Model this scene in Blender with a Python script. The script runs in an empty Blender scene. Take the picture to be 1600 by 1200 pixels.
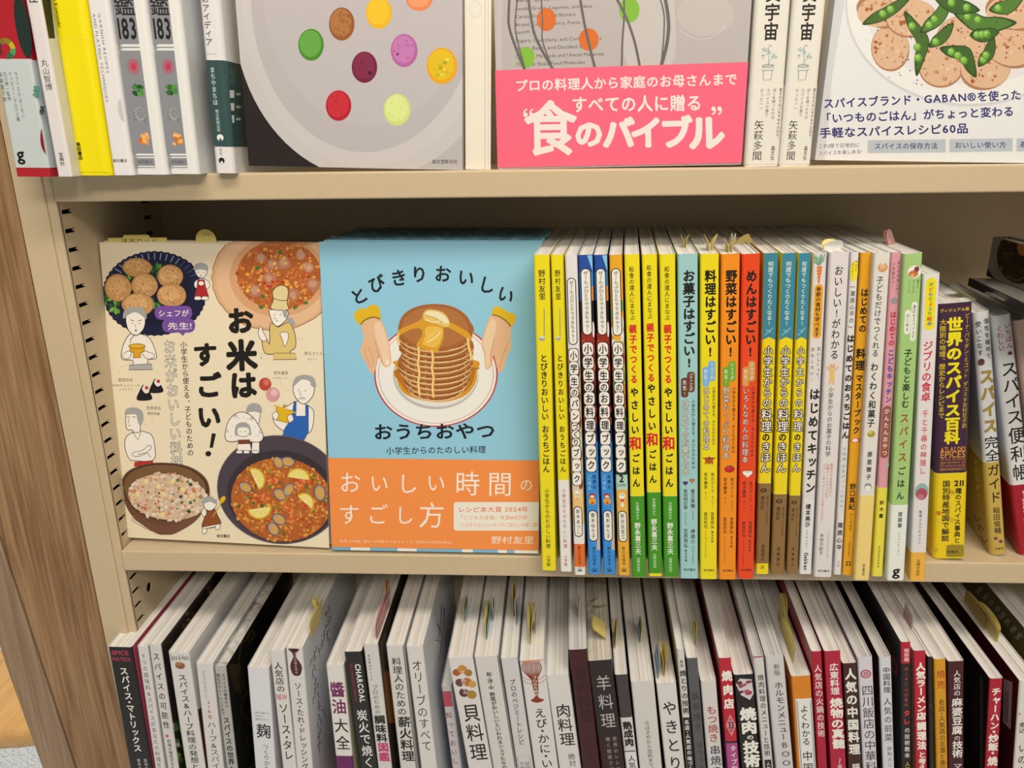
import bpy, math, random
import numpy as np
from mathutils import Matrix, Vector

S = bpy.context.scene
COL = S.collection

# ------------------------------------------------------------------ camera
FPX = 1200.0                       # focal length in pixels of the 1600x1200 frame
YAW, PIT, ROL = np.radians([-2.1, -17.6, -0.73])
CF = np.array([math.sin(YAW)*math.cos(PIT), math.cos(YAW)*math.cos(PIT), math.sin(PIT)])
CR = np.array([math.cos(YAW), -math.sin(YAW), 0.0])
CU = np.cross(CR, CF)
CR, CU = CR*math.cos(ROL)+CU*math.sin(ROL), -CR*math.sin(ROL)+CU*math.cos(ROL)
CP = np.array([0.0, -0.58, 0.0])
cam = bpy.data.cameras.new('camera')
cam.sensor_fit = 'HORIZONTAL'
cam.sensor_width = 36.0
cam.lens = 36.0*FPX/1600.0
cam.clip_start = 0.01
camo = bpy.data.objects.new('camera', cam)
COL.objects.link(camo)
camo.matrix_world = Matrix(((CR[0], CU[0], -CF[0], CP[0]), (CR[1], CU[1], -CF[1], CP[1]),
                            (CR[2], CU[2], -CF[2], CP[2]), (0, 0, 0, 1)))
S.camera = camo

# ------------------------------------------------------------------ light
S.view_settings.view_transform = 'Standard'
S.view_settings.look = 'None'
S.view_settings.gamma = 1.0
S.view_settings.use_curve_mapping = False
S.view_settings.exposure = -0.12
WHITE = np.array([0.871, 0.765, 0.640])      # how white paper under the shop light reads, linear
wd = bpy.data.worlds.new('shop_light')
S.world = wd
wd.use_nodes = True
wd.node_tree.nodes['Background'].inputs[0].default_value = (1.0, 0.85, 0.66, 1)
wd.node_tree.nodes['Background'].inputs[1].default_value = 0.26


def area(name, loc, target, sx, sy, watts, color=(1.0, 0.85, 0.67)):
    l = bpy.data.lights.new(name, 'AREA')
    l.shape = 'RECTANGLE'
    l.size, l.size_y = sx, sy
    l.energy = watts
    l.color = color
    o = bpy.data.objects.new(name, l)
    COL.objects.link(o)
    o.location = loc
    o.rotation_euler = (Vector(target)-Vector(loc)).to_track_quat('-Z', 'Y').to_euler()
    return o


area('ceiling_lamp', (0.15, -0.85, 1.2), (0.05, 0.0, -0.3), 1.5, 0.28, 22)
area('aisle_lamp', (0.5, -2.1, 1.2), (0.05, 0.0, -0.3), 1.6, 0.3, 31)
area('far_fill_light', (-1.0, 0.8, 1.25), (-1.3, 0.9, -1.4), 1.2, 0.5, 36, (1.0, 0.93, 0.84))  # unseen fill light, added to brighten the carpet and the bench


# ------------------------------------------------------------------ projection helpers
def ray(px, py):
    return CF + CR*((px-800.0)/FPX) - CU*((py-600.0)/FPX)


def hit(px, py, P, N):
    d = ray(px, py)
    return CP + d*(np.dot(np.asarray(P)-CP, N)/np.dot(d, N))


def aty(px, py, y=0.0):
    return hit(px, py, (0, y, 0), np.array([0, 1.0, 0]))


def atz(px, py, z):
    return hit(px, py, (0, 0, z), np.array([0, 0, 1.0]))


# ------------------------------------------------------------------ materials
MATS = {}


def s2l(h):
    v = np.array([int(h[i:i+2], 16)/255.0 for i in (1, 3, 5)])
    return np.where(v <= 0.04045, v/12.92, ((v+0.055)/1.055)**2.4)


def nm(name):
    m = bpy.data.materials.new(name)
    m.use_nodes = True
    nt = m.node_tree
    return m, nt, nt.nodes['Principled BSDF']


def M(h, rough=0.36, raw=False):
    """printed or painted surface; h is the colour as it reads under the shop light"""
    k = (h, rough, raw)
    if k not in MATS:
        m, nt, b = nm('print_'+h[1:])
        lin = s2l(h)
        if not raw:
            lin = np.clip(lin*0.80/WHITE, 0.004, 0.86)
        b.inputs['Base Color'].default_value = (*lin, 1)
        b.inputs['Roughness'].default_value = rough
        b.inputs['Specular IOR Level'].default_value = 0.4
        MATS[k] = m
    return MATS[k]


def node(nt, kind, **kw):
    n = nt.nodes.new(kind)
    for k, v in kw.items():
        if k in n.inputs:
            n.inputs[k].default_value = v
        else:
            setattr(n, k, v)
    return n


def ramp_mat(name, scale, cols, rough=0.5, noise=8.0, detail=4.0, bump=0.0, coord='Object', dist=0.0):
    m, nt, b = nm(name)
    tc = node(nt, 'ShaderNodeTexCoord')
    mp = node(nt, 'ShaderNodeMapping')
    mp.inputs['Scale'].default_value = scale
    nz = node(nt, 'ShaderNodeTexNoise')
    nz.inputs['Scale'].default_value = noise
    nz.inputs['Detail'].default_value = detail
    nz.inputs['Distortion'].default_value = dist
    rp = node(nt, 'ShaderNodeValToRGB')
    els = rp.color_ramp.elements
    while len(els) < len(cols):
        els.new(0.5)
    for e, (p, c) in zip(els, cols):
        e.position = p
        lin = np.clip(s2l(c)*0.80/WHITE, 0, 0.88)
        e.color = (*lin, 1)
    L = nt.links.new
    L(tc.outputs[coord], mp.inputs[0])
    L(mp.outputs[0], nz.inputs['Vector'])
    L(nz.outputs[0], rp.inputs[0])
    L(rp.outputs[0], b.inputs['Base Color'])
    b.inputs['Roughness'].default_value = rough
    if bump:
        bp = node(nt, 'ShaderNodeBump')
        bp.inputs['Strength'].default_value = bump
        bp.inputs['Distance'].default_value = 0.001
        L(nz.outputs[0], bp.inputs['Height'])
        L(bp.outputs[0], b.inputs['Normal'])
    return m


PAGES = ramp_mat('page_edges', (900, 1.5, 2), [(0.30, '#d6cabb'), (0.5, '#efe3d4'), (0.7, '#f4e9db')], 0.7, 1.0, 3)
PAGES_GREY = ramp_mat('coated_page_edges', (900, 1.5, 2), [(0.30, '#b5aaa0'), (0.5, '#d6ccc2'), (0.7, '#e4dad0')], 0.6, 1.0, 3)
PAGES_CREAM = ramp_mat('cream_page_edges', (900, 1.5, 2), [(0.30, '#b8a890'), (0.5, '#dccfb8'), (0.7, '#e9dcc6')], 0.7, 1.0, 3)
STEEL = ramp_mat('cream_painted_steel', (1, 1, 1), [(0.3, '#cdb28b'), (0.7, '#d0b68f')], 0.42, 240, 2, 0.015)
WOOD = ramp_mat('walnut_laminate', (46, 46, 1.6), [(0.28, '#744f2c'), (0.5, '#97704a'), (0.72, '#ae875c')], 0.5, 5.0, 6, 0.05, 'Object', 0.7)
WOOD_PALE = ramp_mat('pale_walnut_laminate', (46, 46, 1.6), [(0.28, '#86684d'), (0.5, '#9a7b5e'), (0.72, '#a98a6b')], 0.5, 5.0, 6, 0.05, 'Object', 0.7)
BEECH = ramp_mat('lacquered_beech', (30, 2, 30), [(0.3, '#d39a58'), (0.6, '#e0aa68')], 0.3, 3.0, 4)
CARPET = ramp_mat('speckled_carpet', (1, 1, 1), [(0.38, '#b4bace'), (0.48, '#e4e6ee'), (0.6, '#ffffff')], 0.9, 160, 3, 0.6)


def film_material():
    m, nt, b = nm('clear_film')
    for n in list(nt.nodes):
        if n.type != 'OUTPUT_MATERIAL':
            nt.nodes.remove(n)
    out = [n for n in nt.nodes if n.type == 'OUTPUT_MATERIAL'][0]
    tr = node(nt, 'ShaderNodeBsdfTransparent')
    tr.inputs[0].default_value = (0.985, 0.985, 0.98, 1)
    gl = node(nt, 'ShaderNodeBsdfGlossy')
    gl.inputs['Roughness'].default_value = 0.18
    lw = node(nt, 'ShaderNodeLayerWeight')
    lw.inputs[0].default_value = 0.12
    mx = node(nt, 'ShaderNodeMixShader')
    nt.links.new(lw.outputs['Fresnel'], mx.inputs[0])
    nt.links.new(tr.outputs[0], mx.inputs[1])
    nt.links.new(gl.outputs[0], mx.inputs[2])
    nt.links.new(mx.outputs[0], out.inputs[0])
    return m


FILM = film_material()


# ------------------------------------------------------------------ mesh helpers
class MB:
    def __init__(s):
        s.v, s.f, s.m, s.mats = [], [], [], []

    def mi(s, mat):
        if mat not in s.mats:
            s.mats.append(mat)
        return s.mats.index(mat)

    def add(s, verts, faces, mat):
        o = len(s.v)
        k = s.mi(mat)
        s.v.extend([tuple(map(float, p)) for p in verts])
        for f in faces:
            s.f.append([i+o for i in f])
            s.m.append(k)

    def box(s, lo, hi, mat, bev=0.0):
        x0, y0, z0 = lo
        x1, y1, z1 = hi
        if bev <= 0:
            vs = [(x0, y0, z0), (x1, y0, z0), (x1, y1, z0), (x0, y1, z0), (x0, y0, z1), (x1, y0, z1), (x1, y1, z1), (x0, y1, z1)]
            s.add(vs, [(3, 2, 1, 0), (4, 5, 6, 7), (0, 1, 5, 4), (1, 2, 6, 5), (2, 3, 7, 6), (3, 0, 4, 7)], mat)
            return
        import bmesh
        bm = bmesh.new()
        bmesh.ops.create_cube(bm, size=1.0)
        for v in bm.verts:
            v.co = Vector(((x0+x1)/2+v.co.x*(x1-x0), (y0+y1)/2+v.co.y*(y1-y0), (z0+z1)/2+v.co.z*(z1-z0)))
        bmesh.ops.bevel(bm, geom=bm.edges[:], offset=bev, segments=3, affect='EDGES', profile=0.5)
        bm.verts.index_update()
        s.add([v.co[:] for v in bm.verts], [[v.index for v in f.verts] for f in bm.faces], mat)
        bm.free()

    def prism(s, poly, ax, a, b, mat):
        """extrude a closed 2D outline along axis ax from a to b"""
        n = len(poly)
        def p3(p, t):
            q = list(p)
            q.insert(ax, t)
            return q
        vs = [p3(p, a) for p in poly]+[p3(p, b) for p in poly]
        fs = [list(range(n))[::-1], list(range(n, 2*n))]+[(i, (i+1) % n, n+(i+1) % n, n+i) for i in range(n)]
        s.add(vs, fs, mat)

    def build(s, name, parent=None, smooth=False):
        me = bpy.data.meshes.new(name)
        me.from_pydata(s.v, [], s.f)
        for m in s.mats:
            me.materials.append(m)
        me.polygons.foreach_set('material_index', s.m)
        if smooth:
            me.polygons.foreach_set('use_smooth', [True]*len(s.f))
        me.update()
        o = bpy.data.objects.new(name, me)
        COL.objects.link(o)
        if parent:
            o.parent = parent
        return o


def tag(o, label=None, cat=None, group=None, kind=None):
    if label:
        o['label'] = label
    if cat:
        o['category'] = cat
    if group:
        o['group'] = group
    if kind:
        o['kind'] = kind
    return o


def empty(name, mw):
    o = bpy.data.objects.new(name, None)
    o.empty_display_size = 0.01
    COL.objects.link(o)
    o.matrix_world = mw
    return o


# ------------------------------------------------------------------ lettering
GL = {}
_fc = bpy.data.curves.new('lettering_source', 'FONT')
_fc.size = 1.0
_fo = bpy.data.objects.new('lettering_source', _fc)
COL.objects.link(_fo)
BOLD = {0: 0.0, 1: 0.012, 2: 0.024, 3: 0.038, 4: 0.05, 5: 0.07, 6: 0.095}


def glyph(ch, b):
    if b and (ch, b) not in GL:                    # a heavier face: the strokes spread outwards
        vs, fs, _ = glyph(ch, 0)
        n, r = (4, BOLD[b]) if b < 2 else (8, BOLD[b])
        V, F = [], []
        for i in range(n if len(vs) else 0):
            t_ = 2*math.pi*(i+0.5)/n
            o = len(vs)*i
            V.append(vs+np.array([r*math.cos(t_), r*math.sin(t_)]))
            F += [[q+o for q in f] for f in fs]
        GL[(ch, b)] = (np.concatenate(V) if V else vs, F, [i for i in range(n) for _q in range(len(vs))])
    if (ch, b) not in GL:
        _fc.body = ch
        _fc.resolution_u = 2
        me = bpy.data.meshes.new_from_object(_fo.evaluated_get(bpy.context.evaluated_depsgraph_get()))
        vs = np.array([v.co[:2] for v in me.vertices]) if len(me.vertices) else np.zeros((0, 2))
        fs = [list(p.vertices) for p in me.polygons]
        bpy.data.meshes.remove(me)
        GL[(ch, b)] = (vs, fs, None)
    return GL[(ch, b)]


def latw(c, b=0):
    if ord(c) > 0x2e80:
        return 1.0
    if c == ' ':
        return 0.3
    vs = glyph(c, 0)[0]
    return (vs[:, 0].max()-vs[:, 0].min()+0.10+0.03*b) if len(vs) else 0.5


VROT = set('ー〜～()「」『』[]…-・:／') - set('・')
SMALL = set('っゃゅょッャュョァィゥェォぁ')


def clip_poly(pts, quad):
    """clip a polygon to a convex quad (both in pixels)"""
    out = [np.array(p, float) for p in pts]
    q = [np.array(p, float) for p in quad]
    ar = sum(q[i][0]*q[(i+1) % 4][1]-q[(i+1) % 4][0]*q[i][1] for i in range(4))
    if ar < 0:
        q = q[::-1]
    for i in range(4):
        a, b = q[i], q[(i+1) % 4]
        e = b-a
        inp, out = out, []
        for j in range(len(inp)):
            p, r = inp[j], inp[(j+1) % len(inp)]
            dp = e[0]*(p[1]-a[1])-e[1]*(p[0]-a[0])
            dr = e[0]*(r[1]-a[1])-e[1]*(r[0]-a[0])
            if dp >= 0:
                out.append(p)
            if (dp >= 0) != (dr >= 0):
                out.append(p+(r-p)*(dp/(dp-dr)))
        if not out:
            return []
    return out


def smooth(pts, k=4, closed=True):
    p = [np.array(q, float) for q in pts]
    n = len(p)
    out = []
    for i in range(n if closed else n-1):
        if closed:
            a, b, c, d = p[i-1], p[i], p[(i+1) % n], p[(i+2) % n]
        else:
            a, b, c, d = p[max(i-1, 0)], p[i], p[i+1], p[min(i+2, n-1)]
        for j in range(k):
            t = j/k
            out.append(0.5*((2*b)+(c-a)*t+(2*a-5*b+4*c-d)*t*t+(3*b-a-3*c+d)*t**3))
    if not closed:
        out.append(p[-1])
    return out


LAYER = 2.5e-6                                       # ink layers lie this far apart


class Canvas:
    """prints flat shapes and lettering on one plane of a thing's own mesh"""

    def __init__(s, mb, root, P, N, clip=None, uvmap=None):
        s.mb, s.P, s.N = mb, np.array(P, float), np.array(N, float)
        s.inv = np.array(root.matrix_world.inverted())
        s.k, s.clip, s.uvmap = 0, clip, uvmap
        s.bb, s.top, s.n = np.zeros((64, 4)), np.zeros(64), 0

    def put(s, pts2, faces, col, uv=False, lay=None):
        if not len(pts2):
            return
        p_ = np.asarray(pts2, float)
        x0, y0, x1, y1 = p_[:, 0].min(), p_[:, 1].min(), p_[:, 0].max(), p_[:, 1].max()
        n = s.n
        k = 0                                           # one layer above whatever is already printed here
        if n:
            q = s.bb[:n]
            m = (q[:, 0] < x1) & (q[:, 2] > x0) & (q[:, 1] < y1) & (q[:, 3] > y0)
            if m.any():
                k = s.top[:n][m].max()
        if n == len(s.top):
            s.bb, s.top = np.concatenate([s.bb, np.zeros_like(s.bb)]), np.concatenate([s.top, np.zeros_like(s.top)])
        s.bb[n] = (x0, y0, x1, y1)
        s.top[n] = k+1+(max(lay) if lay else 0)
        s.n += 1
        off = 4e-5+(k+1)*LAYER
        mat = M(col) if isinstance(col, str) else col
        out = []
        for i, p in enumerate(pts2):
            w = s.uvmap(p[0], p[1]) if uv else hit(p[0], p[1], s.P, s.N)
            w = w+s.N*(off+(lay[i]*LAYER if lay else 0.0))
            out.append((s.inv @ np.array([w[0], w[1], w[2], 1]))[:3])
        s.mb.add(out, faces, mat)

    def poly(s, pts, col, uv=False):
        if s.clip is not None and not uv:
            pts = clip_poly(pts, s.clip)
        if len(pts) >= 3:
            s.put(pts, [list(range(len(pts)))], col, uv)

    def ell(s, x, y, rx, ry, col, rot=0, n=20, uv=False, a0=0, a1=360):
        c, d = math.cos(math.radians(rot)), math.sin(math.radians(rot))
        full = (a1-a0) >= 360
        pts = []
        for i in range(n if full else n+1):
            a = math.radians(a0+(a1-a0)*i/n)
            u, v = rx*math.cos(a), ry*math.sin(a)
            pts.append((x+u*c-v*d, y+u*d+v*c))
        s.poly(pts, col, uv)

    def rr(s, x0, y0, x1, y1, r, col, uv=False):
        pts = []
        for cx, cy, a in ((x1-r, y1-r, 0), (x0+r, y1-r, 90), (x0+r, y0+r, 180), (x1-r, y0+r, 270)):
            for i in range(5):
                t = math.radians(a+i*22.5)
                pts.append((cx+r*math.cos(t), cy+r*math.sin(t)))
        s.poly(pts, col, uv)

    def rect(s, x0, y0, x1, y1, col, uv=False):
        s.poly([(x0, y0), (x1, y0), (x1, y1), (x0, y1)], col, uv)

    def line(s, pts, w, col, closed=False, uv=False, w1=None):
        p = [np.array(q, float) for q in pts]
        n = len(p)
        if n < 2:
            return
        L, R = [], []
        for i in range(n):
            if closed:
                t = p[(i+1) % n]-p[i-1]
            else:
                t = p[min(i+1, n-1)]-p[max(i-1, 0)]
            t = t/(np.linalg.norm(t)+1e-12)
            nn = np.array([-t[1], t[0]])
            ww = w if w1 is None else w+(w1-w)*i/(n-1)
            L.append(p[i]+nn*ww/2)
            R.append(p[i]-nn*ww/2)
        m = n if closed else n-1
        if s.clip is not None and not uv:
            for i in range(m):
                j = (i+1) % n
                s.poly([L[i], L[j], R[j], R[i]], col)
                s.k -= 1
            s.k += 1
            return
        s.put(L+R, [(i, (i+1) % n, n+(i+1) % n, n+i) for i in range(m)], col, uv)

    def outl(s, pts, fill, col='#3a302c', w=1.0, closed=True, sm=True, uv=False):
        q = smooth(pts, 4, True) if sm else pts
        if fill:
            s.poly(q, fill, uv)
        s.line(q, w, col, closed, uv)

    def blob(s, x, y, r, col, rng, n=9, j=0.3, uv=False, sq=1.0):
        a0 = rng.random()*6.28
        s.poly([(x+r*(1+rng.uniform(-j, j))*math.cos(a0+6.283*i/n), y+sq*r*(1+rng.uniform(-j, j))*math.sin(a0+6.283*i/n)) for i in range(n)], col, uv)

    def scatter(s, cx, cy, rx, ry, n, pal, r0, r1, seed, uv=False, rot=0):
        rng = random.Random(seed)
        cr, sr = math.cos(math.radians(rot)), math.sin(math.radians(rot))
        k0, lay = s.k, 40
        for i in range(n):
            s.k = k0+(i*lay)//n
            a, q = rng.random()*6.283, math.sqrt(rng.random())
            u, v = rx*q*math.cos(a), ry*q*math.sin(a)
            s.blob(cx+u*cr-v*sr, cy+u*sr+v*cr, rng.uniform(r0, r1), rng.choice(pal), rng, 7, 0.35, uv)
        s.k = k0+lay+1

    # ---- lettering
    def ch(s, c, x, y, w, h, col, b=0, ang=0.0, uv=False, shear=0.0, em=True):
        vs, fs, lay = glyph(c, b)
        if not len(vs):
            return
        if em and ord(c) > 0x2e80:
            cx, cy, k = 0.5, 0.38, 1.0
        else:
            cx, cy, k = (vs[:, 0].min()+vs[:, 0].max())/2, 0.36, 1.0
        ca, sa = math.cos(math.radians(ang)), math.sin(math.radians(ang))
        pts = []
        for u, v in vs:
            a, d = (u-cx)*w*k, -(v-cy)*h*k
            a += shear*d
            pts.append((x+a*ca-d*sa, y+a*sa+d*ca))
        s.put(pts, fs, col, uv, lay)

    def h(s, text, x0, y0, x1, y1, size, col, b=0, squeeze=None):
        """a line of writing whose baseline middle runs from (x0,y0) to (x1,y1)"""
        wt = [latw(c, b) for c in text]
        tot = sum(wt)
        L = math.hypot(x1-x0, y1-y0)
        ang = math.degrees(math.atan2(y1-y0, x1-x0))
        unit = L/tot
        t = 0
        k0 = s.k
        for c, q in zip(text, wt):
            m = (t+q/2)/tot
            if c != ' ':
                w = unit*0.97 if squeeze is None else squeeze
                if ord(c) < 0x2e80:
                    w = min(unit, size*1.3)
                s.ch(c, x0+(x1-x0)*m, y0+(y1-y0)*m, w, size, col, b, ang)
                s.k = k0
            t += q
        s.k = k0+10

    def v(s, text, x0, y0, x1, y1, w, col, b=0, uv=False, edge=None, eb=3, tight=1.0):
        """a column of vertical writing from (x0,y0) down to (x1,y1)"""
        n = sum(0.5 if c in ' ・' else 1.0 for c in text)
        dx, dy = (x1-x0)/n, (y1-y0)/n
        pitch = math.hypot(dx, dy)
        hgt = min(pitch*0.98*tight, w*1.25)
        wid = min(w, hgt*1.35)
        ang = math.degrees(math.atan2(-dx, dy))
        for cc, bb in (([(edge, eb)] if edge else [])+[(col, b)]):
            k0 = s.k
            t = 0.0
            for c in text:
                q = 0.5 if c in ' ・' else 1.0
                m = t+q/2
                t += q
                if c == ' ':
                    continue
                x, y, a, ww, hh = x0+dx*m, y0+dy*m, ang, wid, hgt
                if c in VROT:
                    a, ww, hh = ang+90, hgt, wid
                elif c in '、。':
                    x, y = x+ww*0.55, y-hh*0.5
                elif c in SMALL:
                    x, y = x+ww*0.08, y-hh*0.08
                s.ch(c, x, y, ww, hh, cc, bb, a, uv)
                s.k = k0
            s.k = k0+10

    def rot(s, text, x0, y0, x1, y1, size, col, b=0, uv=False):
        """latin writing turned to read downwards"""
        wt = [latw(c, b) for c in text]
        tot = sum(wt)
        dx, dy = x1-x0, y1-y0
        ang = math.degrees(math.atan2(dy, dx))
        unit = math.hypot(dx, dy)/tot
        t = 0
        k0 = s.k
        for c, q in zip(text, wt):
            m = (t+q/2)/tot
            t += q
            if c != ' ':
                s.ch(c, x0+dx*m, y0+dy*m, min(unit, size*1.5), size, col, b, ang, uv)
                s.k = k0
        s.k = k0+10

# ------------------------------------------------------------------ the bookcase
Z_UP, Z_LOW = -0.0205, -0.674            # tops of the upper and the lower board
BOARD = 0.0195
X0, X1, YB = -0.364, 0.54, 0.165         # inner faces of the case


def z_mid(x):
    return -0.3381-0.0086*(x+0.078)


def build_case():
    root = empty('bookcase', Matrix.Translation((0.08, 0.08, -1.45)))
    tag(root, 'cream steel bookcase with slotted uprights and three boards full of books', 'bookcase')
    inv = root.matrix_world.inverted()

    def part(mb, name):
        o = mb.build(name, root)
        o.matrix_parent_inverse = inv
        return o
    # side panel with real slots: a sheet with holes in front of a dark-painted backing sheet
    for side in (0, 1):
        mb = MB()
        sx = 1 if side == 0 else -1
        xi = X0 if side == 0 else X1                    # face of the sheet towards the books
        zt, zb = 0.42, -1.40
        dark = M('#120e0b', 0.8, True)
        if side == 0:
            mb.box((xi-0.029, 0.0, zb), (xi-0.0068, 0.0125, zt), STEEL, 0.0012)     # front post
            mb.box((xi-0.029, 0.0125, zb), (xi-0.028, YB+0.002, zt), STEEL)
            mb.box((xi-0.006, 0.0125, zb), (xi-0.005, YB, zt), dark)  # near-black backing: the shade inside the hollow, put into its colour
            cols = [(0.0072, 0.0210), (0.1312, 0.1465)]
            circ = (0.0348, -0.3935, 0.0046)
            ys = [0.0045, cols[0][0], cols[0][1], circ[0]-0.007, circ[0]+0.007, cols[1][0], cols[1][1], YB]
            zs0 = -0.0482
            pitch = 0.01455
            for i in range(len(ys)-1):
                a, b = ys[i], ys[i+1]
                if i in (1, 5):
                    z = zt
                    k0 = int(math.floor((zs0-zt)/pitch))
                    for k in range(k0, 70):
                        zc = zs0-k*pitch-(0.0 if i == 1 else 0.0015)
                        if zc > zt-0.004:
                            continue
                        if zc < -0.85:
                            break
                        mb.box((xi-0.0012, a, zc+0.0017), (xi, b, z), STEEL)
                        # the tab pressed out at the back of each slot
                        mb.prism([(b, zc-0.0017), (b, zc+0.0017), (b-0.0035, zc+0.0004)], 0, xi-0.0012, xi, STEEL)
                        z = zc-0.0017
                    mb.box((xi-0.0012, a, zb), (xi, b, z), STEEL)
                elif i == 3:
                    cz, r = circ[1], circ[2]
                    mb.box((xi-0.0012, a, cz+0.007), (xi, b, zt), STEEL)
                    mb.box((xi-0.0012, a, zb), (xi, b, cz-0.007), STEEL)
                    n = 24
                    inn = [(circ[0]+r*math.cos(6.2832*j/n), cz+r*math.sin(6.2832*j/n)) for j in range(n)]
                    ou = []
                    for j in range(n):
                        c, s_ = math.cos(6.2832*j/n), math.sin(6.2832*j/n)
                        q = 0.007/max(abs(c), abs(s_))
                        ou.append((circ[0]+q*c, cz+q*s_))
                    vs = [(xi, y, z) for y, z in inn+ou]+[(xi-0.0012, y, z) for y, z in inn]
                    fs = [(j, (j+1) % n, n+(j+1) % n, n+j) for j in range(n)]+[(j, (j+1) % n, 2*n+(j+1) % n, 2*n+j) for j in range(n)]
                    mb.add(vs, fs, STEEL)
                else:
                    mb.box((xi-0.0012, a, zb), (xi, b, zt), STEEL)
            mb.box((xi-0.0075, 0.0022, zb), (xi, 0.0066, zt), STEEL, 0.0012)    # rolled lip behind the post
        else:
            mb.box((xi, 0.0, zb), (xi+0.029, YB, zt), STEEL, 0.0015)
        part(mb, 'side_panel')
    mb = MB()
    mb.box((X0-0.02, YB+0.0005, -1.40), (X1+0.02, YB+0.006, 0.42), STEEL)
    part(mb, 'back_panel')

    def board(zl, zr):
        mb = MB()
        n0 = len(mb.v)
        mb.box((X0+0.0006, 0.0, -BOARD), (X1-0.0006, YB-0.0005, 0.0), STEEL, 0.0014)
        mb.v = [(x, y, z+zl+(zr-zl)*(x-X0)/(X1-X0)) for x, y, z in mb.v]
        return part(mb, 'shelf_board')
    board(Z_UP, Z_UP)
    board(z_mid(X0), z_mid(X1))
    board(Z_LOW, Z_LOW)
    mb = MB()
    mb.box((X0, 0.004, -1.40), (X1, YB, -1.36), STEEL, 0.001)
    part(mb, 'plinth')
    # wood end panels beside the steel post
    mb = MB()
    mb.prism([(-0.3945, 0.42), (-0.3935, -1.40), (-0.392, -1.40), (-0.4010, -1.40), (-0.4461, -0.5840), (-0.4676, -0.3232), (-0.4860, -0.10), (-0.515, 0.42)][::-1], 1, 0.0015, YB, WOOD)
    o = part(mb, 'wood_end_panel')
    mb = MB()
    mb.prism([(-0.5165, 0.42), (-0.4873, -0.10), (-0.4688, -0.3232), (-0.4475, -0.5840), (-0.4030, -1.40), (-0.43, -1.40), (-0.4791, -0.5860), (-0.4911, -0.4554), (-0.50, -0.30), (-0.545, 0.42)], 1, 0.0005, YB, WOOD_PALE)
    o = part(mb, 'wood_trim')
    o['label'] = 'paler narrow wooden strip'


build_case()

# the room around the case
fl = MB()
fl.box((-3.5, -3.2, -1.5), (3.0, 3.4, -1.45), CARPET)
tag(fl.build('floor'), kind='structure')
cl = MB()
cl.box((-3.5, -3.2, 1.3), (3.0, 3.4, 1.35), M('#e8dccb', 0.8))
tag(cl.build('ceiling'), kind='structure')
wl = MB()
wl.box((-3.5, 3.3, -1.45), (3.0, 3.4, 1.3), M('#d8c9b2', 0.8))
tag(wl.build('wall_back'), kind='structure')


INK = '#1f1a17'
# ------------------------------------------------------------------ books
def arc_profile(t, d, r, o=0.0, n=5):
    """outer cross-section of a cover: back-left, round the spine, back-right"""
    r = min(r, t*0.45)
    pts = [(-o, d), (-o, r)]
    tags = ['L', 'S']
    rr = r+o
    for i in range(1, n+1):
        a = math.pi-i*(math.pi/2)/n
        pts.append((r+rr*math.cos(a), r-rr*math.sin(a)))
        tags.append('S')
    for i in range(0, n+1):
        a = math.pi/2-i*(math.pi/2)/n
        pts.append((t-r+rr*math.cos(a), r-rr*math.sin(a)))
        if i < n:
            tags.append('S')
    tags.append('R')
    pts.append((t+o, d))
    return pts, tags[:len(pts)-1]


def cover_shell(mb, t, d, r, segs, lc=None, rc=None, c=0.0005, o=0.0, inner='#e8e2da'):
    """segs: (z0, z1, colour) from bottom to top; lc / rc colour the two boards"""
    P, tg = arc_profile(t, d, r, o)
    Q, _ = arc_profile(t, d, r, o-c)
    n = len(P)
    for z0, z1, colr in segs:
        for i in range(n-1):
            col = {'L': lc or colr, 'R': rc or colr, 'S': colr}[tg[i]]
            mb.add([(P[i][0], P[i][1], z0), (P[i+1][0], P[i+1][1], z0), (P[i+1][0], P[i+1][1], z1), (P[i][0], P[i][1], z1)], [(0, 1, 2, 3)], M(col) if isinstance(col, str) else col)
    za, zb = segs[0][0], segs[-1][1]
    im = M(inner)
    for i in range(n-1):
        mb.add([(Q[i][0], Q[i][1], za), (Q[i+1][0], Q[i+1][1], za), (Q[i+1][0], Q[i+1][1], zb), (Q[i][0], Q[i][1], zb)], [(3, 2, 1, 0)], im)
        for z in (za, zb):
            mb.add([(P[i][0], P[i][1], z), (P[i+1][0], P[i+1][1], z), (Q[i+1][0], Q[i+1][1], z), (Q[i][0], Q[i][1], z)], [(0, 1, 2, 3)], im)
    for k in (0, n-1):
        mb.add([(P[k][0], P[k][1], za), (Q[k][0], Q[k][1], za), (Q[k][0], Q[k][1], zb), (P[k][0], P[k][1], zb)], [(0, 1, 2, 3)], im)


def page_block(root, t, d, h, c, seed, mat, r=0.001):
    rng = random.Random(seed)
    mb = MB()
    n = max(4, int(t/0.0016))
    x = c+0.00015
    w = (t-2*c-0.0003)/n
    for i in range(n):
        top = h-0.0006-rng.random()*0.0007
        e = min(x-c, t-c-x-w)
        y0 = c+0.0004+max(0.0, (r-e))*0.8
        mb.box((x, y0, 0.0008), (x+w, d-0.0012-rng.random()*0.0006, top), mat)
        x += w
    return mb.build('page_block', root)


class Book:
    pass


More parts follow.
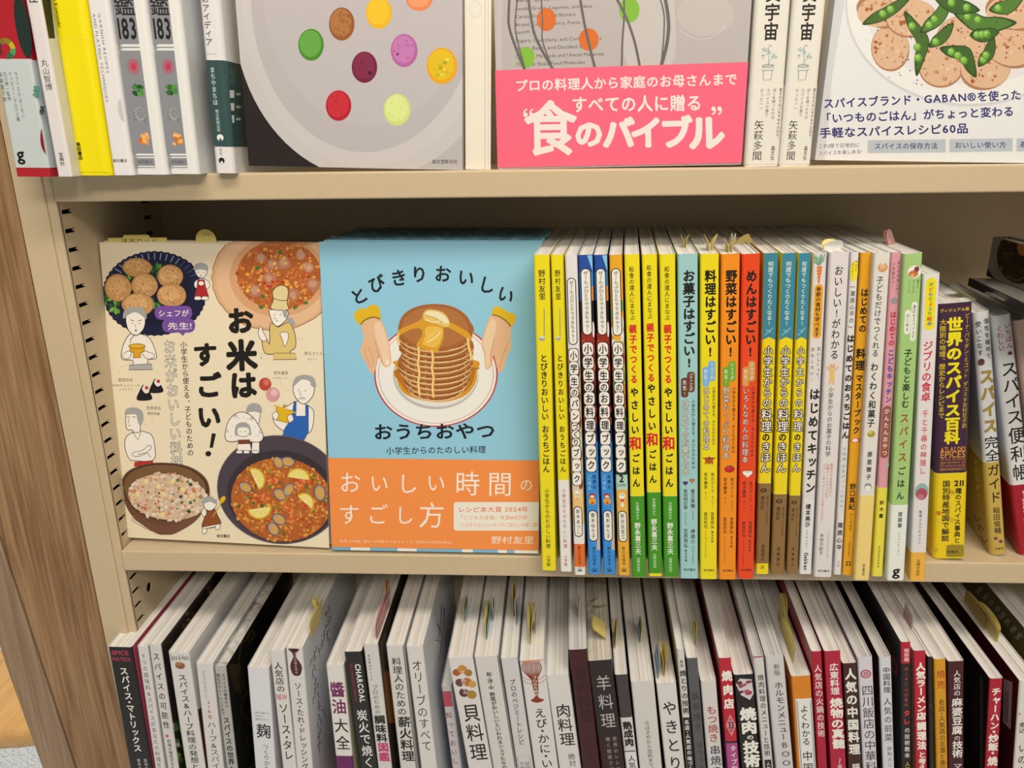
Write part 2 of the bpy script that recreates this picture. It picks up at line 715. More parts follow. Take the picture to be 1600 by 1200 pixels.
def book(TL, TR, BL, BR, zs, ys=None, h=None, yaw=6.3, d=0.186, r=0.0018, segs=None, lc=None, rc=None, paper=PAGES,
         label='', group=None, name='cookbook', cat='book', seed=None, lift=0.0, shrink=0.0007):
    """build one book whose spine has these four corners in the photograph, standing on a board of height zs"""
    zf = zs if callable(zs) else (lambda x: zs)
    if ys is None:
        zz = zf(0)
        for _ in range(4):
            p = atz((BL[0]+BR[0])/2, (BL[1]+BR[1])/2, zz)
            zz = zf(p[0])
        ys = p[1]
    a = math.radians(yaw)
    D = np.array([math.sin(a), math.cos(a), 0])
    X = np.array([math.cos(a), -math.sin(a), 0])
    P0 = aty(BL[0], BL[1], ys)
    w = [hit(p[0], p[1], P0, D) for p in (TL, TR, BL, BR)]
    q = [np.array([np.dot(p-P0, X), p[2]]) for p in w]            # in-plane coordinates
    u1, u2 = q[0]-q[2], q[1]-q[3]
    up = u1/np.linalg.norm(u1)+u2/np.linalg.norm(u2)
    up /= np.linalg.norm(up)
    rt = np.array([up[1], -up[0]])
    t = (np.dot(q[1]-q[0], rt)+np.dot(q[3]-q[2], rt))/2-shrink
    cen = sum(q)/4
    th = math.atan2(up[0], up[1])
    base = cen-rt*t/2
    zb = zf((P0+X*base[0])[0])+max(0.0, t*math.sin(th))+lift
    O2 = base+up*((zb-base[1])/up[1])
    hh = np.dot((q[0]+q[1])/2-O2, up)
    if h:
        hh = h
    O = P0+X*O2[0]
    O[2] = O2[1]
    U = X*up[0]+np.array([0, 0, up[1]])
    XR = X*rt[0]+np.array([0, 0, rt[1]])
    mw = Matrix(((XR[0], D[0], U[0], O[0]), (XR[1], D[1], U[1], O[1]), (XR[2], D[2], U[2], O[2]), (0, 0, 0, 1)))
    d = min(d, (YB-0.0015-max(O[1], O[1]+XR[1]*t)-max(0.0, U[1]*hh))/D[1])
    root = empty(name, mw)
    tag(root, label, cat, group)
    b = Book()
    b.root, b.t, b.h, b.d, b.O, b.X, b.U, b.D = root, t, hh, d, O, XR, U, D
    b.TL, b.TR, b.BL, b.BR = TL, TR, BL, BR
    b.r = min(r, t*0.45)
    b.pts = dict(TL=w[0])

    def vy(y):                                                     # photograph row -> metres below the spine's top
        f = (y-(TL[1]+TR[1])/2)/((BL[1]+BR[1])/2-(TL[1]+TR[1])/2)
        xc = (TL[0]+TR[0])/2*(1-f)+(BL[0]+BR[0])/2*f
        pw = hit(xc, y, O, D)
        return hh-np.dot(pw-O, U)
    b.vy = vy
    sg = []
    segs = segs or [(None, '#ece4dc')]
    top = hh
    for y, colr in segs:                                           # (row where the colour ends, colour), downwards
        z = 0.0 if y is None else max(0.0, hh-vy(y))
        sg.append((z, top, colr))
        top = z
    mb = MB()
    cover_shell(mb, t, d, b.r, sg[::-1], lc, rc)
    b.mb = mb
    b.sp = Canvas(mb, root, O, -D, None, lambda u, v: O+XR*u+U*(hh-v))
    b.seed = seed if seed is not None else int(TL[0]*7+TL[1])
    b.paper = paper
    return b


def done(b, cover=True):
    b.mb.build('cover', b.root)
    page_block(b.root, b.t, b.d, b.h, 0.0005, b.seed, b.paper, b.r)
    return b


def tcol(b, text, y0, y1, u=0.5, w=0.7, col='#1c1714', bd=1, edge=None, eb=4, tight=1.0):
    c = b.band if getattr(b, 'band', None) is not None and b.band_y-2 <= y0 < b.band_y1 else b.sp
    c.v(text, u*b.t, b.vy(y0), u*b.t, b.vy(y1), w*b.t, col, bd, True, edge, eb, tight)


def trow(b, text, y, u0=0.1, u1=0.9, col='#1c1714', bd=1, size=None):
    lat = 1.0 if ord(text[0]) > 0x2e80 else 1.65
    c = b.band if getattr(b, 'band', None) is not None and b.band_y-2 <= y < b.band_y1 else b.sp
    n = len(text)
    s = size or (u1-u0)*b.t/n
    if lat > 1:
        wt = [latw(q, bd) for q in text]
        un, x = (u1-u0)*b.t/sum(wt), u0*b.t
        for q, w_ in zip(text, wt):
            if q != ' ':
                c.ch(q, x+un*w_/2, b.vy(y), un, s*1.35, col, bd, 0, True)
            x += un*w_
        return
    k0 = c.k
    for i, q in enumerate(text):
        c.k = k0
        c.ch(q, (u0+(u1-u0)*(i+0.5)/n)*b.t, b.vy(y), (u1-u0)*b.t/n*lat, s*(1.25 if lat > 1 else 1), col, bd, 0, True)
    c.k = k0+10


def trot(b, text, y0, y1, u=0.5, size=0.5, col='#1c1714', bd=1):
    c = b.band if getattr(b, 'band', None) is not None and b.band_y-2 <= y0 < b.band_y1 else b.sp
    c.rot(text, u*b.t, b.vy(y0), u*b.t, b.vy(y1), size*b.t, col, bd, True)


def band(b, y0, y1, col, lc=None, rc=None, label=None):
    """a loose paper band round the lower part of a book, a part of its own"""
    z1, z0 = b.h-b.vy(y0), max(0.0003, b.h-b.vy(y1)) if y1 else 0.0003
    mb = MB()
    cover_shell(mb, b.t, b.d-0.004, b.r, [(z0, z1, col)], lc, rc, 0.00015, 0.00022)
    b.bmb = mb
    b.band_y, b.band_y1 = y0, y1 or 9999
    O, XR, U, D, hh = b.O, b.X, b.U, b.D, b.h
    b.band = Canvas(mb, b.root, O-D*0.00022, -D, None, lambda u, v: O-D*0.00022+XR*u+U*(hh-v))
    b.band_label = label
    return b.band


def done_band(b):
    o = b.bmb.build('paper_band', b.root)
    if b.band_label:
        o['label'] = b.band_label


def pix(p):
    p = np.asarray(p)-CP
    z = np.dot(p, CF)
    return (800+FPX*np.dot(p, CR)/z, 600-FPX*np.dot(p, CU)/z)


def board_quad(b, x):
    return [pix(b.O+b.X*x+b.D*y+b.U*z) for y, z in ((b.r, 0.0), (b.d, 0.0), (b.d, b.h), (b.r, b.h))]


def rside(b, clip=None):
    """canvas on the right-hand board"""
    return Canvas(b.mb, b.root, b.O+b.X*b.t, b.X, board_quad(b, b.t))


def lside(b, clip=None):
    return Canvas(b.mb, b.root, b.O, -b.X, board_quad(b, 0.0))


def sprect(b, u0, y0, u1, y1, col, c=None):
    (c or b.sp).rect(u0*b.t, b.vy(y0), u1*b.t, b.vy(y1), col, True)


def sppill(b, u0, y0, u1, y1, col, r=None):
    v0, v1 = b.vy(y0), b.vy(y1)
    w = (u1-u0)*b.t
    b.sp.rr(u0*b.t, v0, u1*b.t, v1, min(r or w*0.48, (v1-v0)*0.49), col, True)


def spell(b, u, y, ru, col, ry=None, c=None, rot=0):
    (c or b.sp).ell(u*b.t, b.vy(y), ru*b.t, (ry or ru*b.t) if ry is None else ry*b.t, col, rot, 18, True)

# ================================================================== spines on the upper board
def up(TL, TR, BL, BR, ys, segs, label, yaw=0.0, **k):
    return book(TL, TR, BL, BR, Z_UP, ys, h=k.pop('h', 0.26), yaw=yaw, segs=segs, label=label, group='spines at the left of the upper board' if TL[0] < 600 else 'cream spines with a potted plant', **k)


b = up((-20, 10), (31, 10), (21, 272), (81.5, 272), -0.033, [(92, '#b3202c'), (261, '#c9ccc4'), (None, '#b3202c')], 'red book with a pale grey-green jacket, at the left end of the upper board', yaw=0.5, h=0.235, lc='#b3202c', rc='#b3202c')
t = b.t
SX, SR = 0.36, 0.27
for k, colr in enumerate(('#8a7f1c', '#c8b428', '#4a9a5c', '#2a6a4a', '#b3202c', '#702a2a', '#5a2a4a', '#8a6a2c')):
    a0_, a1_ = math.radians(k*45-90), math.radians(k*45-45)
    cx_, cy_ = SX*t, b.vy(76)
    b.sp.poly([(cx_, cy_)]+[(cx_+SR*t*math.cos(a0_+(a1_-a0_)*q/4), cy_+SR*t*math.sin(a0_+(a1_-a0_)*q/4)) for q in range(5)], colr, True)
spell(b, SX, 76, 0.13, '#b3202c')
tcol(b, 'グ', 8, 34, 0.22, 0.34, '#e8dcd4', 1)
spell(b, 0.94, 42, 0.2, '#20302a', 0.8)
q = band(b, 93, 262, '#c9ccc4', '#c9ccc4', '#c9ccc4', 'pale grey-green half jacket')
for u, tx, y0, y1 in ((0.52, 'ラファエル・オーモン', 112, 184), (0.36, 'ティエリー・マルクス著', 112, 190), (0.21, '石川伸一監修', 112, 158), (0.08, '飯塚直子訳', 112, 160)):
    tcol(b, tx, y0, y1, u, 0.11, '#3a3a3c', 0)
q.ch('g', 0.24*t, b.vy(240), 0.5*t, 0.5*t, '#1c1a1a', 2, 0, True)
rs = Canvas(b.bmb, b.root, b.O-b.D*0.00022, -b.D, [pix(b.O+b.X*x+b.U*z) for x, z in ((0, 0.0125), (t*0.985, 0.0125), (t*0.985, b.h), (0, b.h))])
rs.ell(80, 212, 17, 32, '#8a1c24', 4, 26)
rs.ell(82, 210, 12, 24, '#a83a34', 4, 22)
rs.ch('理', 57, 143, 11, 20, '#4a8a70', 2, 6)
rs.ch('基', 66, 172, 9, 14, '#22282a', 2, 6)
done_band(b)
done(b)
b = up((40, 5), (64, 5), (88, 272), (113, 272), -0.031, [(None, '#e6dad0')], 'pale narrow spine with a dark photo on its side, beside the red book', rc='#e0d6cc', h=0.25)
tcol(b, '丸山智博', 92, 142, 0.52, 0.5, INK, 0)
tcol(b, '宝島社', 238, 259, 0.5, 0.36, INK, 1)
tcol(b, '任', -12, 5, 0.5, 0.7, '#4a443e', 2)
rside(b).poly([(63, -10), (78, -10), (86, 60), (74, 60)], '#2a2a20')
done(b)
b = up((78, 5), (131, 5), (117, 273), (176, 273), -0.022, [(None, '#f5dd08')], 'thick bright yellow rounded spine at the left of the upper board', r=0.006, h=0.262, rc='#f2da0a')
b.sp.rot('Ryoko Kawasaki', 0.18*b.t, b.vy(-25), 0.2*b.t, b.vy(42), 0.15*b.t, '#5a5210', 0, True)
tcol(b, '柴田書店', 222, 250, 0.19, 0.13, INK, 2)
b.sp.rect(0.02*b.t, b.vy(60.5), 0.98*b.t, b.vy(61), '#fbe84a', True)
b.sp.rect(0.02*b.t, b.vy(269), 0.98*b.t, b.vy(269.6), '#b89c10', True)
done(b)
b = up((133, 5), (172, 5), (176.5, 270), (207, 270), -0.021, [(None, '#ece2da')], 'white spine with small latin capitals, right of the bright yellow one', r=0.003, h=0.25)
t = b.t
trot(b, 'GARNISH RECIPES', 20, 115, 0.5, 0.17, '#57504c', 0)
trot(b, 'AND PLATING TECHNIQUES', 20, 160, 0.26, 0.17, '#57504c', 0)
trow(b, '柴田書店', 251, 0.12, 0.8, '#3a3432', 1)
b.sp.ell(0.92*t, b.vy(172), 0.2*t, 0.5*t, '#cfc8c2', 0, 16, True, 90, 270)
done(b)
for i, (x0, x1, xa, xb, lab) in enumerate(((173, 229, 211, 261, 'white book with a grey number panel and vegetables, left of two'), (229.5, 282, 264, 310, 'white book with a grey number panel and vegetables, right of two'))):
    b = up((x0, 5), (x1, 5), (xa, 270), (xb, 270), -0.018+0.003*i, [(None, '#ece4da')], lab, r=0.004, h=0.258)
    t, c = b.t, b.sp
    g = '#8e8c8c'
    u0, u1 = 0.04, 0.66
    for y0, y1 in ((-60, 69), (73, 75), (79, 240), (243, 245), (247, 259), (261, 262.5)):
        sprect(b, u0, y0, u1, y1, g)
    tcol(b, '鑑', -8, 26, 0.36, 0.62, '#2a2628', 1)
    trow(b, '183', 44, 0.06, 0.64, '#221e20', 2, 0.0135)
    cx, cy = 0.4*t, b.vy(104)
    for k in range(26):
        a = k*0.2417
        c.line([(cx, cy), (cx+0.2*t*math.cos(a), cy+0.23*t*math.sin(a))], 0.00035, '#d8405c' if k % 2 else '#c42a48', uv=True)
    c.ell(cx, cy, 0.06*t, 0.07*t, '#cf3452', 0, 14, True)
    rng = random.Random(6+i)
    for k in range(16):
        c.blob(0.42*t+rng.uniform(-.13, .13)*t, b.vy(142+rng.uniform(-8, 8)), 0.07*t, rng.choice(['#356a2c', '#4a8a3a', '#274f24', '#5d9a48']), rng, 8, 0.3, True)
    for k in range(3):
        c.line(smooth([(0.2*t, b.vy(178+k*5)), (0.4*t, b.vy(168+k*8)), (0.56*t, b.vy(184+k*4))], 5, False), 0.0004, '#5a5652', uv=True)
    c.ell(0.4*t, b.vy(178), 0.16*t, 0.2*t, '#a5a19c', 0, 14, True)
    c.ell(0.42*t, b.vy(177), 0.13*t, 0.15*t, g, 0, 14, True)
    for k in range(14):
        c.blob(0.42*t+rng.uniform(-.12, .12)*t, b.vy(217+rng.uniform(-7, 8)), 0.065*t, rng.choice(['#e8822c', '#f0a04c', '#d8701c', '#f4b870']), rng, 8, 0.3, True)
    trow(b, '柴田書店', 253, 0.12, 0.58, '#5a585a', 1)
    done(b)
b = up((309, 5), (345, 5), (336, 268), (366, 268), -0.008, [(None, '#e8ded4')], 'white spine with a dark green paper band, left of the plate cover', r=0.004, yaw=0, h=0.255, rc='#e6dcd2')
tcol(b, 'のアイディア', -8, 72, 0.32, 0.34, '#3a3430', 1)
b.sp.rect(0.14*b.t, b.vy(84), 0.6*b.t, b.vy(84.6), '#8a8078', True)
q = band(b, 94, 229, '#35504c', '#35504c', '#35504c', 'dark green paper band')
tcol(b, 'まちやまちほ', 104, 165, 0.36, 0.26, '#dfe4dc', 0)
tcol(b, '朝日新聞出版', 171, 206, 0.4, 0.17, '#cfd6cf', 0)
q.ell(0.44*b.t, b.vy(215), 0.17*b.t, 0.16*b.t, '#ece6dc', 0, 16, True)
q.ell(0.44*b.t, b.vy(219), 0.06*b.t, 0.09*b.t, '#35504c', 0, 12, True)
rs = Canvas(b.bmb, b.root, b.O+b.X*(b.t+0.00022), b.X, board_quad(b, b.t))
for y in (147, 167, 186):
    rs.rect(358, y-6, 366, y+6, '#e4dccc')
    rs.rect(369, y-2, 376, y+2, '#b8c0b8')
for y in (113, 127):
    rs.ch('記', 363, y, 9, 10, '#6a807a', 0)
done_band(b)
tcol(b, '出社', 231, 243, 0.4, 0.16, INK, 0)
spell(b, 0.4, 251, 0.15, INK, 0.15)
spell(b, 0.4, 254, 0.06, '#e8ded4', 0.08)
done(b)
for i, (x0, x1, xa, xb, lab) in enumerate(((1179.5, 1236.5, 1163, 1217.5, 'cream spine with a line-drawn potted plant, left of two, beside the pink band'), (1237.2, 1293, 1218, 1266, 'cream spine with a line-drawn potted plant, right of two'))):
    b = up((x0, 0), (x1, 0), (xa, 257), (xb, 256.5), 0.006, [(None, '#eadfcc')], lab, r=0.003, h=0.21, yaw=2)
    t, c = b.t, b.sp
    tcol(b, '宇', 4, 34, 0.5, 0.44, '#2a2220', 2)
    tcol(b, '宙', 34, 64, 0.5, 0.44, '#2a2220', 2)
    tcol(b, '異', -26, 4, 0.5, 0.44, '#2a2220', 2)
    G = '#7a9c98'
    x = 0.48*t
    c.line(smooth([(x, b.vy(104)), (x+0.02*t, b.vy(92)), (x-0.02*t, b.vy(72))], 5, False), 0.0004, G, uv=True)
    c.line([(x+0.01*t, b.vy(98)), (x+0.18*t, b.vy(88))], 0.0003, G, uv=True)
    rng = random.Random(12)
    for k in range(15):
        u, y = (rng.uniform(-.17, .13), rng.uniform(70, 90)) if k < 11 else (rng.uniform(.1, .22), rng.uniform(85, 92))
        c.ell(x+u*t, b.vy(y), 0.045*t, 0.03*t, G, rng.uniform(0, 180), 10, True)
        c.ell(x+u*t, b.vy(y), 0.03*t, 0.018*t, '#dfe0d2', rng.uniform(0, 180), 10, True)
    PT = '#4a6460'
    c.line([(x-0.15*t, b.vy(103)), (x+0.17*t, b.vy(103)), (x+0.17*t, b.vy(110)), (x-0.15*t, b.vy(110))], 0.00035, PT, True, True)
    c.line([(x-0.13*t, b.vy(110)), (x-0.1*t, b.vy(125)), (x+0.11*t, b.vy(125)), (x+0.14*t, b.vy(110))], 0.00035, PT, False, True)
    c.line([(x+0.16*t*math.cos(a), b.vy(103)+0.05*t*math.sin(a)) for a in np.linspace(0, 6.28, 16)], 0.0003, PT, True, True)
    band(b, 132.5, 256.5, '#ebe0ce', '#ebe0ce', '#ebe0ce', 'cream paper band')
    for u, tx, y1 in ((0.9, '答えのでないモヤモヤの日々、', 220), (0.72, 'ぼくを救ったのは、', 192), (0.54, 'スパイスの香り', 183), (0.36, 'だった――', 172)):
        tcol(b, tx, 138, y1, u, 0.11, '#4a423c', 0)
    tcol(b, '矢萩多聞', 187, 251, 0.34, 0.3, INK, 0)
    tcol(b, '晶文社', 228, 251, 0.8, 0.12, INK, 1)
    done_band(b)
    done(b)

# ================================================================== middle row of spines
MID = z_mid


def mid(xtl, xtr, yt, xbl, xbr, yb, segs, label, group=None, **k):
    return book((xtl, yt), (xtr, yt), (xbl, yb), (xbr, yb), MID, segs=segs, label=label, group=group, **k)


YEL, RED = '#f3dc1e', '#d8252a'
GY = 'yellow cookbooks of one title'
for i, (g, lab, segs) in enumerate(((((832, 859.5, 398), (846.6, 868.5, 891)), 'all-yellow spine with a ladle, first spine right of the blue cover', [(None, YEL)]),
                                    (((860.2, 880.5, 398), (874.5, 894.5, 893)), 'yellow spine with a ladle and a white foot with pink lettering', [(750, YEL), (None, '#efe6e0')]))):
    (a0, a1, ay), (b0, b1, by) = g
    b = mid(a0, a1, ay, b0, b1, by, segs, lab, GY)
    foot = INK if i == 0 else '#b5485c'
    tcol(b, '野村友里', 421, 469, 0.5, 0.46)
    b.sp.line([(0.56*b.t, b.vy(485)), (0.60*b.t, b.vy(483)), (0.60*b.t, b.vy(487)), (0.56*b.t, b.vy(525))], 0.0006, '#8d8a84', uv=True)
    spell(b, 0.42, 529, 0.2, '#a9a6a0', 0.16)
    spell(b, 0.42, 527, 0.17, '#dcdad2', 0.07)
    tcol(b, 'とびきりおいしい', 553, 657, 0.5, 0.5, bd=2)
    tcol(b, 'おうちごはん', 664, 739, 0.5, 0.5, bd=2)
    tcol(b, '小学生からのたのしい料理', 763, 857, 0.5, 0.34, foot, 1)
    tcol(b, '小学館', 867, 885, 0.5, 0.3, foot, 1)
    done(b)


def pill_text(b, y0, y1, text, u0=0.1, u1=0.86, w=0.36):
    sppill(b, u0, y0, u1, y1, '#241d1a')
    e = 0.07
    sppill(b, u0+e, y0+1.4, u1-e, y1-1.4, '#f5efe8')
    tcol(b, text, y0+4, y1-4, (u0+u1)/2, w, INK, 1)


def circle_title(b, items, y0, y1):
    """items: (character, relative size); each stands in a white disc with a black rim"""
    tot = sum(s for _, s in items)
    y = y0
    for c, s in items:
        hgt = (y1-y0)*s/tot
        yc = y+hgt/2
        ru = 0.44*(0.72+0.28*s)
        v0, v1 = b.vy(yc-hgt*0.55), b.vy(yc+hgt*0.55)
        for q, colr in ((0.0, '#1d1815'), (0.055, '#f7f2ec')):
            m = q*b.t
            b.sp.rr((0.48-ru)*b.t+m, v0+m, (0.48+ru)*b.t-m, v1-m, 0.28*b.t, colr, True)
        tcol(b, c, yc-hgt*0.46, yc+hgt*0.46, 0.48, 0.62*(0.7+0.3*s), INK, 2)
        y += hgt


def house(b, y, col='#1d1815'):
    c, t, v = b.sp, b.t, b.vy(y)
    q = 0.2*t
    c.line([(0.5*t-q, v+q*0.8), (0.5*t+q, v+q*0.8), (0.5*t+q, v-q*0.1), (0.5*t, v-q*0.9), (0.5*t-q, v-q*0.1)], 0.0005, col, True, True)
    c.rect(0.5*t-q*0.45, v, 0.5*t+q*0.45, v+q*0.7, col, True)


GP = 'picture cookbooks with round-letter titles'
b = mid(882, 902, 398, 896.8, 915.6, 898, [(590, '#ebe0d8'), (680, '#d9b98f'), (770, '#e3c9a5'), (820, '#f0c27a'), (850, '#efe3d8'), (886, '#e8702a'), (None, '#ece6e0')],
        'slim white spine with round letter badges and orange foot, left of the blue pair', GP)
for y, colr in ((560, '#c98f5a'), (600, '#a85f2f'), (640, '#e6c08c'), (690, '#b0713a'), (735, '#d49a55')):
    spell(b, 0.3, y, 0.3, colr, 0.9)
    spell(b, 0.8, y+20, 0.2, '#8d4a26', 0.6)
pill_text(b, 434, 539, 'ぜ～んぶひとりでできちゃう!')
circle_title(b, [('小', 1), ('学', 1), ('生', 1), ('の', .7), ('パ', 1), ('ン', 1), ('づ', .6), ('く', .6), ('り', .6), ('ブ', 1), ('ッ', 1), ('ク', 1)], 545, 758)
spell(b, 0.45, 774, 0.3, '#f4d8a0')
spell(b, 0.45, 770, 0.22, '#f8ecd4')
spell(b, 0.36, 773, 0.05, INK)
spell(b, 0.56, 773, 0.05, INK)
spell(b, 0.46, 779, 0.09, '#c8643a', 0.05)
pill_text(b, 791, 839, '鈴木あつこ')
tcol(b, '家の光協会', 853, 882, 0.5, 0.3, '#5a2a18')
house(b, 890)
done(b)
for i, (a0, a1, b0, b1, lab) in enumerate(((903.8, 925.6, 918, 940.6, 'left of two blue and red spines with round letter badges'),
                                           (927.2, 949, 941.8, 963, 'right of two blue and red spines with round letter badges'))):
    b = mid(a0, a1, 398, b0, b1, 897, [(425, '#2a4f9c'), (470, '#3f86bd'), (520, '#1d1a22'), (545, '#9c2f22'), (600, '#7a2a1e'), (655, '#3a1a18'), (690, '#1f2a5c'), (None, '#3b8ed0')], lab, GP)
    c = b.sp
    c.poly([(0.62*b.t, b.vy(399)), (0.98*b.t, b.vy(399)), (0.98*b.t, b.vy(425)), (0.8*b.t, b.vy(412))], '#8fc3e0', True)
    sprect(b, 0.86, 447, 0.99, 470, '#e08a2a')
    for y, colr in ((540, '#b8452c'), (565, '#cf6b3a'), (590, '#7c1f1a'), (615, '#2a1412'), (650, '#a83a26'), (675, '#22336e')):
        spell(b, 0.2, y, 0.18, colr, 0.5)
        spell(b, 0.85, y+8, 0.14, colr, 0.4)
    spell(b, 0.92, 515, 0.08, '#efe0d0', 0.6)
    spell(b, 0.9, 640, 0.1, '#b03030', 0.3)
    c.poly([(0.98*b.t, b.vy(770)), (0.98*b.t, b.vy(860)), (0.72*b.t, b.vy(858))], '#d8b48c', True)
    pill_text(b, 419, 524, 'ぜ～んぶひとりでできちゃう!')
    circle_title(b, [('小', 1), ('学', 1), ('生', 1), ('の', .72), ('お', 1), ('料', 1), ('理', 1), ('ブ', 1), ('ッ', 1), ('ク', 1)], 535, 737)
    tcol(b, '世界の', 741, 765, 0.68, 0.3, '#16243c', 2)
    tcol(b, 'ごはん', 742, 766, 0.3, 0.3, '#bcd8ee', 1)
    spell(b, 0.48, 783, 0.3, '#e2a13a', 0.32)
    spell(b, 0.48, 775, 0.26, '#b8202c', 0.24)
    spell(b, 0.48, 776, 0.17, '#f4d9b4', 0.13)
    spell(b, 0.48, 786, 0.1, '#c94a2a', 0.12)
    pill_text(b, 797, 846, '青木ゆり子')
    tcol(b, '家の光協会', 854, 883, 0.5, 0.3, '#16304e')
    house(b, 890, '#14304c')
    done(b)
b = mid(950.8, 973, 398, 965.8, 985, 899, [(530, '#f0a92c'), (600, '#d8c06a'), (640, '#c9862e'), (700, '#3a4a34'), (742, '#22382e'), (765, '#b8d4c0'), (800, '#e9b04a'), (None, '#f0ac34')],
        'orange-yellow spine with round letter badges and a black 2', GP)
for y, colr in ((478, '#5a9448'), (505, '#d8e0c8'), (525, '#e8e2d8'), (560, '#c0392b'), (590, '#6d8a3c'), (625, '#a83226'), (655, '#5c7a38'), (690, '#2a3a2a')):
    spell(b, 0.86, y, 0.13, colr, 0.5)
    spell(b, 0.12, y+12, 0.11, colr, 0.4)
pill_text(b, 419, 525, 'ぜ～んぶひとりでできちゃう!')
circle_title(b, [('小', 1), ('学', 1), ('生', 1), ('の', .72), ('お', 1), ('料', 1), ('理', 1), ('ブ', 1), ('ッ', 1), ('ク', 1)], 535, 738)
tcol(b, '2', 739, 756, 0.48, 0.75, INK, 3)
trow(b, 'SUPER', 758, 0.15, 0.85, INK, 1, 0.0022)
spell(b, 0.5, 775, 0.26, '#f6f0ea', 0.3)
spell(b, 0.42, 773, 0.05, INK)
spell(b, 0.58, 773, 0.05, INK)
sprect(b, 0.36, 780, 0.64, 783, '#c8322c')
spell(b, 0.5, 789, 0.14, '#f6f0ea', 0.22)
pill_text(b, 798, 847, '新谷友里江')
tcol(b, '家の光協会', 854, 883, 0.5, 0.3, '#3a2a10')
house(b, 890)
done(b)

GW = 'yellow and green spines of one title'
for (a0, a1, b0, b1, yb, cut, lab) in ((974.4, 1000, 987.5, 1009.5, 902, 775, 'yellow spine with green foot, first of three, beside the orange-yellow spine'),
                                       (1001.6, 1028, 1013.5, 1034.5, 900.3, 769, 'yellow and green spine with a yellow strip below the green, middle of three'),
                                       (1029.6, 1056, 1037, 1060, 901.5, 775, 'yellow spine with green foot, third of three, beside the pale teal spine')):
    b = mid(a0, a1, 397, b0, b1, yb, [(None, YEL)], lab, GW)
    k = cut-775
    tcol(b, '和食の達人にまなぶ', 416+k*.4, 501+k*.4, 0.45, 0.34)
    tcol(b, '親子でつくる', 506+k*.4, 600+k*.4, 0.46, 0.52, RED, 3)
    tcol(b, 'やさしい', 603+k, 681+k, 0.46, 0.58, INK, 3)
    tcol(b, '和', 681+k, 704+k, 0.46, 0.86, RED, 3)
    tcol(b, 'ごはん', 706+k, 764+k, 0.46, 0.56, INK, 3)
    band(b, cut, yb-0.5 if cut == 775 else 895.5, '#46941f', '#46941f', '#46941f', 'green paper band with white lettering')
    tcol(b, '日本橋ゆかり', 784+k, 812+k, 0.5, 0.26, '#d8e8c0', 1)
    tcol(b, '野永喜三夫', 816+k, 866+k, 0.48, 0.46, '#f2f4e4', 2)
    tcol(b, '世界文化社', 871+k, 893+k, 0.48, 0.26, '#d8e8c0', 1)
    done_band(b)
    done(b)


def bubble(b, y0, y1, col, t1, t2):
    spell(b, 0.62, y0+9, 0.2, col, 0.26)
    sppill(b, 0.44, y0, 0.84, y1-8, col, 0.15*b.t)
    sppill(b, 0.12, y0+9, 0.5, y1, col, 0.15*b.t)
    tcol(b, t1, y0+2, y1-10, 0.65, 0.2, '#f4efe6', 1)
    tcol(b, t2, y0+12, y1-2, 0.31, 0.22, '#f4efe6', 1)


GA = 'big-title cookbooks of one series'


def amazing(a0, a1, b0, b1, yb, base, title, y1, bub, t1, sub, suby, lab, names, ink='#1d1a18', edge='#6b5a48', subcol='#f4ecd8', dy=0):
    b = mid(a0, a1, 396.5, b0, b1, yb, [(None, base)], lab, GA)
    tcol(b, title, 421, y1, 0.55, 0.62, ink, 3)
    bubble(b, y1+5, y1+45, bub, t1, '先生!')
    tcol(b, '小学生から使える、子どものための', suby[0], suby[0]+(suby[1]-suby[0])*0.92, 0.76, 0.2, ink, 1)
    tcol(b, sub, suby[0], suby[1], 0.34, 0.38, subcol, 0, edge, 5)
    n = suby[1]+30
    for (u, ya, yb_, w, tx) in names:
        tcol(b, tx, ya, yb_, u, w, ink, 1)
    trow(b, '柴田書店', yb-14, 0.2, 0.86, ink, 1)
    return b


b = amazing(1057.6, 1091.6, 1062.6, 1091, 904, '#a3cbc3', 'お菓子はすごい!', 576, '#6d3d2c', 'パティシエが', 'はじめてのお菓子の本', (624, 743), 'pale teal spine with big black title and a brown speech bubble',
            [(0.72, 764, 794, .24, '菅又亮輔'), (0.72, 797, 812, .14, 'リョウラ'), (0.32, 764, 796, .24, '音羽明日香'), (0.32, 800, 822, .13, 'オトワレストラン'), (0.72, 826, 850, .24, '捧雄介'), (0.72, 852, 880, .13, 'パティスリーユウササゲ'), (0.32, 826, 856, .24, '笠原将弘'), (0.32, 858, 878, .14, '賛否両論')], edge='#7b6a5c')
for u, y, colr in ((0.32, 755, '#5c3a78'), (0.68, 751, '#d8773c')):
    q, t, v = 0.13*b.t, b.t, b.vy(y)
    b.sp.ell(u*t-q*0.5, v-q*0.3, q*0.62, q*0.6, '#2c2220', 0, 14, True)
    b.sp.ell(u*t+q*0.5, v-q*0.3, q*0.62, q*0.6, '#2c2220', 0, 14, True)
    b.sp.poly([(u*t-q*1.05, v), (u*t+q*1.05, v), (u*t, v+q*1.15)], '#2c2220', True)
    b.sp.ell(u*t-q*0.45, v-q*0.28, q*0.5, q*0.48, colr, 0, 14, True)
    b.sp.ell(u*t+q*0.45, v-q*0.28, q*0.5, q*0.48, colr, 0, 14, True)
    b.sp.poly([(u*t-q*0.85, v), (u*t+q*0.85, v), (u*t, v+q*0.9)], colr, True)
done(b)
NM = [(0.72, 738, 770, .2, '秋元さくら'), (0.72, 774, 794, .13, 'モルソー'), (0.32, 738, 764, .22, '宮木康彦'), (0.32, 768, 782, .13, 'モンド'), (0.72, 800, 826, .22, '笠原将弘'), (0.72, 829, 848, .14, '賛否両論'), (0.32, 800, 826, .22, '菰田欣也'), (0.32, 829, 872, .12, '4000チャイニーズレストラン')]


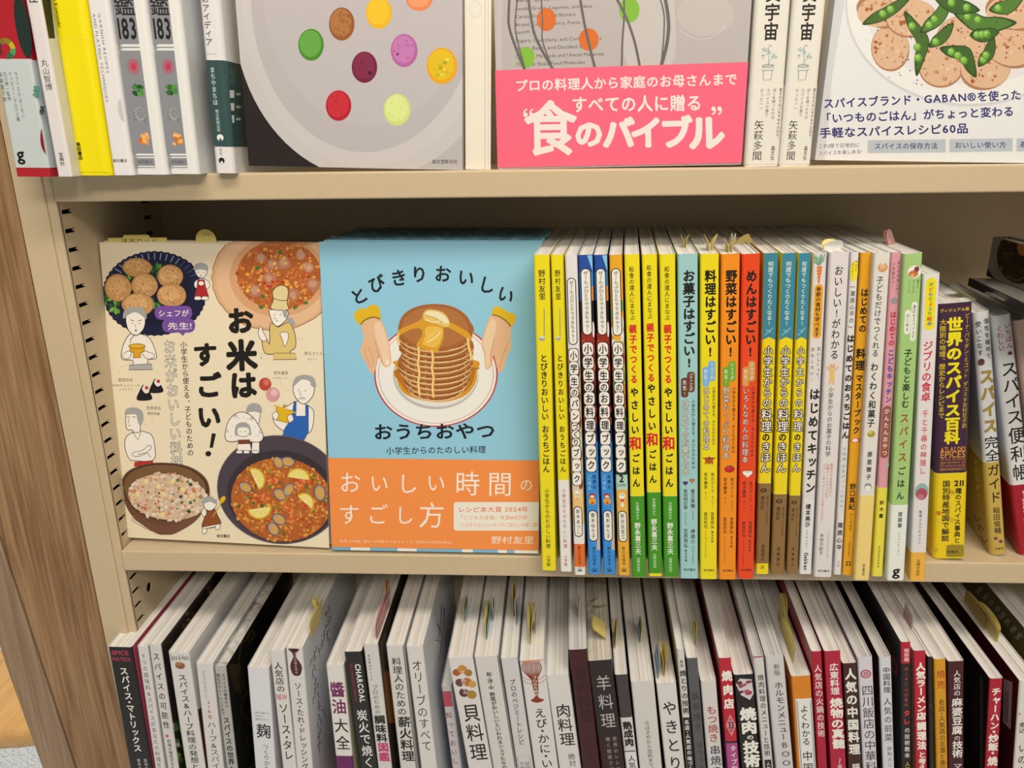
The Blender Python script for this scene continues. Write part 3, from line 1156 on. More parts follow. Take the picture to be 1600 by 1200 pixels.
def shift(n, k):
    return [(u, a+k, c+k, w, t) for u, a, c, w, t in n]


b = amazing(1092.8, 1124.8, 1093.8, 1120.4, 905, '#f2d91c', '料理はすごい!', 559, '#7fb2d8', 'シェフが', 'はじめての料理本', (604, 704), 'yellow spine with big black title and a light blue speech bubble', NM, edge='#5c4c1c')
c, t = b.sp, b.t
v = b.vy(719)
c.rr(0.28*t, v-0.13*t, 0.74*t, v+0.2*t, 0.06*t, '#b8541c', True)
sprect(b, 0.16, 715, 0.86, 717, '#8a3c14')
c.ell(0.51*t, v-0.17*t, 0.07*t, 0.05*t, '#8a3c14', 0, 12, True)
for u in (0.3, 0.5, 0.7):
    c.rect((u-0.04)*t, v+0.2*t, (u+0.03)*t, v+0.27*t, '#7a3412', True)
done(b)
b = amazing(1125.8, 1157.6, 1123.2, 1150, 905.5, '#f7901e', '野菜はすごい!', 559, '#7aa82c', 'シェフが', '野菜たっぷり料理本', (604, 718), 'orange spine with big black title and a green speech bubble', shift(NM, 8), edge='#6b3a10')
v = b.vy(733)
b.sp.ell(0.56*b.t, v, 0.29*b.t, 0.22*b.t, '#2c1a12', 0, 20, True)
b.sp.ell(0.56*b.t, v, 0.265*b.t, 0.195*b.t, '#c8202c', 0, 20, True)
b.sp.ell(0.48*b.t, v-0.08*b.t, 0.06*b.t, 0.03*b.t, '#e8707a', 0, 12, True)
b.sp.poly([(0.5*b.t, v-0.2*b.t), (0.6*b.t, v-0.27*b.t), (0.72*b.t, v-0.19*b.t), (0.58*b.t, v-0.14*b.t)], '#2c7a2c', True)
done(b)
b = amazing(1158.6, 1188.6, 1151.9, 1178.6, 904.5, '#ec4a1e', 'めんはすごい!', 559, '#d89a50', 'シェフが', 'いろんなめんの料理本', (604, 724), 'red-orange spine with big black title and a tan speech bubble', shift(NM, 14), edge='#7a2410')
v = b.vy(739)
b.sp.ell(0.5*b.t, v-0.08*b.t, 0.34*b.t, 0.1*b.t, '#2c1a12', 0, 20, True)
b.sp.ell(0.5*b.t, v-0.08*b.t, 0.34*b.t, 0.3*b.t, '#2c1a12', 0, 20, True, 0, 180)
b.sp.ell(0.5*b.t, v-0.06*b.t, 0.30*b.t, 0.26*b.t, '#f4ece2', 0, 20, True, 0, 180)
b.sp.ell(0.5*b.t, v-0.08*b.t, 0.30*b.t, 0.07*b.t, '#f4ece2', 0, 20, True)
b.sp.ell(0.5*b.t, v-0.07*b.t, 0.2*b.t, 0.04*b.t, '#d8c8a8', 0, 20, True)
b.sp.rect(0.4*b.t, v+0.2*b.t, 0.6*b.t, v+0.27*b.t, '#f4ece2', True)
done(b)

GK = 'teal-topped yellow spines of one title'
for (a0, a1, b0, b1, yb, cut, low, lab) in ((1192.2, 1217.8, 1180.8, 1201, 897, 755, 880, 'teal and yellow spine with brown band above a yellow strip, first of three'),
                                            (1221.4, 1245, 1203.2, 1226.6, 897.5, 772, None, 'teal and yellow spine with brown foot, middle of three'),
                                            (1247.6, 1267.6, 1227.9, 1247, 897.5, 774, None, 'teal and yellow spine with brown foot, third of three')):
    b = mid(a0, a1, 395, b0, b1, yb, [(None, '#f2d51c')], lab, GK, lc='#ead23a')
    c, t = b.sp, b.t
    c.poly([(0.03*t, b.vy(395.3)), (0.97*t, b.vy(395.3)), (0.97*t, b.vy(531)), (0.5*t, b.vy(526.5)), (0.03*t, b.vy(531))], '#3d8796', True)
    tcol(b, '何度でもつくりたくなる!', 408, 509, 0.5, 0.4, '#e8eef0', 1)
    c.ell(0.46*t, b.vy(517), 0.2*t, 0.07*t, '#a8ccd2', 25, 14, True)
    c.ell(0.46*t, b.vy(517), 0.16*t, 0.045*t, '#3d8796', 25, 14, True)
    c.line([(0.2*t, b.vy(524)), (0.8*t, b.vy(512))], 0.0005, '#a8ccd2', uv=True)
    tcol(b, '小学生からの', 540, 637, 0.5, 0.66, '#f6f0e6', 1, INK, 6)
    tcol(b, '料理', 638, 676, 0.5, 0.8, '#f6f0e6', 1, INK, 6)
    tcol(b, 'の', 676, 690, 0.5, 0.6, INK, 3)
    tcol(b, 'きほん', 690, 739, 0.5, 0.74, '#f6f0e6', 1, INK, 6)
    band(b, cut, low or yb-0.5, '#8f6a3c', '#8f6a3c', '#8f6a3c', 'brown paper band')
    q = b.band
    q.ell(0.42*t, b.vy(cut+11), 0.24*t, 0.17*t, '#33251a', 0, 16, True)
    q.ell(0.42*t, b.vy(cut+11), 0.12*t, 0.08*t, '#8f6a3c', 0, 12, True)
    tcol(b, '濱田彩', cut+19, cut+41, 0.36, 0.3, '#2e2116', 1)
    tcol(b, '調理指導子どもの台所教室', cut+19, cut+64, 0.74, 0.17, '#4a3824', 0)
    tcol(b, '高橋書店', yb-44 if not low else 850, yb-12 if not low else 876, 0.5, 0.28, '#3a2a1a', 1)
    if low:
        tcol(b, '店', 882, 890, 0.5, 0.3, '#3a2a1a', 1)
    done_band(b)
    done(b)

GM = 'children\'s cookbooks in the middle row'
b = mid(1269.8, 1294, 395, 1248.2, 1268.6, 897, [(780, '#e4d8ce'), (None, '#e8dfd6')], 'white spine with a carrot above an orange pill', GM)
c, t = b.sp, b.t
rng = random.Random(5)
for i in range(46):
    a = rng.uniform(-1, 1)
    c.line([(0.45*t, b.vy(415)), ((0.45+0.42*a)*t, b.vy(395.6+rng.random()*14))], 0.00035, rng.choice(['#7fa888', '#5d9a78', '#9cc0a0']), uv=True)
c.poly([(0.3*t, b.vy(416)), (0.66*t, b.vy(416)), (0.64*t, b.vy(425)), (0.52*t, b.vy(443)), (0.44*t, b.vy(443)), (0.31*t, b.vy(425))], '#e07a30', True)
for y in (420, 425, 430, 435):
    c.line([(0.34*t, b.vy(y)), (0.5*t, b.vy(y+1))], 0.0004, '#f4c8a0', uv=True)
sppill(b, 0.2, 444, 0.82, 529, '#eda32c')
tcol(b, '季節の食材も学べます', 448, 526, 0.5, 0.38, INK, 2)
tcol(b, 'おいしくって、', 541, 598, 0.72, 0.28, INK, 1)
tcol(b, 'おもしろい!', 541, 597, 0.28, 0.28, INK, 1)
tcol(b, 'はじめてキッチン', 605, 772, 0.56, 0.78, INK, 3)
tcol(b, '榎本美沙', 787, 824, 0.48, 0.42, INK, 2)
tcol(b, 'えのもとみさ', 827, 857, 0.48, 0.2, INK, 0)
trot(b, 'Gakken', 863, 891, 0.5, 0.42, INK, 3)
done(b)
b = mid(1296, 1328.4, 394, 1271.2, 1300.4, 901.6, [(None, '#e4d8ce')], 'broad white spine with slim black title and a small bear figure', GM)
c, t = b.sp, b.t
tcol(b, 'おいしい!がわかる', 414, 562, 0.5, 0.46, INK, 1)
PK = '#e3b590'
spell(b, 0.42, 573, 0.17, PK, 0.13)
spell(b, 0.32, 569.5, 0.06, PK)
spell(b, 0.52, 569.5, 0.06, PK)
sppill(b, 0.3, 577, 0.56, 596, '#e8bf68', 0.08*t)
for s_ in (-1, 1):
    c.line([((0.43+0.1*s_)*t, b.vy(579)), ((0.43+0.3*s_)*t, b.vy(573))], 0.0016, PK, uv=True)
    c.line([((0.43+0.07*s_)*t, b.vy(594)), ((0.43+0.1*s_)*t, b.vy(601))], 0.0016, PK, uv=True)
spell(b, 0.38, 572.5, 0.02, INK)
spell(b, 0.46, 572.5, 0.02, INK)
tcol(b, '小学生からのお菓子の科学', 604, 714, 0.42, 0.3, '#4a4040', 1)
for u, tx, y1 in ((0.66, '夏休みの自由研究から', 776), (0.46, 'お菓子づくりのコツまで、', 784), (0.27, 'たのしく学べるレシピと科学のおはなし', 818)):
    tcol(b, tx, 724, y1, u, 0.17, '#c2566e', 0)
tcol(b, 'キッズ・サイエンス・クッキング', 832, 872, 0.68, 0.12, INK, 0)
tcol(b, '木村万紀子', 833, 868, 0.32, 0.22, INK, 1)
trow(b, '柴田書店', 892, 0.2, 0.86, INK, 1)
done(b)
b = mid(1329.2, 1343, 394, 1302, 1315.8, 898, [(None, '#e5dacf')], 'narrow white spine with a yellow patch at its top, left of the orange one', GM)
c, t = b.sp, b.t
spell(b, 0.5, 424, 0.46, '#f3dc2c', 1.35)
tcol(b, '今日は', 406, 424, 0.7, 0.3, '#4a4416', 1)
tcol(b, 'まかせて!', 410, 437, 0.32, 0.3, '#4a4416', 1)
tcol(b, '(栗原心平の)', 443, 516, 0.5, 0.6, INK, 1)
tcol(b, 'はじめてのおうちごはん', 521, 687, 0.52, 0.86, INK, 4)
tcol(b, '火加減・材料がパッとわかる!', 697, 802, 0.52, 0.46, '#5c9aa0', 1)
tcol(b, '栗原心平', 815, 861, 0.5, 0.72, INK, 2)
tcol(b, '小学館', 875, 886, 0.5, 0.24, INK, 0)
done(b)
b = mid(1344, 1364.6, 394.5, 1316.2, 1332.4, 899, [(None, '#eaa31f')], 'plain orange spine with bold black title and a white eye-like dot', GM)
c, t = b.sp, b.t
tcol(b, 'はじめての', 450, 520, 0.52, 0.68, INK, 3)
tcol(b, '料理', 543, 580, 0.5, 0.84, INK, 3)
tcol(b, 'マスターブック', 584, 679, 0.5, 0.66, INK, 3)
spell(b, 0.5, 688, 0.42, '#d4552c', 0.26)
spell(b, 0.46, 688, 0.28, '#efe6da', 0.2)
tcol(b, '野口真紀', 755, 797, 0.5, 0.6, INK, 2)
tcol(b, 'のぐちまき', 801, 830, 0.5, 0.28, INK, 1)
trot(b, 'THE MASTERS', 846, 869, 0.5, 0.2, INK, 1)
v = b.vy(881)
c.poly([(0.3*t, v-0.28*t), (0.72*t, v-0.28*t), (0.72*t, v+0.28*t), (0.52*t, v+0.12*t), (0.3*t, v+0.28*t)], INK, True)
c.poly([(0.4*t, v-0.18*t), (0.64*t, v-0.18*t), (0.64*t, v+0.05*t), (0.4*t, v+0.1*t)], '#eaa31f', True)
done(b)
b = mid(1367, 1391.2, 395, 1333.2, 1360.4, 906.5, [(None, '#e5dacb')], 'white spine with a bun at its top and a plain yellow paper band', GM)
c, t = b.sp, b.t
spell(b, 0.56, 418, 0.3, '#d8955c')
spell(b, 0.56, 416, 0.2, '#e6b484')
spell(b, 0.56, 412, 0.07, '#f0d8b4')
tcol(b, '子どもだけでつくれる', 431, 558, 0.44, 0.44, INK, 1)
tcol(b, 'わくわく和菓子', 566, 668, 0.44, 0.5, INK, 2)
spell(b, 0.5, 678, 0.25, '#a89a2c')
spell(b, 0.44, 675, 0.14, '#cfc46a')
tcol(b, '原亜樹子', 704, 751, 0.5, 0.34, INK, 2)
c.ell(0.5*t, b.vy(762), 0.24*t, 0.24*t, '#57504a', 0, 18, True)
c.ell(0.5*t, b.vy(762.6), 0.215*t, 0.215*t, '#f2ebe2', 0, 18, True)
c.ell(0.5*t, b.vy(759), 0.23*t, 0.2*t, '#9a948c', 0, 18, True, 180, 360)
spell(b, 0.43, 763, 0.02, INK)
spell(b, 0.57, 763, 0.02, INK)
band(b, 774, 906, '#f2cf7a', '#f2cf7a', '#f2cf7a', 'plain pale yellow paper band')
tcol(b, '朝日新聞出版', 881, 899, 0.56, 0.18, INK, 1)
done_band(b)
done(b)
b = mid(1392.4, 1410.6, 394, 1361.8, 1380.4, 901, [(None, '#e09aa0')], 'pink spine with red and blue title and a brown pill', GM)
c, t = b.sp, b.t
tcol(b, '一生役立つ!', 409, 451, 0.3, 0.26, INK, 1)
tcol(b, 'よくできました!', 407, 462, 0.72, 0.26, INK, 1)
spell(b, 0.5, 470, 0.32, '#9a9694', 0.3)
tcol(b, 'はじめての', 486, 541, 0.5, 0.56, '#c8283c', 3)
tcol(b, 'こどもキッチン', 545, 630, 0.5, 0.56, '#3a4aa0', 3)
sppill(b, 0.1, 634, 0.84, 716, '#9a5a44')
tcol(b, 'かんたんおやつ', 637, 713, 0.47, 0.5, '#f2e4dc', 1)
spell(b, 0.8, 727, 0.16, '#b8b0a8', 0.3)
band(b, 762, 900.5, '#ebd84a', '#ebd84a', '#ebd84a', 'yellow paper band')
tcol(b, '鈴木薫', 780, 811, 0.48, 0.42, '#2e3a14', 2)
trot(b, 'KADOKAWA', 853, 887, 0.5, 0.26, '#3a3a14', 1)
done_band(b)
done(b)
b = mid(1411.8, 1442.8, 396, 1385.4, 1413.2, 907.5, [(None, '#a8c878')], 'green spine with a white foot, right of the pink one', GM, rc='#9cbf6e')
c, t = b.sp, b.t
spell(b, 0.6, 425, 0.36, '#f2ece2', 0.36)
spell(b, 0.55, 428, 0.26, '#c8743c', 0.2)
spell(b, 0.72, 421, 0.14, '#8a3a44', 0.16)
spell(b, 0.5, 430, 0.1, '#e8b470', 0.08)
for u, tx, y1 in ((0.82, '親子で', 452), (0.6, 'すこやか', 458), (0.36, 'シリーズ', 458)):
    tcol(b, tx, 437, y1, u, 0.14, INK, 0)
sppill(b, 0.56, 472, 0.86, 533, '#f0ece0')
sppill(b, 0.22, 484, 0.54, 522, '#f0ece0')
tcol(b, '身近なスパイスで', 476, 530, 0.71, 0.2, INK, 1)
tcol(b, 'はじめる', 489, 518, 0.38, 0.2, INK, 1)
tcol(b, '子どもと楽しむ', 545, 638, 0.5, 0.44, '#22301c', 2)
for i in range(7):
    c.line([(0.22*t, b.vy(643+i*20.5)), (0.78*t, b.vy(643+i*20.5))], 0.0002, '#7fa050', uv=True)
tcol(b, 'スパイス', 643, 724, 0.5, 0.52, '#a04a24', 2)
tcol(b, 'ごはん', 726, 784, 0.5, 0.46, '#22301c', 2)
band(b, 789, 907, '#ece8e2', '#ece8e2', '#ece8e2', 'white paper band')
tcol(b, '齋藤肇', 799, 825, 0.56, 0.28, INK, 1)
tcol(b, 'クラフトキッチン', 831, 868, 0.56, 0.15, INK, 0)
b.band.ch('g', 0.5*t, b.vy(891), 1.0*t, 1.0*t, INK, 2, 0, True)
done_band(b)
done(b)
b = book((1441.5, 428), (1470, 427), (1420.7, 908), (1446.5, 907.5), MID, yaw=8, segs=[(863, '#e5d9d0'), (None, '#efb040')], label='white spine with pink-red title, a yellow oval and an orange foot', group=GM)
c, t = b.sp, b.t
sppill(b, 0.2, 434, 0.8, 516, '#f3dc20')
for i, (q, colr) in enumerate(zip('子どもりょうり絵本', ['#3a8a4a', '#c83a2c', '#3a6aa8', '#3a8a4a', '#c83a2c', '#3a6aa8', '#3a8a4a', '#c83a2c', '#3a6aa8'])):
    tcol(b, q, 441+i*7.6, 448.4+i*7.6, 0.5, 0.32, colr, 2)
tcol(b, 'ジブリの食卓', 532, 628, 0.48, 0.6, '#cf3048', 2)
tcol(b, '千と千尋の神隠し', 640, 742, 0.5, 0.42, '#c8243a', 1)
spell(b, 0.5, 768, 0.42, '#8fb0a8', 0.62)
spell(b, 0.5, 772, 0.36, '#b0505a', 0.44)
spell(b, 0.45, 776, 0.2, '#c8747c', 0.2)
tcol(b, '監修スタジオジブリ', 797, 851, 0.5, 0.2, INK, 1)
tcol(b, '主婦の友社', 874, 900, 0.5, 0.24, '#4a3410', 1)
done(b)
b = book((1467, 478), (1519, 468), (1455, 874), (1511, 873), MID, yaw=10, r=0.004, segs=[(None, '#43283c')], label='thick dark purple spine with yellow lettering and yellow paper band', group='spice books at the end of the middle row', rc='#3a2234')
c, t = b.sp, b.t
trow(b, 'ヴィジュアル版', 484, 0.06, 0.9, '#e8c82c', 1)
tcol(b, '世界のスパイス百科', 495, 694, 0.5, 0.46, '#f3dc1e', 4)
tcol(b, '大陸別の地理、歴史からレシピまで', 497, 653, 0.16, 0.2, '#dcc030', 1)
tcol(b, 'ピーナ・パラダン・ミゴット ダコスタ吉村花子訳', 490, 670, 0.85, 0.14, '#dcc030', 0)
for y, tx, s_, colr in ((702, 'ATLAS DES', 0.0028, '#e89a38'), (710, 'ÉPICES', 0.0036, '#e89a38'), (717, 'Un tour du monde', 0.0016, '#c87a34'), (722, 'des saveurs en', 0.0016, '#c87a34'), (727, '100 recettes et conseils', 0.0016, '#c87a34'), (733, 'BEENA PARADIN MIGOTTO', 0.0014, '#d88a38')):
    trow(b, tx, y, 0.16, 0.92, colr, 1, s_*1.6)
q = band(b, 739, 873, '#ecc91a', '#ecc91a', '#ecc91a', 'mottled yellow paper band')
rng = random.Random(9)
for i in range(16):
    q.blob(rng.uniform(0.1, 0.9)*t, b.vy(rng.uniform(746, 868)), rng.uniform(0.04, 0.10)*t, rng.choice(['#d8ae1c', '#c89a20', '#dfc22c', '#c87c24']), rng, 9, 0.4, True)
q.rr(0.4*t, b.vy(851), 0.95*t, b.vy(870), 0.08*t, '#9c8420', True)
trow(b, '211', 755, 0.58, 0.9, INK, 3, 0.0052)
tcol(b, '種のスパイス事典と', 762, 849, 0.73, 0.2, INK, 2)
tcol(b, '国別特産地図で解説', 750, 846, 0.36, 0.24, INK, 2)
trow(b, '原書房', 862, 0.42, 0.78, INK, 1)
done_band(b)
done(b)
b = book((1519.5, 488), (1547, 487), (1546, 869), (1574, 867), MID, yaw=12, r=0.004, segs=[(None, '#e6e0d8')], label='leaning white spine with gold lettering and gold paper band', group='spice books at the end of the middle row', lc='#ddd6cc')
t = b.t
tcol(b, '個性を極めて', 497, 562, 0.74, 0.3, INK, 1)
tcol(b, '使いこなす', 500, 556, 0.28, 0.34, INK, 1)
spell(b, 0.3, 565, 0.2, '#6a3a34', 0.24)
tcol(b, 'スパイス', 575, 678, 0.56, 0.84, '#b8963c', 2, '#6a5424', 4)
tcol(b, '完全', 681, 722, 0.56, 0.84, INK, 1)
q = band(b, 722, 867, '#c8a54c', '#b8964a', '#c8a54c', 'gold paper band')
tcol(b, 'ガイド', 724, 787, 0.56, 0.74, INK, 1)
tcol(b, '稲田俊輔', 792, 834, 0.56, 0.44, INK, 1)
for u, y in ((0.4, 841), (0.7, 846)):
    for k in range(4):
        a = math.pi*k/4
        q.line([(u*t-0.13*t*math.cos(a), b.vy(y)-0.13*t*math.sin(a)), (u*t+0.13*t*math.cos(a), b.vy(y)+0.13*t*math.sin(a))], 0.0007, '#6b3a5c', uv=True)
trow(b, '西東社', 857, 0.3, 0.84, INK, 1)
ls = Canvas(b.bmb, b.root, b.O-b.X*0.00022, -b.X, board_quad(b, 0.0))
ls.v('やわらかく', 1524, 716, 1530, 780, 8, '#f0e2b8', 1)
ls.v('しろし', 1524, 800, 1540, 850, 12, INK, 1)
done_band(b)
done(b)
b = book((1548.5, 494), (1580, 491), (1590, 869), (1624, 867), MID, yaw=12, r=0.004, segs=[(None, '#e4dcd4')], label='leaning white spine with brush lettering and red paper band', group='spice books at the end of the middle row', lc='#dcd4cc')
t = b.t
tcol(b, 'いちばん', 505, 546, 0.74, 0.3, '#b83a3c', 1)
tcol(b, 'くわしい', 508, 548, 0.34, 0.32, '#b83a3c', 1)
for k in range(4):
    a = math.pi*k/4+0.3
    b.sp.line([(0.72*t-0.12*t*math.cos(a), b.vy(553)-0.12*t*math.sin(a)), (0.72*t+0.12*t*math.cos(a), b.vy(553)+0.12*t*math.sin(a))], 0.0008, '#7a2c34', uv=True)
tcol(b, 'スパイス', 564, 664, 0.6, 0.86, INK, 1)
tcol(b, '便利帳', 666, 752, 0.6, 0.86, INK, 1)
q = band(b, 757, 866, '#a81828', '#a01828', '#a81828', 'dark red paper band')
tcol(b, '51レシピをご紹介!', 766, 826, 0.62, 0.34, '#f0e4dc', 2)
trow(b, '世界文化社', 850, 0.3, 0.9, '#e8c8c4', 0)
done_band(b)
done(b)
b = book((1583, 500), (1618, 497), (1634, 869), (1672, 867), MID, yaw=12, r=0.004, segs=[(None, '#d8b49a')], label='peach spine at the right end, leaning on the red-banded one', group='spice books at the end of the middle row', lc='#cfa98e')
done(b)
DEBUG = 0

# ================================================================== books standing face out
def face(TLx, TRx, BLx, BRx, top, bot, yl, yr, zs, th, label, front, spine, group=None, back='#e8e0d6', paper=PAGES, h=None, name='cookbook', lift=0.0, back_lean=0.0):
    """a book whose front cover looks at the viewer; TLx/TRx/BLx/BRx are photograph columns of its corners"""
    zf = zs if callable(zs) else (lambda x: zs)
    A, B = aty(BLx, bot[0], yl), aty(BRx, bot[1], yr)
    X = np.array([B[0]-A[0], B[1]-A[1], 0])
    X /= np.linalg.norm(X)
    H = np.array([-X[1], X[0], 0])
    al = math.radians(back_lean)
    D = H*math.cos(al)+np.array([0, 0, -math.sin(al)])
    V = H*math.sin(al)+np.array([0, 0, math.cos(al)])
    pts = [hit(px, py, A, D) for px, py in ((TLx, top[0]), (TRx, top[1]), (BLx, bot[0]), (BRx, bot[1]))]
    q = [np.array([np.dot(p-A, X), np.dot(p-A, V)]) for p in pts]
    u1, u2 = q[0]-q[2], q[1]-q[3]
    up = u1/np.linalg.norm(u1)+u2/np.linalg.norm(u2)
    up /= np.linalg.norm(up)
    rt = np.array([up[1], -up[0]])
    w = (np.dot(q[1]-q[0], rt)+np.dot(q[3]-q[2], rt))/2
    cen = sum(q)/4
    base = cen-rt*w/2
    zb = zf((A+X*base[0])[0])+max(0, w*rt[1]*-1)+lift+th*math.sin(al)
    O2 = base+up*(((zb-A[2])/V[2]-base[1])/up[1])
    hh = h or np.dot((q[0]+q[1])/2-O2, up)
    O = A+X*O2[0]+V*O2[1]
    U = X*up[0]+V*up[1]
    XR = X*rt[0]+V*rt[1]
    mw = Matrix(((XR[0], D[0], U[0], O[0]), (XR[1], D[1], U[1], O[1]), (XR[2], D[2], U[2], O[2]), (0, 0, 0, 1)))
    root = empty(name, mw)
    tag(root, label, 'book', group)
    b = Book()
    b.root, b.w, b.h, b.th, b.O, b.X, b.U, b.D, b.mw = root, w, hh, th, O, XR, U, D, mw
    b.H = H
    mb = MB()
    c = 0.0006
    mb.box((0, 0, 0), (w, c, hh), M(front))
    mb.box((0, th-c, 0), (w, th, hh), M(back))
    mb.box((0, c, 0), (c, th-c, hh), M(spine))
    b.mb = mb
    b.paper = paper

    def px(u, v):                                   # local -> photograph, for clipping
        p = O+XR*u+U*v-CP
        z = np.dot(p, CF)
        return (800+FPX*np.dot(p, CR)/z, 600-FPX*np.dot(p, CU)/z)
    b.px = px
    if DEBUG:
        print('DBG', label[:20], [tuple(round(q) for q in px(*z)) for z in ((0, hh), (w, hh), (0, 0), (w, 0))], round(hh, 4), round(w, 4), [np.round(z, 4) for z in q])
    b.quad = [px(0, 0), px(w, 0), px(w, hh), px(0, hh)]
    b.cv = Canvas(mb, root, O, -D, b.quad)
    return b


def fdone(b, seed=1):
    b.mb.build('cover', b.root)
    rng = random.Random(seed)
    mb = MB()
    n = max(4, int(b.th/0.0016))
    y = 0.0008
    w = (b.th-0.0016)/n
    for i in range(n):
        mb.box((0.0008, y, 0.0012), (b.w-0.001-rng.random()*0.0006, y+w, b.h-0.0008-rng.random()*0.0006), FPAGES.get(b.paper.name, b.paper))
        y += w
    return mb.build('page_block', b.root)


FPAGES = {}


def copy_book(b, dy, dx, label, group, dz=0.0):
    """another copy of a face-out book, standing behind the first"""
    r = b.root.copy()
    COL.objects.link(r)
    off = b.H*dy+b.X*dx
    r.matrix_world = Matrix.Translation(Vector((off[0], off[1], off[2]+dz))) @ b.mw
    r['label'] = label
    if group:
        r['group'] = group
    for chd in b.root.children:
        k = chd.copy()
        COL.objects.link(k)
        k.parent = r
    return r


# ------------------------------------------------------------------ the cream rice book
b = face(157, 498, 193, 516, (382, 380.5), (846, 859), 0.0165, 0.0050, MID, 0.0095,
         'cream cookbook shown face out, with rice dishes and small line-drawn cooks', '#f0dcb8', '#eadcc0', 'rice cookbooks standing face out', back_lean=7.0)
c = b.cv
rng = random.Random(3)
LN = '#3a302a'
SKN = '#f9eeda'


def X5(x, y):
    return (140+x/4.2105, 340+y/4.2105)


def X6(x, y):
    return (140+x/4.0, 600+y/4.0)


def P5(*a):
    return [X5(a[i], a[i+1]) for i in range(0, len(a), 2)]


def P6(*a):
    return [X6(a[i], a[i+1]) for i in range(0, len(a), 2)]


# navy fluted plate
cx, cy, rx, ry = 241.5, 458.5, 81, 66
pts = []
for i in range(96):
    a = 2*math.pi*i/96
    k = 1+0.012*math.cos(24*a*2)
    pts.append((cx+rx*k*math.cos(a), cy+ry*k*math.sin(a)))
c.poly(pts, '#1c1e3a')
for i in range(48):
    a = 2*math.pi*i/48
    lit = 0.5-0.5*math.sin(a+0.25)
    colr = '#7d84a6' if lit > 0.85 else ('#4c5480' if lit > 0.6 else '#2a2e54')
    if lit > 0.3:
        c.line([(cx+rx*0.80*math.cos(a), cy+ry*0.80*math.sin(a)), (cx+rx*0.965*math.cos(a), cy+ry*0.965*math.sin(a))], 1.3 if lit < 0.85 else 2.0, colr)
c.ell(cx-2, cy+2, rx*0.72, ry*0.72, '#171830', 0, 32)
for x, y, r_ in ((265, 362, 46), (170, 588, 52), (112, 545, 40), (438, 340, 50), (480, 410, 50), (430, 560, 46)):
    px_, py_ = X5(x, y)
    for k in range(6):
        a = rng.random()*6.28
        q = r_/4.21
        c.poly([(px_, py_), (px_+q*math.cos(a-0.4)*0.7, py_+q*math.sin(a-0.4)*0.7), (px_+q*math.cos(a), py_+q*math.sin(a)), (px_+q*math.cos(a+0.4)*0.7, py_+q*math.sin(a+0.4)*0.7)], rng.choice(['#5f9a34', '#7fb545', '#3f7428', '#2f5a22']))
for i, (x, y, rw, rh) in enumerate(((315, 328, 94, 62), (530, 385, 84, 76), (187, 462, 86, 90), (540, 512, 98, 74), (362, 445, 84, 82), (320, 572, 104, 76))):
    px_, py_ = X5(x, y)
    a, e = rw/4.21, rh/4.21
    c.outl([(px_+a*math.cos(t_*0.785)*(1+rng.uniform(-.05, .05)), py_+e*math.sin(t_*0.785)*(1+rng.uniform(-.05, .05))) for t_ in range(8)], '#c8935a', '#a56f3c', 0.8)
    c.ell(px_-a*0.12, py_-e*0.16, a*0.72, e*0.68, '#dba66a')
    c.scatter(px_, py_, a*0.85, e*0.85, 46, ['#c58a50', '#e6bd84', '#b87a44', '#eac894', '#a4663a'], 0.5, 1.5, 20+i)
    for k in range(3):
        u = rng.uniform(-0.6, 0.6)*a
        v = rng.uniform(-0.6, 0.6)*e
        c.line([(px_+u, py_+v), (px_+u+rng.uniform(-4, 4), py_+v+rng.uniform(-3, 3))], 0.9, '#7a4426')
# peach plate with jambalaya
cx, cy = X5(1215, 395)
pts = [(cx+97*(1+0.012*math.cos(9*a/16*6.283))*math.cos(a/64*6.283), cy+83*(1+0.012*math.cos(9*a/64*6.283))*math.sin(a/64*6.283)) for a in range(64)]
c.poly(pts, '#e2ae80')
c.line(pts, 1.2, '#a4603c', True)
c.ell(cx+1, cy+1, 92, 78, '#e9b98c', 0, 40)
c.ell(cx+6, cy-2, 76, 63, '#dca273', 0, 40)
c.ell(cx+8, cy-4, 66, 54, '#b5602c', 0, 40)
c.scatter(cx+8, cy-4, 66, 54, 420, ['#d4783a', '#c0622c', '#e08c48', '#a84a22', '#e4a050', '#cc6a34', '#b85a30'], 1.4, 3.4, 7)
for x, y in ((1130, 265), (1180, 400), (1280, 300), (1440, 330), (1470, 440), (1340, 510), (1090, 480), (1200, 310), (1390, 250)):
    px_, py_ = X5(x, y)
    c.blob(px_, py_, rng.uniform(7, 11), '#b9785a', rng, 10, 0.25)
    c.blob(px_-0.6, py_-1, rng.uniform(5, 7.5), '#cb9474', rng, 10, 0.25)
c.scatter(cx+8, cy-4, 60, 50, 26, ['#e8b23a', '#eec04c'], 1.6, 3.0, 8)
for x, y in ((1105, 335), (1140, 520), (1130, 590), (1250, 225), (1350, 590), (1420, 560)):
    px_, py_ = X5(x, y)
    c.blob(px_, py_, 3.6, '#4f7430', rng, 7, 0.4)
c.scatter(cx, cy+8, 18, 10, 8, ['#c4321e', '#b82a1c'], 1.5, 3.0, 12)
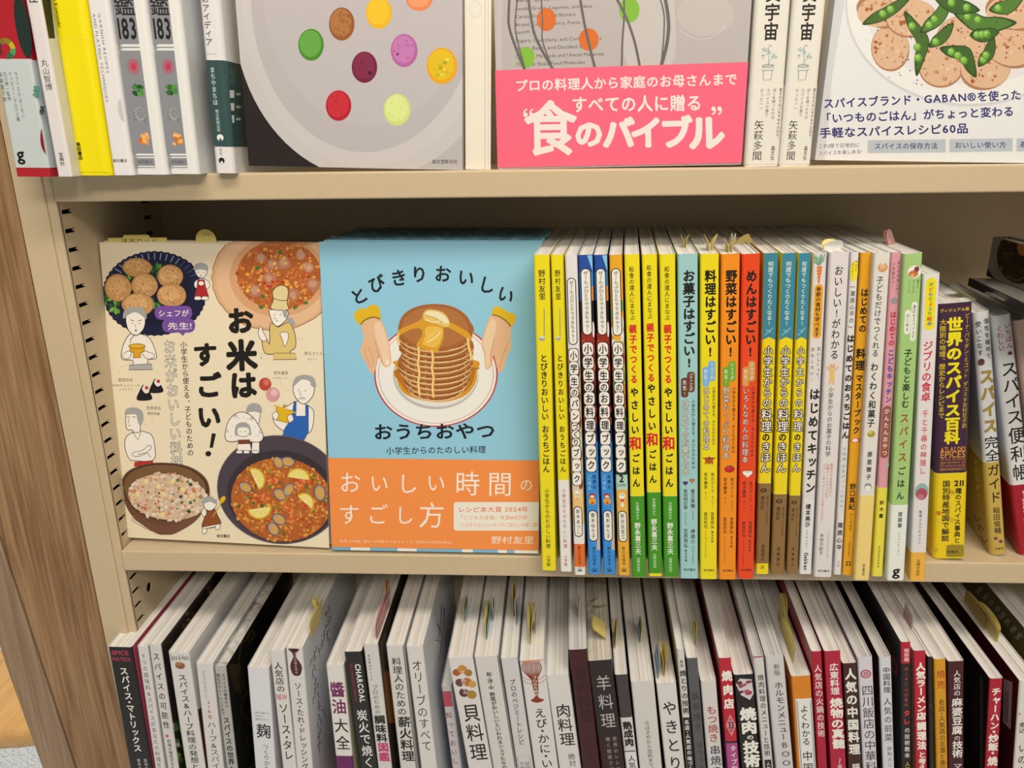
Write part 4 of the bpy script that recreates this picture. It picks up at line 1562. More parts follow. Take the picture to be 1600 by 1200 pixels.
# child in a red apron
c.outl(P5(690, 425, 730, 400, 770, 410, 792, 440, 770, 470, 700, 465), SKN, LN, 0.8)
c.outl(P5(712, 408, 755, 408, 762, 450, 785, 520, 690, 520, 706, 460), '#b02a30', LN, 0.7, True, False)
c.outl(P5(692, 350, 700, 325, 735, 318, 770, 330, 772, 365, 750, 395, 715, 390), SKN, LN, 0.8)
c.poly(smooth(P5(686, 345, 695, 308, 735, 297, 772, 310, 778, 348, 735, 340)), '#a7a39c')
c.ell(*X5(735, 432), 4, 3.4, SKN)
c.line(P5(708, 362, 722, 360), 0.6, LN)
c.line(P5(745, 362, 758, 364), 0.6, LN)
c.ell(*X5(731, 382), 1.0, 1.0, LN)
for x in (715, 762):
    c.outl(P5(x-20, 520, x+14, 520, x+18, 540, x-22, 540), SKN, LN, 0.7)
# purple speech bubble
for x0, y0, x1, y1 in ((428, 580, 676, 672), (478, 664, 695, 756)):
    a, e = X5(x0, y0), X5(x1, y1)
    c.rr(a[0], a[1], e[0], e[1], 9.5, '#7a4f98')
c.poly(P5(580, 745, 640, 745, 614, 778), '#7a4f98')
c.h('シェフが', *X5(450, 630), *X5(655, 628), 11.5, '#f6ecdc', 1)
c.h('先生!', *X5(512, 714), *X5(675, 712), 12, '#f6ecdc', 1)
# cook with the yellow dish (left)
c.outl(P5(262, 770, 300, 760, 345, 768, 400, 800, 440, 900, 430, 930, 385, 935, 375, 985, 290, 985, 285, 940, 225, 935, 208, 905, 225, 830), SKN, LN, 1.0)
c.outl(P5(262, 970, 408, 962, 415, 1000, 258, 1002), '#b3aea6', LN, 0.8, True, False)
c.outl(P5(240, 670, 255, 620, 300, 598, 350, 615, 368, 670, 355, 735, 305, 775, 258, 740), SKN, LN, 1.0)
c.poly(smooth(P5(224, 665, 228, 615, 262, 590, 305, 586, 350, 596, 374, 630, 374, 668, 340, 640, 300, 622, 262, 636)), '#a7a39c')
c.line(P5(268, 672, 296, 680), 0.9, LN)
c.line(P5(318, 680, 346, 672), 0.9, LN)
c.ell(*X5(284, 695), 0.8, 1.0, LN)
c.ell(*X5(330, 695), 0.8, 1.0, LN)
c.ell(*X5(306, 742), 1.6, 2.2, '#8f8276')
c.line(P5(306, 700, 300, 720, 310, 720), 0.6, LN)
c.line(P5(300, 768, 272, 800, 268, 825), 0.7, LN)
c.outl(P5(215, 905, 250, 880, 275, 880, 265, 920, 235, 930), SKN, LN, 0.8)
c.outl(P5(345, 880, 375, 880, 430, 905, 400, 930, 365, 920), SKN, LN, 0.8)
c.outl(P5(262, 850, 365, 850, 358, 880, 335, 888, 338, 920, 286, 922, 290, 888, 268, 880), '#e3a11e', LN, 0.9, True, False)
c.ell(*X5(312, 845), 13.2, 4.0, LN)
c.ell(*X5(312, 845), 12.2, 3.2, '#eab02c')
# cook with the tall hat (right)
c.outl(P5(1190, 695, 1240, 720, 1310, 690, 1350, 760, 1355, 850, 1320, 880, 1320, 900, 1210, 900, 1150, 885, 1135, 790, 1165, 800, 1185, 830), '#e3c274', LN, 1.0)
c.outl(P5(1212, 892, 1352, 892, 1364, 932, 1208, 934), '#e3c274', LN, 0.8, True, False)
c.outl(P5(1182, 620, 1200, 605, 1300, 612, 1300, 660, 1265, 700, 1235, 715, 1205, 690), SKN, LN, 1.0)
c.outl(P5(1196, 600, 1210, 540, 1205, 485, 1245, 448, 1285, 450, 1308, 480, 1300, 560, 1306, 606), '#e6cf92', LN, 1.0)
c.line(P5(1206, 530, 1250, 545, 1306, 545), 0.9, LN)
c.poly(smooth(P5(1270, 612, 1298, 610, 1300, 650, 1282, 655)), '#a7a39c')
c.poly(smooth(P5(1300, 665, 1330, 660, 1352, 695, 1350, 710, 1310, 692)), '#a7a39c')
c.ell(*X5(1218, 640), 0.8, 1.0, LN)
c.ell(*X5(1256, 638), 0.8, 1.0, LN)
c.line(P5(1212, 655, 1230, 672), 0.7, LN)
c.line(P5(1225, 680, 1245, 678), 0.7, LN)
c.outl(P5(1112, 745, 1128, 712, 1140, 745, 1165, 800, 1140, 812, 1115, 780), SKN, LN, 0.8)
c.outl(P5(1255, 760, 1300, 755, 1308, 790, 1285, 850, 1268, 800), SKN, LN, 0.8)
# title
for q, x, y, w_, b_ in (('お', 375.5, 501, 42, 4), ('米', 377.5, 555, 49, 4), ('は', 380, 601.5, 43, 4), ('す', 320.5, 554, 38, 4), ('ご', 326, 602, 40, 4), ('い', 326.5, 651, 38, 4)):
    c.ch(q, x, y, w_, w_*1.02, '#1e1a17', b_, -2.5)
c.poly([(331, 677), (337.5, 677.5), (332.5, 700), (327.5, 699.5)], '#1e1a17')
c.ell(325.5, 709, 4.6, 4.2, '#1e1a17')
c.v('お米がおいしい料理本', 264, 530, 279, 757, 19, '#f8ead2', 0, False, '#4a4038', 3)
c.v('小学生から使える、子どものための', 286.5, 533, 298, 713, 10.5, '#241f1c', 1)
for tx, x, y, s_ in (('秋元さくら', 490, 552, 5.2), ('モルソー', 488, 561, 3.6), ('宮木康彦', 439, 582.5, 5.2), ('シアモ ノイ', 438, 590.5, 3.6), ('菰田欣也', 196, 593.5, 5.2), ('4000チャイニーズ', 197, 602, 3.8), ('レストラン', 197, 608, 3.8), ('笠原将弘', 240, 637.5, 5.2), ('賛否両論', 240, 646, 4.4)):
    wd_ = s_*len(tx)*0.56
    c.h(tx, x-wd_, y, x+wd_, y+0.3, s_*1.15, '#3a322c', 0)
for pts in (P5(190, 1020, 205, 985, 240, 970), P5(1370, 795, 1405, 805, 1432, 860), P5(1255, 1080, 1275, 1120, 1320, 1140), P6(345, 255, 380, 250, 400, 205)):
    q = smooth(pts, 7, False)
    for i in range(0, len(q), 2):
        c.ell(q[i][0], q[i][1], 0.45, 0.45, '#5a5048', 0, 8)
c.v('こめ', 408, 550, 408.5, 562, 3.4, '#3a322c', 0)
# two dark onigiri
for x, y, s_ in ((440, 1105, 1.0), (362, 1150, 1.1)):
    c.poly(smooth([X5(x-48*s_, y+42*s_), X5(x-30*s_, y-10*s_), X5(x-5*s_, y-46*s_), X5(x+35*s_, y+5*s_), X5(x+44*s_, y+40*s_), X5(x, y+50*s_)]), '#1f1a20')
    c.poly(smooth([X5(x-15*s_, y-20*s_), X5(x+2*s_, y-46*s_), X5(x+28*s_, y-8*s_), X5(x+6*s_, y+6*s_)]), '#efe2d2')
    c.ell(*X5(x+12*s_, y-28*s_), 2.8, 2.8, '#c03a34')
for x, y, r_, c1, c2 in ((1155, 1096, 9.8, '#c0473a', '#d8705a'), (1206, 1165, 11, '#d99a94', '#eabdb4')):
    px_, py_ = X5(x, y)
    c.ell(px_, py_, r_, r_*1.05, c1)
    c.ell(px_+2, py_-3, r_*0.5, r_*0.5, c2)
# man holding the yellow pot
c.outl(P6(1240, 135, 1290, 108, 1345, 125, 1400, 170, 1390, 280, 1350, 310, 1225, 300, 1150, 235, 1165, 170), SKN, LN, 1.0)
c.outl(P6(1278, 112, 1292, 112, 1290, 200, 1350, 200, 1350, 128, 1368, 132, 1368, 300, 1340, 352, 1206, 322, 1216, 285, 1262, 215), '#2c62ae', LN, 0.7, True, False)
c.outl(P6(1272, 40, 1282, 0, 1310, -30, 1380, -28, 1405, 20, 1392, 80, 1340, 125, 1295, 95), SKN, LN, 1.0)
c.poly(smooth(P6(1268, 20, 1285, -38, 1340, -58, 1400, -40, 1416, 20, 1385, 10, 1375, -18, 1330, -28, 1300, -8)), '#a7a39c')
c.ell(*X6(1308, 38), 0.8, 1.0, LN)
c.ell(*X6(1350, 42), 0.8, 1.0, LN)
c.line(P6(1322, 45, 1312, 65, 1328, 66), 0.7, LN)
for i in range(14):
    c.ell(*X6(1302+i*4, 92+6*math.sin(i*1.7)), 0.6, 0.6, '#6a5f56', 0, 6)
c.line(P6(1312, 84, 1346, 86), 0.7, LN)
c.outl(P6(1165, 140, 1275, 168, 1248, 245, 1170, 225), '#e6b220', LN, 0.9, True, False)
c.line(P6(1150, 132, 1290, 180), 1.8, '#e6b220')
c.outl(P6(1210, 130, 1232, 136, 1222, 148), '#d8a41c', LN, 0.6)
c.outl(P6(1142, 190, 1170, 172, 1182, 200, 1160, 225), SKN, LN, 0.8)
c.outl(P6(1236, 205, 1262, 190, 1275, 222, 1250, 240), SKN, LN, 0.8)
# man with folded arms
c.outl(P6(255, 310, 300, 295, 345, 298, 395, 330, 412, 440, 400, 470, 380, 485, 300, 480, 250, 470, 222, 400, 225, 340), SKN, LN, 1.0)
c.outl(P6(282, 488, 395, 478, 400, 500, 278, 515), '#c03028', LN, 0.7, True, False)
c.outl(P6(226, 190, 245, 165, 300, 165, 330, 220, 318, 260, 312, 300, 272, 300, 268, 288, 232, 278), SKN, LN, 1.0)
c.poly(smooth(P6(220, 190, 232, 155, 280, 146, 325, 165, 338, 215, 318, 262, 300, 228, 290, 190, 250, 190)), '#a7a39c')
c.line(P6(232, 208, 250, 205), 0.9, LN)
c.line(P6(268, 205, 288, 207), 0.9, LN)
c.line(P6(248, 215, 240, 240, 250, 242), 0.7, LN)
c.line(P6(240, 258, 258, 260), 0.7, LN)
c.line(P6(270, 300, 302, 350, 322, 300), 0.9, LN)
c.outl(P6(270, 430, 330, 415, 365, 385, 385, 390, 378, 410, 330, 445, 280, 452), SKN, LN, 0.8)
c.line(P6(300, 440, 360, 430, 385, 460), 0.8, LN)
# wooden rice bowl
c.poly(smooth(P6(200, 620, 240, 545, 350, 500, 480, 492, 620, 515, 720, 580, 752, 665, 735, 740, 670, 850, 545, 930, 480, 942, 410, 930, 280, 840, 220, 740)), '#6e4632')
c.poly(smooth(P6(206, 625, 245, 552, 350, 506, 480, 498, 615, 521, 712, 585, 742, 662, 700, 760, 560, 850, 430, 850, 300, 800, 228, 715)), '#4e3122')
c.poly(smooth(P6(216, 625, 255, 556, 355, 514, 480, 506, 608, 527, 700, 590, 728, 660, 690, 745, 560, 832, 430, 838, 300, 785, 236, 712)), '#7a5836')
for k in range(4):
    c.line(smooth(P6(262, 790+k*26-k*k*2, 400, 880+k*14, 545, 880+k*14, 690, 790+k*18-k*k*2), 6, False), 0.8, '#8a6048')
cx, cy = X6(490, 705)
c.ell(cx, cy, 62, 36, '#d9b896', 6, 32)
c.scatter(cx, cy, 62, 37, 330, ['#e6cdb4', '#d8b492', '#edd8c0', '#c99f7c', '#e0c0a4', '#cf8f6a'], 1.3, 3.1, 31, rot=6)
c.scatter(cx, cy, 56, 32, 18, ['#4f6a34', '#36502a', '#5d7f3c'], 1.8, 3.4, 32, rot=6)
c.scatter(cx, cy, 56, 32, 22, ['#c8653c', '#d8804c'], 1.5, 2.6, 33, rot=6)
for x, y in ((300, 690), (430, 640), (585, 660), (455, 820), (520, 610), (640, 700), (350, 610), (460, 690)):
    px_, py_ = X6(x, y)
    c.blob(px_, py_, 5.2, '#e6c37c', rng, 6, 0.25)
    c.blob(px_+0.6, py_-0.5, 3.6, '#eed398', rng, 6, 0.2)
# paella pan
cx, cy = X6(1190, 660)
c.ell(cx, cy, 98, 84, '#4c4046', 10, 48)
c.line([(cx+98*math.cos(t_)*math.cos(.17)-84*math.sin(t_)*math.sin(.17), cy+98*math.cos(t_)*math.sin(.17)+84*math.sin(t_)*math.cos(.17)) for t_ in np.linspace(0, 6.283, 64)], 1.4, '#6b5e66', True)
c.ell(cx+3, cy+10, 86, 71, '#3a3034', 10, 48)
cx, cy = X6(1200, 722)
c.ell(cx, cy, 79, 65, '#b5602a', 8, 40)
c.scatter(cx, cy, 79, 65, 620, ['#c9732c', '#d88a34', '#b85a22', '#dd9a40', '#a84a1e', '#cf7a2a', '#e2a548'], 1.2, 2.8, 41, rot=8)
c.scatter(cx, cy, 74, 60, 60, ['#5a7a2c', '#46642a', '#7a9440'], 1.2, 2.8, 42, rot=8)
c.scatter(cx, cy, 74, 60, 34, ['#b8301e', '#c8442a'], 1.6, 3.2, 43, rot=8)
for x, y, r_, a_ in ((1145, 585, 44, 0.4), (1345, 625, 50, 2.6), (1260, 770, 46, 1.2), (1090, 720, 38, 4.2), (1280, 840, 40, 2.0)):      # prawns
    px_, py_ = X6(x, y)
    q = r_/4
    for k in range(7):
        t_ = a_+k*0.52
        c.ell(px_+q*0.62*math.cos(t_), py_+q*0.55*math.sin(t_), q*0.42*(1-0.06*k), q*0.36*(1-0.06*k), ['#d8672c', '#e88a50', '#cf5a28'][k % 3], math.degrees(t_), 12)
for x, y, r_, a_ in ((1240, 485, 44, 10), (1180, 490, 40, 60), (1190, 690, 46, 40), (1245, 660, 44, 120), (1150, 905, 46, 60), (1185, 845, 46, 30), (1440, 680, 52, 80), (975, 645, 44, 30)):       # clams
    px_, py_ = X6(x, y)
    c.ell(px_, py_, r_/4, r_/5.6, '#5c5054', a_, 18)
    c.ell(px_, py_, r_/4.5, r_/6.6, '#b89c84', a_, 18)
    c.ell(px_+0.5, py_+0.5, r_/6.5, r_/9.5, '#d8a04c', a_, 14)
for x, y, r_, a0, a1, rot_ in ((1305, 590, 72, 180, 360, 8), (1030, 595, 74, 180, 360, 65), (1345, 740, 62, 160, 340, 60), (1062, 775, 76, 0, 180, -8)):   # lemon pieces
    px_, py_ = X6(x, y)
    c.ell(px_, py_, r_/4, r_/4.4, '#d8a828', rot_, 22, False, a0, a1)
    c.ell(px_, py_, r_/4*0.88, r_/4.4*0.88, '#efd674', rot_, 22, False, a0, a1)
    for k in range(4):
        t_ = math.radians(rot_)+math.radians(a0+(a1-a0)*(k+0.5)/4)
        c.line([(px_, py_), (px_+r_/4*0.8*math.cos(t_), py_+r_/4.4*0.8*math.sin(t_))], 0.8, '#f6e6a4')
# child behind the big rice ball
c.outl(P6(985, 170, 1000, 130, 1040, 122, 1072, 150, 1066, 195, 1055, 250, 1020, 230), SKN, LN, 0.9)
c.poly(smooth(P6(980, 175, 990, 135, 1030, 118, 1068, 135, 1076, 180, 1030, 172)), '#a7a39c')
c.outl(P6(1020, 330, 1062, 340, 1062, 430, 1012, 432), SKN, LN, 0.8, True, False)
c.outl(P6(848, 320, 870, 230, 925, 180, 985, 182, 1040, 230, 1085, 320, 1060, 362, 960, 355, 870, 358), '#f8efdc', LN, 1.0)
for x, y in ((890, 260), (930, 210), (985, 215), (1030, 265), (1050, 320), (880, 325), (960, 205)):
    c.line(P6(x, y, x+8, y+5), 0.7, '#8a7f74')
for x, y in ((912, 200), (1012, 215), (858, 292), (1070, 298)):
    c.ell(*X6(x, y), 2.6, 2.3, LN)
    c.ell(*X6(x, y), 1.9, 1.6, SKN)
c.outl(P6(915, 290, 935, 250, 985, 250, 1003, 290, 985, 325, 940, 325), SKN, LN, 0.8)
c.poly(smooth(P6(908, 300, 918, 255, 960, 238, 1000, 255, 1012, 310, 1000, 320, 992, 275, 930, 275, 926, 322, 914, 322)), '#a7a39c')
c.line(P6(938, 298, 950, 296), 0.6, LN)
c.line(P6(968, 296, 980, 298), 0.6, LN)
c.outl(P6(925, 350, 1000, 348, 1012, 415, 925, 415), '#f8efdc', LN, 0.8, True, False)
c.poly(P6(928, 348, 1004, 346, 1004, 374, 930, 376), '#7a4226')
for x in (930, 975, 1030):
    c.outl(P6(x-8, 416, x+22, 416, x+24, 432, x-10, 432), SKN, LN, 0.7)
# girl with the spoon
c.outl(P6(735, 780, 775, 775, 800, 820, 818, 880, 708, 900, 720, 830), '#8f4e24', LN, 0.9)
c.outl(P6(706, 895, 818, 872, 820, 884, 712, 906), '#f4ead8', LN, 0.6, True, False)
c.outl(P6(715, 740, 745, 720, 785, 725, 792, 760, 760, 790, 725, 780), SKN, LN, 0.9)
c.poly(smooth(P6(700, 735, 722, 708, 760, 700, 788, 722, 796, 712, 790, 748, 755, 735, 722, 745, 706, 745)), '#a7a39c')
c.line(P6(770, 830, 812, 760, 830, 735), 1.5, '#d8a41c')
c.ell(*X6(832, 722), 3.6, 6.4, '#e6b220', 35)
c.outl(P6(700, 800, 722, 775, 732, 810, 715, 828), SKN, LN, 0.7)
for x, y in ((722, 922), (805, 895)):
    c.outl(P6(x-14, y-16, x+10, y-16, x+8, y+8, x-14, y+14), SKN, LN, 0.7)
c.h('柴田書店', *X6(795, 949), *X6(878, 950), 5.4, '#2a2420', 1)
fdone(b, 4)
BR = b
copy_book(b, 0.0102, -0.002, 'second cream rice cookbook, directly behind the front one', 'rice cookbooks standing face out')
copy_book(b, 0.0204, -0.003, 'rearmost cream rice cookbook, a brown plate edge on its top corner', 'rice cookbooks standing face out')

# ------------------------------------------------------------------ the light blue pancake book
b = face(499.5, 844.5, 519, 842, (378.5, 377.5), (867, 866), 0.0015, 0.0005, MID, 0.0090,
         'light blue cookbook shown face out, a painted pancake stack, orange paper band', '#93c6d6', '#93c6d6', 'blue pancake cookbooks standing face out', '#9ccbd8', back_lean=7.0)
c = b.cv


def X7(x, y):
    return (490+x/4.2105, 340+y/4.2105)


def X8(x, y):
    return (490+x/4.0, 600+y/4.0)


def P7(*a):
    return [X7(a[i], a[i+1]) for i in range(0, len(a), 2)]


for q, x, y, a_ in (('と', 298, 515, -28), ('び', 415, 435, -20), ('き', 560, 395, -10), ('り', 695, 372, -4), ('お', 850, 370, 4), ('い', 1003, 395, 9), ('し', 1140, 443, 14), ('い', 1265, 508, 22)):
    c.ch(q, *X7(x, y), 27, 28, '#181d22', 2, a_)
# plate, pancakes, syrup
cx, cy = X7(805, 1030)
for k, colr, dx, dy in ((96.5, '#c22a34', 0, 0), (94.3, '#efe6d6', 0, 0), (90, '#c8404a', 0, 0), (89.3, '#efe7d8', 0, 0)):
    c.ell(cx, cy, k, k*0.855, colr, 0, 56)
c.ell(cx, cy+2, 67, 53, '#bfb7ae', 0, 40)
c.ell(cx+1, cy, 65, 51, '#e6ddd0', 0, 40)
c.poly(smooth(P7(545, 985, 560, 940, 1050, 935, 1075, 1010, 1060, 1100, 980, 1180, 820, 1215, 640, 1180, 560, 1110)), '#d9952a')
c.poly(smooth(P7(560, 990, 1060, 985, 1062, 1010, 1040, 1095, 960, 1165, 820, 1195, 650, 1165, 575, 1095)), '#b9701c')
for k in range(11):                                  # stacked from the bottom up
    yy = 1090-k*36
    w_ = 236+10*math.sin(k*2.1)-(k < 3)*(3-k)*16
    px_, py_ = X7(806+6*math.sin(k*1.3), yy)
    hh_ = 100/4.21
    c.ell(px_, py_+5, w_/4.21, hh_, '#e4bb84', 0, 40)
    c.ell(px_, py_+2.4, w_/4.21+0.6, hh_, '#8a4c22', 0, 40)
    c.ell(px_, py_, w_/4.21, hh_, '#a9652f', 0, 40)
    for t_ in np.linspace(0.2, 2.9, 9):
        c.ell(px_+(w_/4.21-1)*math.cos(t_), py_+hh_*0.97*math.sin(t_)+2.2, 3.4, 1.3, '#c58a4e' if int(t_*7) % 2 else '#94551f', 0, 10)
c.poly(smooth(P7(556, 730, 590, 640, 680, 585, 800, 568, 920, 588, 1010, 650, 1042, 735, 1030, 800, 900, 868, 800, 880, 690, 862, 580, 800)), '#a86230')
c.poly(smooth(P7(580, 725, 612, 650, 690, 603, 800, 588, 910, 605, 990, 660, 1018, 735, 1000, 790, 890, 845, 800, 855, 700, 840, 605, 790)), '#b3703c')
c.poly(smooth(P7(560, 740, 690, 680, 740, 640, 800, 690, 860, 700, 900, 690, 1010, 750, 1040, 790, 1020, 800, 930, 745, 860, 720, 855, 790, 830, 850, 800, 885, 690, 855, 680, 830, 715, 770, 700, 730, 640, 735, 570, 770)), '#dd9c28')
c.poly(smooth(P7(740, 720, 830, 720, 850, 760, 810, 850, 720, 835, 735, 790)), '#ecb84c')
c.line(smooth(P7(745, 820, 800, 790, 835, 750), 5, False), 2.2, '#f6dc94')
c.line(smooth(P7(725, 800, 780, 770, 815, 735), 5, False), 1.0, '#f2d084')
for pts in (P7(560, 760, 556, 800, 568, 840), P7(690, 850, 694, 900, 688, 960, 697, 1020, 690, 1090, 700, 1170), P7(780, 870, 786, 930, 780, 990, 790, 1050, 784, 1110, 790, 1185), P7(1015, 790, 1022, 850, 1035, 900, 1036, 940)):
    q = smooth(pts, 5, False)
    c.line(q, 4.2, '#e0a63a')
    c.line([(p[0]-0.4, p[1]) for p in q], 1.7, '#f6e0a2')
c.poly(smooth(P7(722, 660, 735, 612, 790, 606, 860, 630, 896, 690, 880, 720, 840, 712, 790, 690)), '#e6c06a')
c.poly(smooth(P7(735, 632, 760, 615, 820, 622, 870, 655, 890, 690, 850, 690, 790, 655)), '#f3e0b0')
c.line(smooth(P7(730, 670, 790, 690, 830, 680), 5, False), 1.4, '#f6e6bc')
c.line(smooth(P7(740, 645, 800, 660, 850, 690), 5, False), 1.2, '#cf9a3c')
# the two hands holding the plate
HC, HD, HL = '#e6b58a', '#cf9468', '#f0caa4'
c.poly(smooth(P7(318, 690, 420, 640, 452, 690, 490, 790, 508, 900, 508, 965, 478, 985, 452, 965, 430, 900, 420, 960, 395, 1022, 368, 1015, 352, 970, 318, 915, 308, 865, 330, 790)), HC)
c.poly(smooth(P7(400, 700, 440, 690, 480, 790, 500, 900, 500, 962, 478, 975, 460, 955, 440, 880, 410, 800)), HL)
c.line(smooth(P7(408, 800, 420, 880, 440, 930, 455, 965), 5, False), 1.1, HD)
c.line(smooth(P7(335, 860, 350, 920, 372, 985), 5, False), 0.9, HD)
c.line(smooth(P7(362, 850, 385, 920, 398, 980), 5, False), 0.9, HD)
c.ell(*X7(486, 950), 3.4, 4.6, '#f6dcc0', -12)
c.poly(smooth(P7(265, 640, 300, 600, 345, 598, 370, 578, 425, 582, 442, 650, 440, 668, 390, 650, 330, 672, 308, 705, 290, 695)), '#e2b422')
c.line(smooth(P7(440, 668, 390, 655, 335, 676, 310, 704), 5, False), 2.4, '#9a7420')
c.poly(smooth(P7(1172, 640, 1290, 690, 1295, 780, 1298, 860, 1270, 920, 1252, 990, 1225, 1020, 1205, 985, 1185, 900, 1175, 960, 1150, 998, 1128, 985, 1122, 900, 1106, 840, 1120, 760)), HC)
c.poly(smooth(P7(1165, 670, 1200, 690, 1190, 790, 1165, 880, 1162, 960, 1145, 988, 1132, 975, 1132, 890, 1115, 835, 1128, 765)), HL)
c.line(smooth(P7(1190, 790, 1168, 880, 1165, 950), 5, False), 1.1, HD)
c.line(smooth(P7(1265, 850, 1240, 930, 1222, 990), 5, False), 0.9, HD)
c.line(smooth(P7(1285, 800, 1262, 870, 1240, 920), 5, False), 0.8, HD)
c.poly(smooth(P7(1172, 630, 1195, 585, 1250, 600, 1270, 618, 1330, 640, 1322, 690, 1298, 720, 1270, 680, 1210, 645)), '#e2b422')
c.line(smooth(P7(1174, 640, 1215, 648, 1268, 682, 1296, 716), 5, False), 2.4, '#9a7420')
c.h('おうちおやつ', *X8(370, 300), *X8(1140, 292), 27, '#181d22', 2)
c.h('小学生からのたのしい料理', *X8(452, 418), *X8(1078, 408), 12.5, '#22282c', 1)
# the checked strip at the foot of the jacket
for x0, x1, colr in ((519, 548, '#7fb0c4'), (548, 578, '#efe9e2'), (578, 621, '#7fb4cc'), (621, 651, '#efe9e2'), (651, 722, '#7fb4cc'), (722, 739, '#efe9e2'), (739, 778, '#7fb4cc'), (778, 792, '#efe9e2'), (792, 804, '#7fb4cc'), (804, 846, '#efe9e2')):
    c.poly([(x0, 855), (x1, 855), (x1, 870), (x0, 870)], colr)
# orange band, a part of its own that bulges a little
mb2 = MB()
O_, w_, h_ = b.O, b.w, b.h


def vrow(py):
    return np.dot(hit(680, py, O_, b.D)-O_, b.U)


z1, z0 = vrow(717.5), vrow(857)
mb2.box((-0.0003, -0.0004, z0), (w_+0.0002, -0.0001, z1), M('#f58f46'))
mb2.box((-0.0004, -0.0001, z0), (-0.0001, b.th+0.0001, z1), M('#f58f46'))
c2 = Canvas(mb2, b.root, O_-b.D*0.0004, -b.D, b.quad)
WB = '#f8e6d2'
for q, x, y, s_ in (('お', 228, 615, 35), ('い', 410, 620, 31), ('し', 588, 622, 34), ('い', 765, 618, 31), ('時', 962, 622, 40), ('間', 1165, 625, 40), ('の', 1330, 630, 22), ('す', 222, 815, 34), ('ご', 400, 815, 34), ('し', 568, 820, 31), ('方', 738, 820, 42)):
    c2.ch(q, *X8(x, y), s_*1.0, s_*1.02, WB, 0, 0.6)
c2.rr(*X8(876, 738), 849, 600+916/4, 4, '#efe4d0')
c2.h('レシピ本大賞 2024年', *X8(900, 785), *X8(1345, 783), 9.5, '#e8743a', 1)
c2.h('「こどもの本賞」受賞&15万部', *X8(900, 835), *X8(1340, 834), 7, '#ea8450', 0)
c2.h('「とびきりおいしいおうちごはん」の第二弾!', *X8(898, 880), *X8(1402, 880), 7, '#ea7c46', 0)
c2.h('野村友里', *X8(1108, 975), *X8(1380, 975), 13, '#f4dcc0', 1)
c2.h('発売 小学館  発行 小学館クリエイティブ  定価1,760円(10%税込)', *X8(160, 982), *X8(870, 990), 4.6, '#f6d8b8', 0)
ob = mb2.build('paper_band', b.root)
ob['label'] = 'orange paper band with white lettering'
fdone(b, 5)
# the sealed copies behind it: plain covers inside clear film
mb3 = MB()
BW, BH, BT = b.w, b.h, b.th
mb3.box((0, 0, 0), (BW, 0.0006, BH), M('#93c6d6'))
mb3.box((0, BT-0.0006, 0), (BW, BT, BH), M('#93c6d6'))
mb3.box((0, 0.0006, 0), (0.0006, BT-0.0006, BH), M('#93c6d6'))
rng = random.Random(17)
blue_cover_me = None
names = ['first', 'second', 'third', 'fourth', 'fifth', 'sixth', 'seventh', 'eighth', 'rearmost']
BB = b
for i in range(9):
    dy = 0.0104*(i+1)
    dx = -0.0007+0.0008*i+rng.uniform(-0.0015, 0.0015)+(0.010 if i else 0.006)*0.25
    off = b.H*dy+b.X*dx
    dz = (z_mid(0.0)-z_mid(0.0))
    r = empty('cookbook', Matrix.Translation(Vector((off[0], off[1], off[2]+dz))) @ b.mw)
    tag(r, '%s film-wrapped blue copy counted back from the blue front cover' % names[i], 'book', 'blue pancake cookbooks standing face out')
    if i == 0:
        cov = mb3.build('cover', r)
        mb4 = MB()
        for k in range(5):
            mb4.box((0.0008, 0.0008+k*0.00148, 0.0012), (BW-0.0012, 0.0008+(k+1)*0.00148, BH-0.0010-0.0004*(k % 2)), PAGES_GREY)
        pgs = mb4.build('page_block', r)
        me_c, me_p = cov.data, pgs.data
    else:
        for nm_, me in (('cover', me_c), ('page_block', me_p)):
            o = bpy.data.objects.new(nm_, me)
            COL.objects.link(o)
            o.parent = r
    # crumpled film over the top edge
    mb5 = MB()
    n = 40
    q = 0.0003
    rows = []
    for j in range(n+1):
        x = -q+(BW+2*q)*j/n
        top = BH+0.0006+abs(math.sin(j*0.9+i))*0.0007+rng.random()*0.0005
        rows.append([(x, -q, 0.0), (x, -q, BH*0.97), (x, -q*0.6+rng.uniform(0, 4e-4), BH+0.0004), (x, BT*0.5+rng.uniform(-0.0016, 0.0016), top),
                     (x, BT+q*0.6-rng.uniform(0, 4e-4), BH+0.0004), (x, BT+q, BH*0.97), (x, BT+q, 0.0)])
    vs = [p for rr_ in rows for p in rr_]
    fs = []
    for j in range(n):
        for k in range(6):
            a0 = j*7+k
            fs.append((a0, a0+7, a0+8, a0+1))
    mb5.add(vs, fs, FILM)
    mb5.build('plastic_wrap', r)

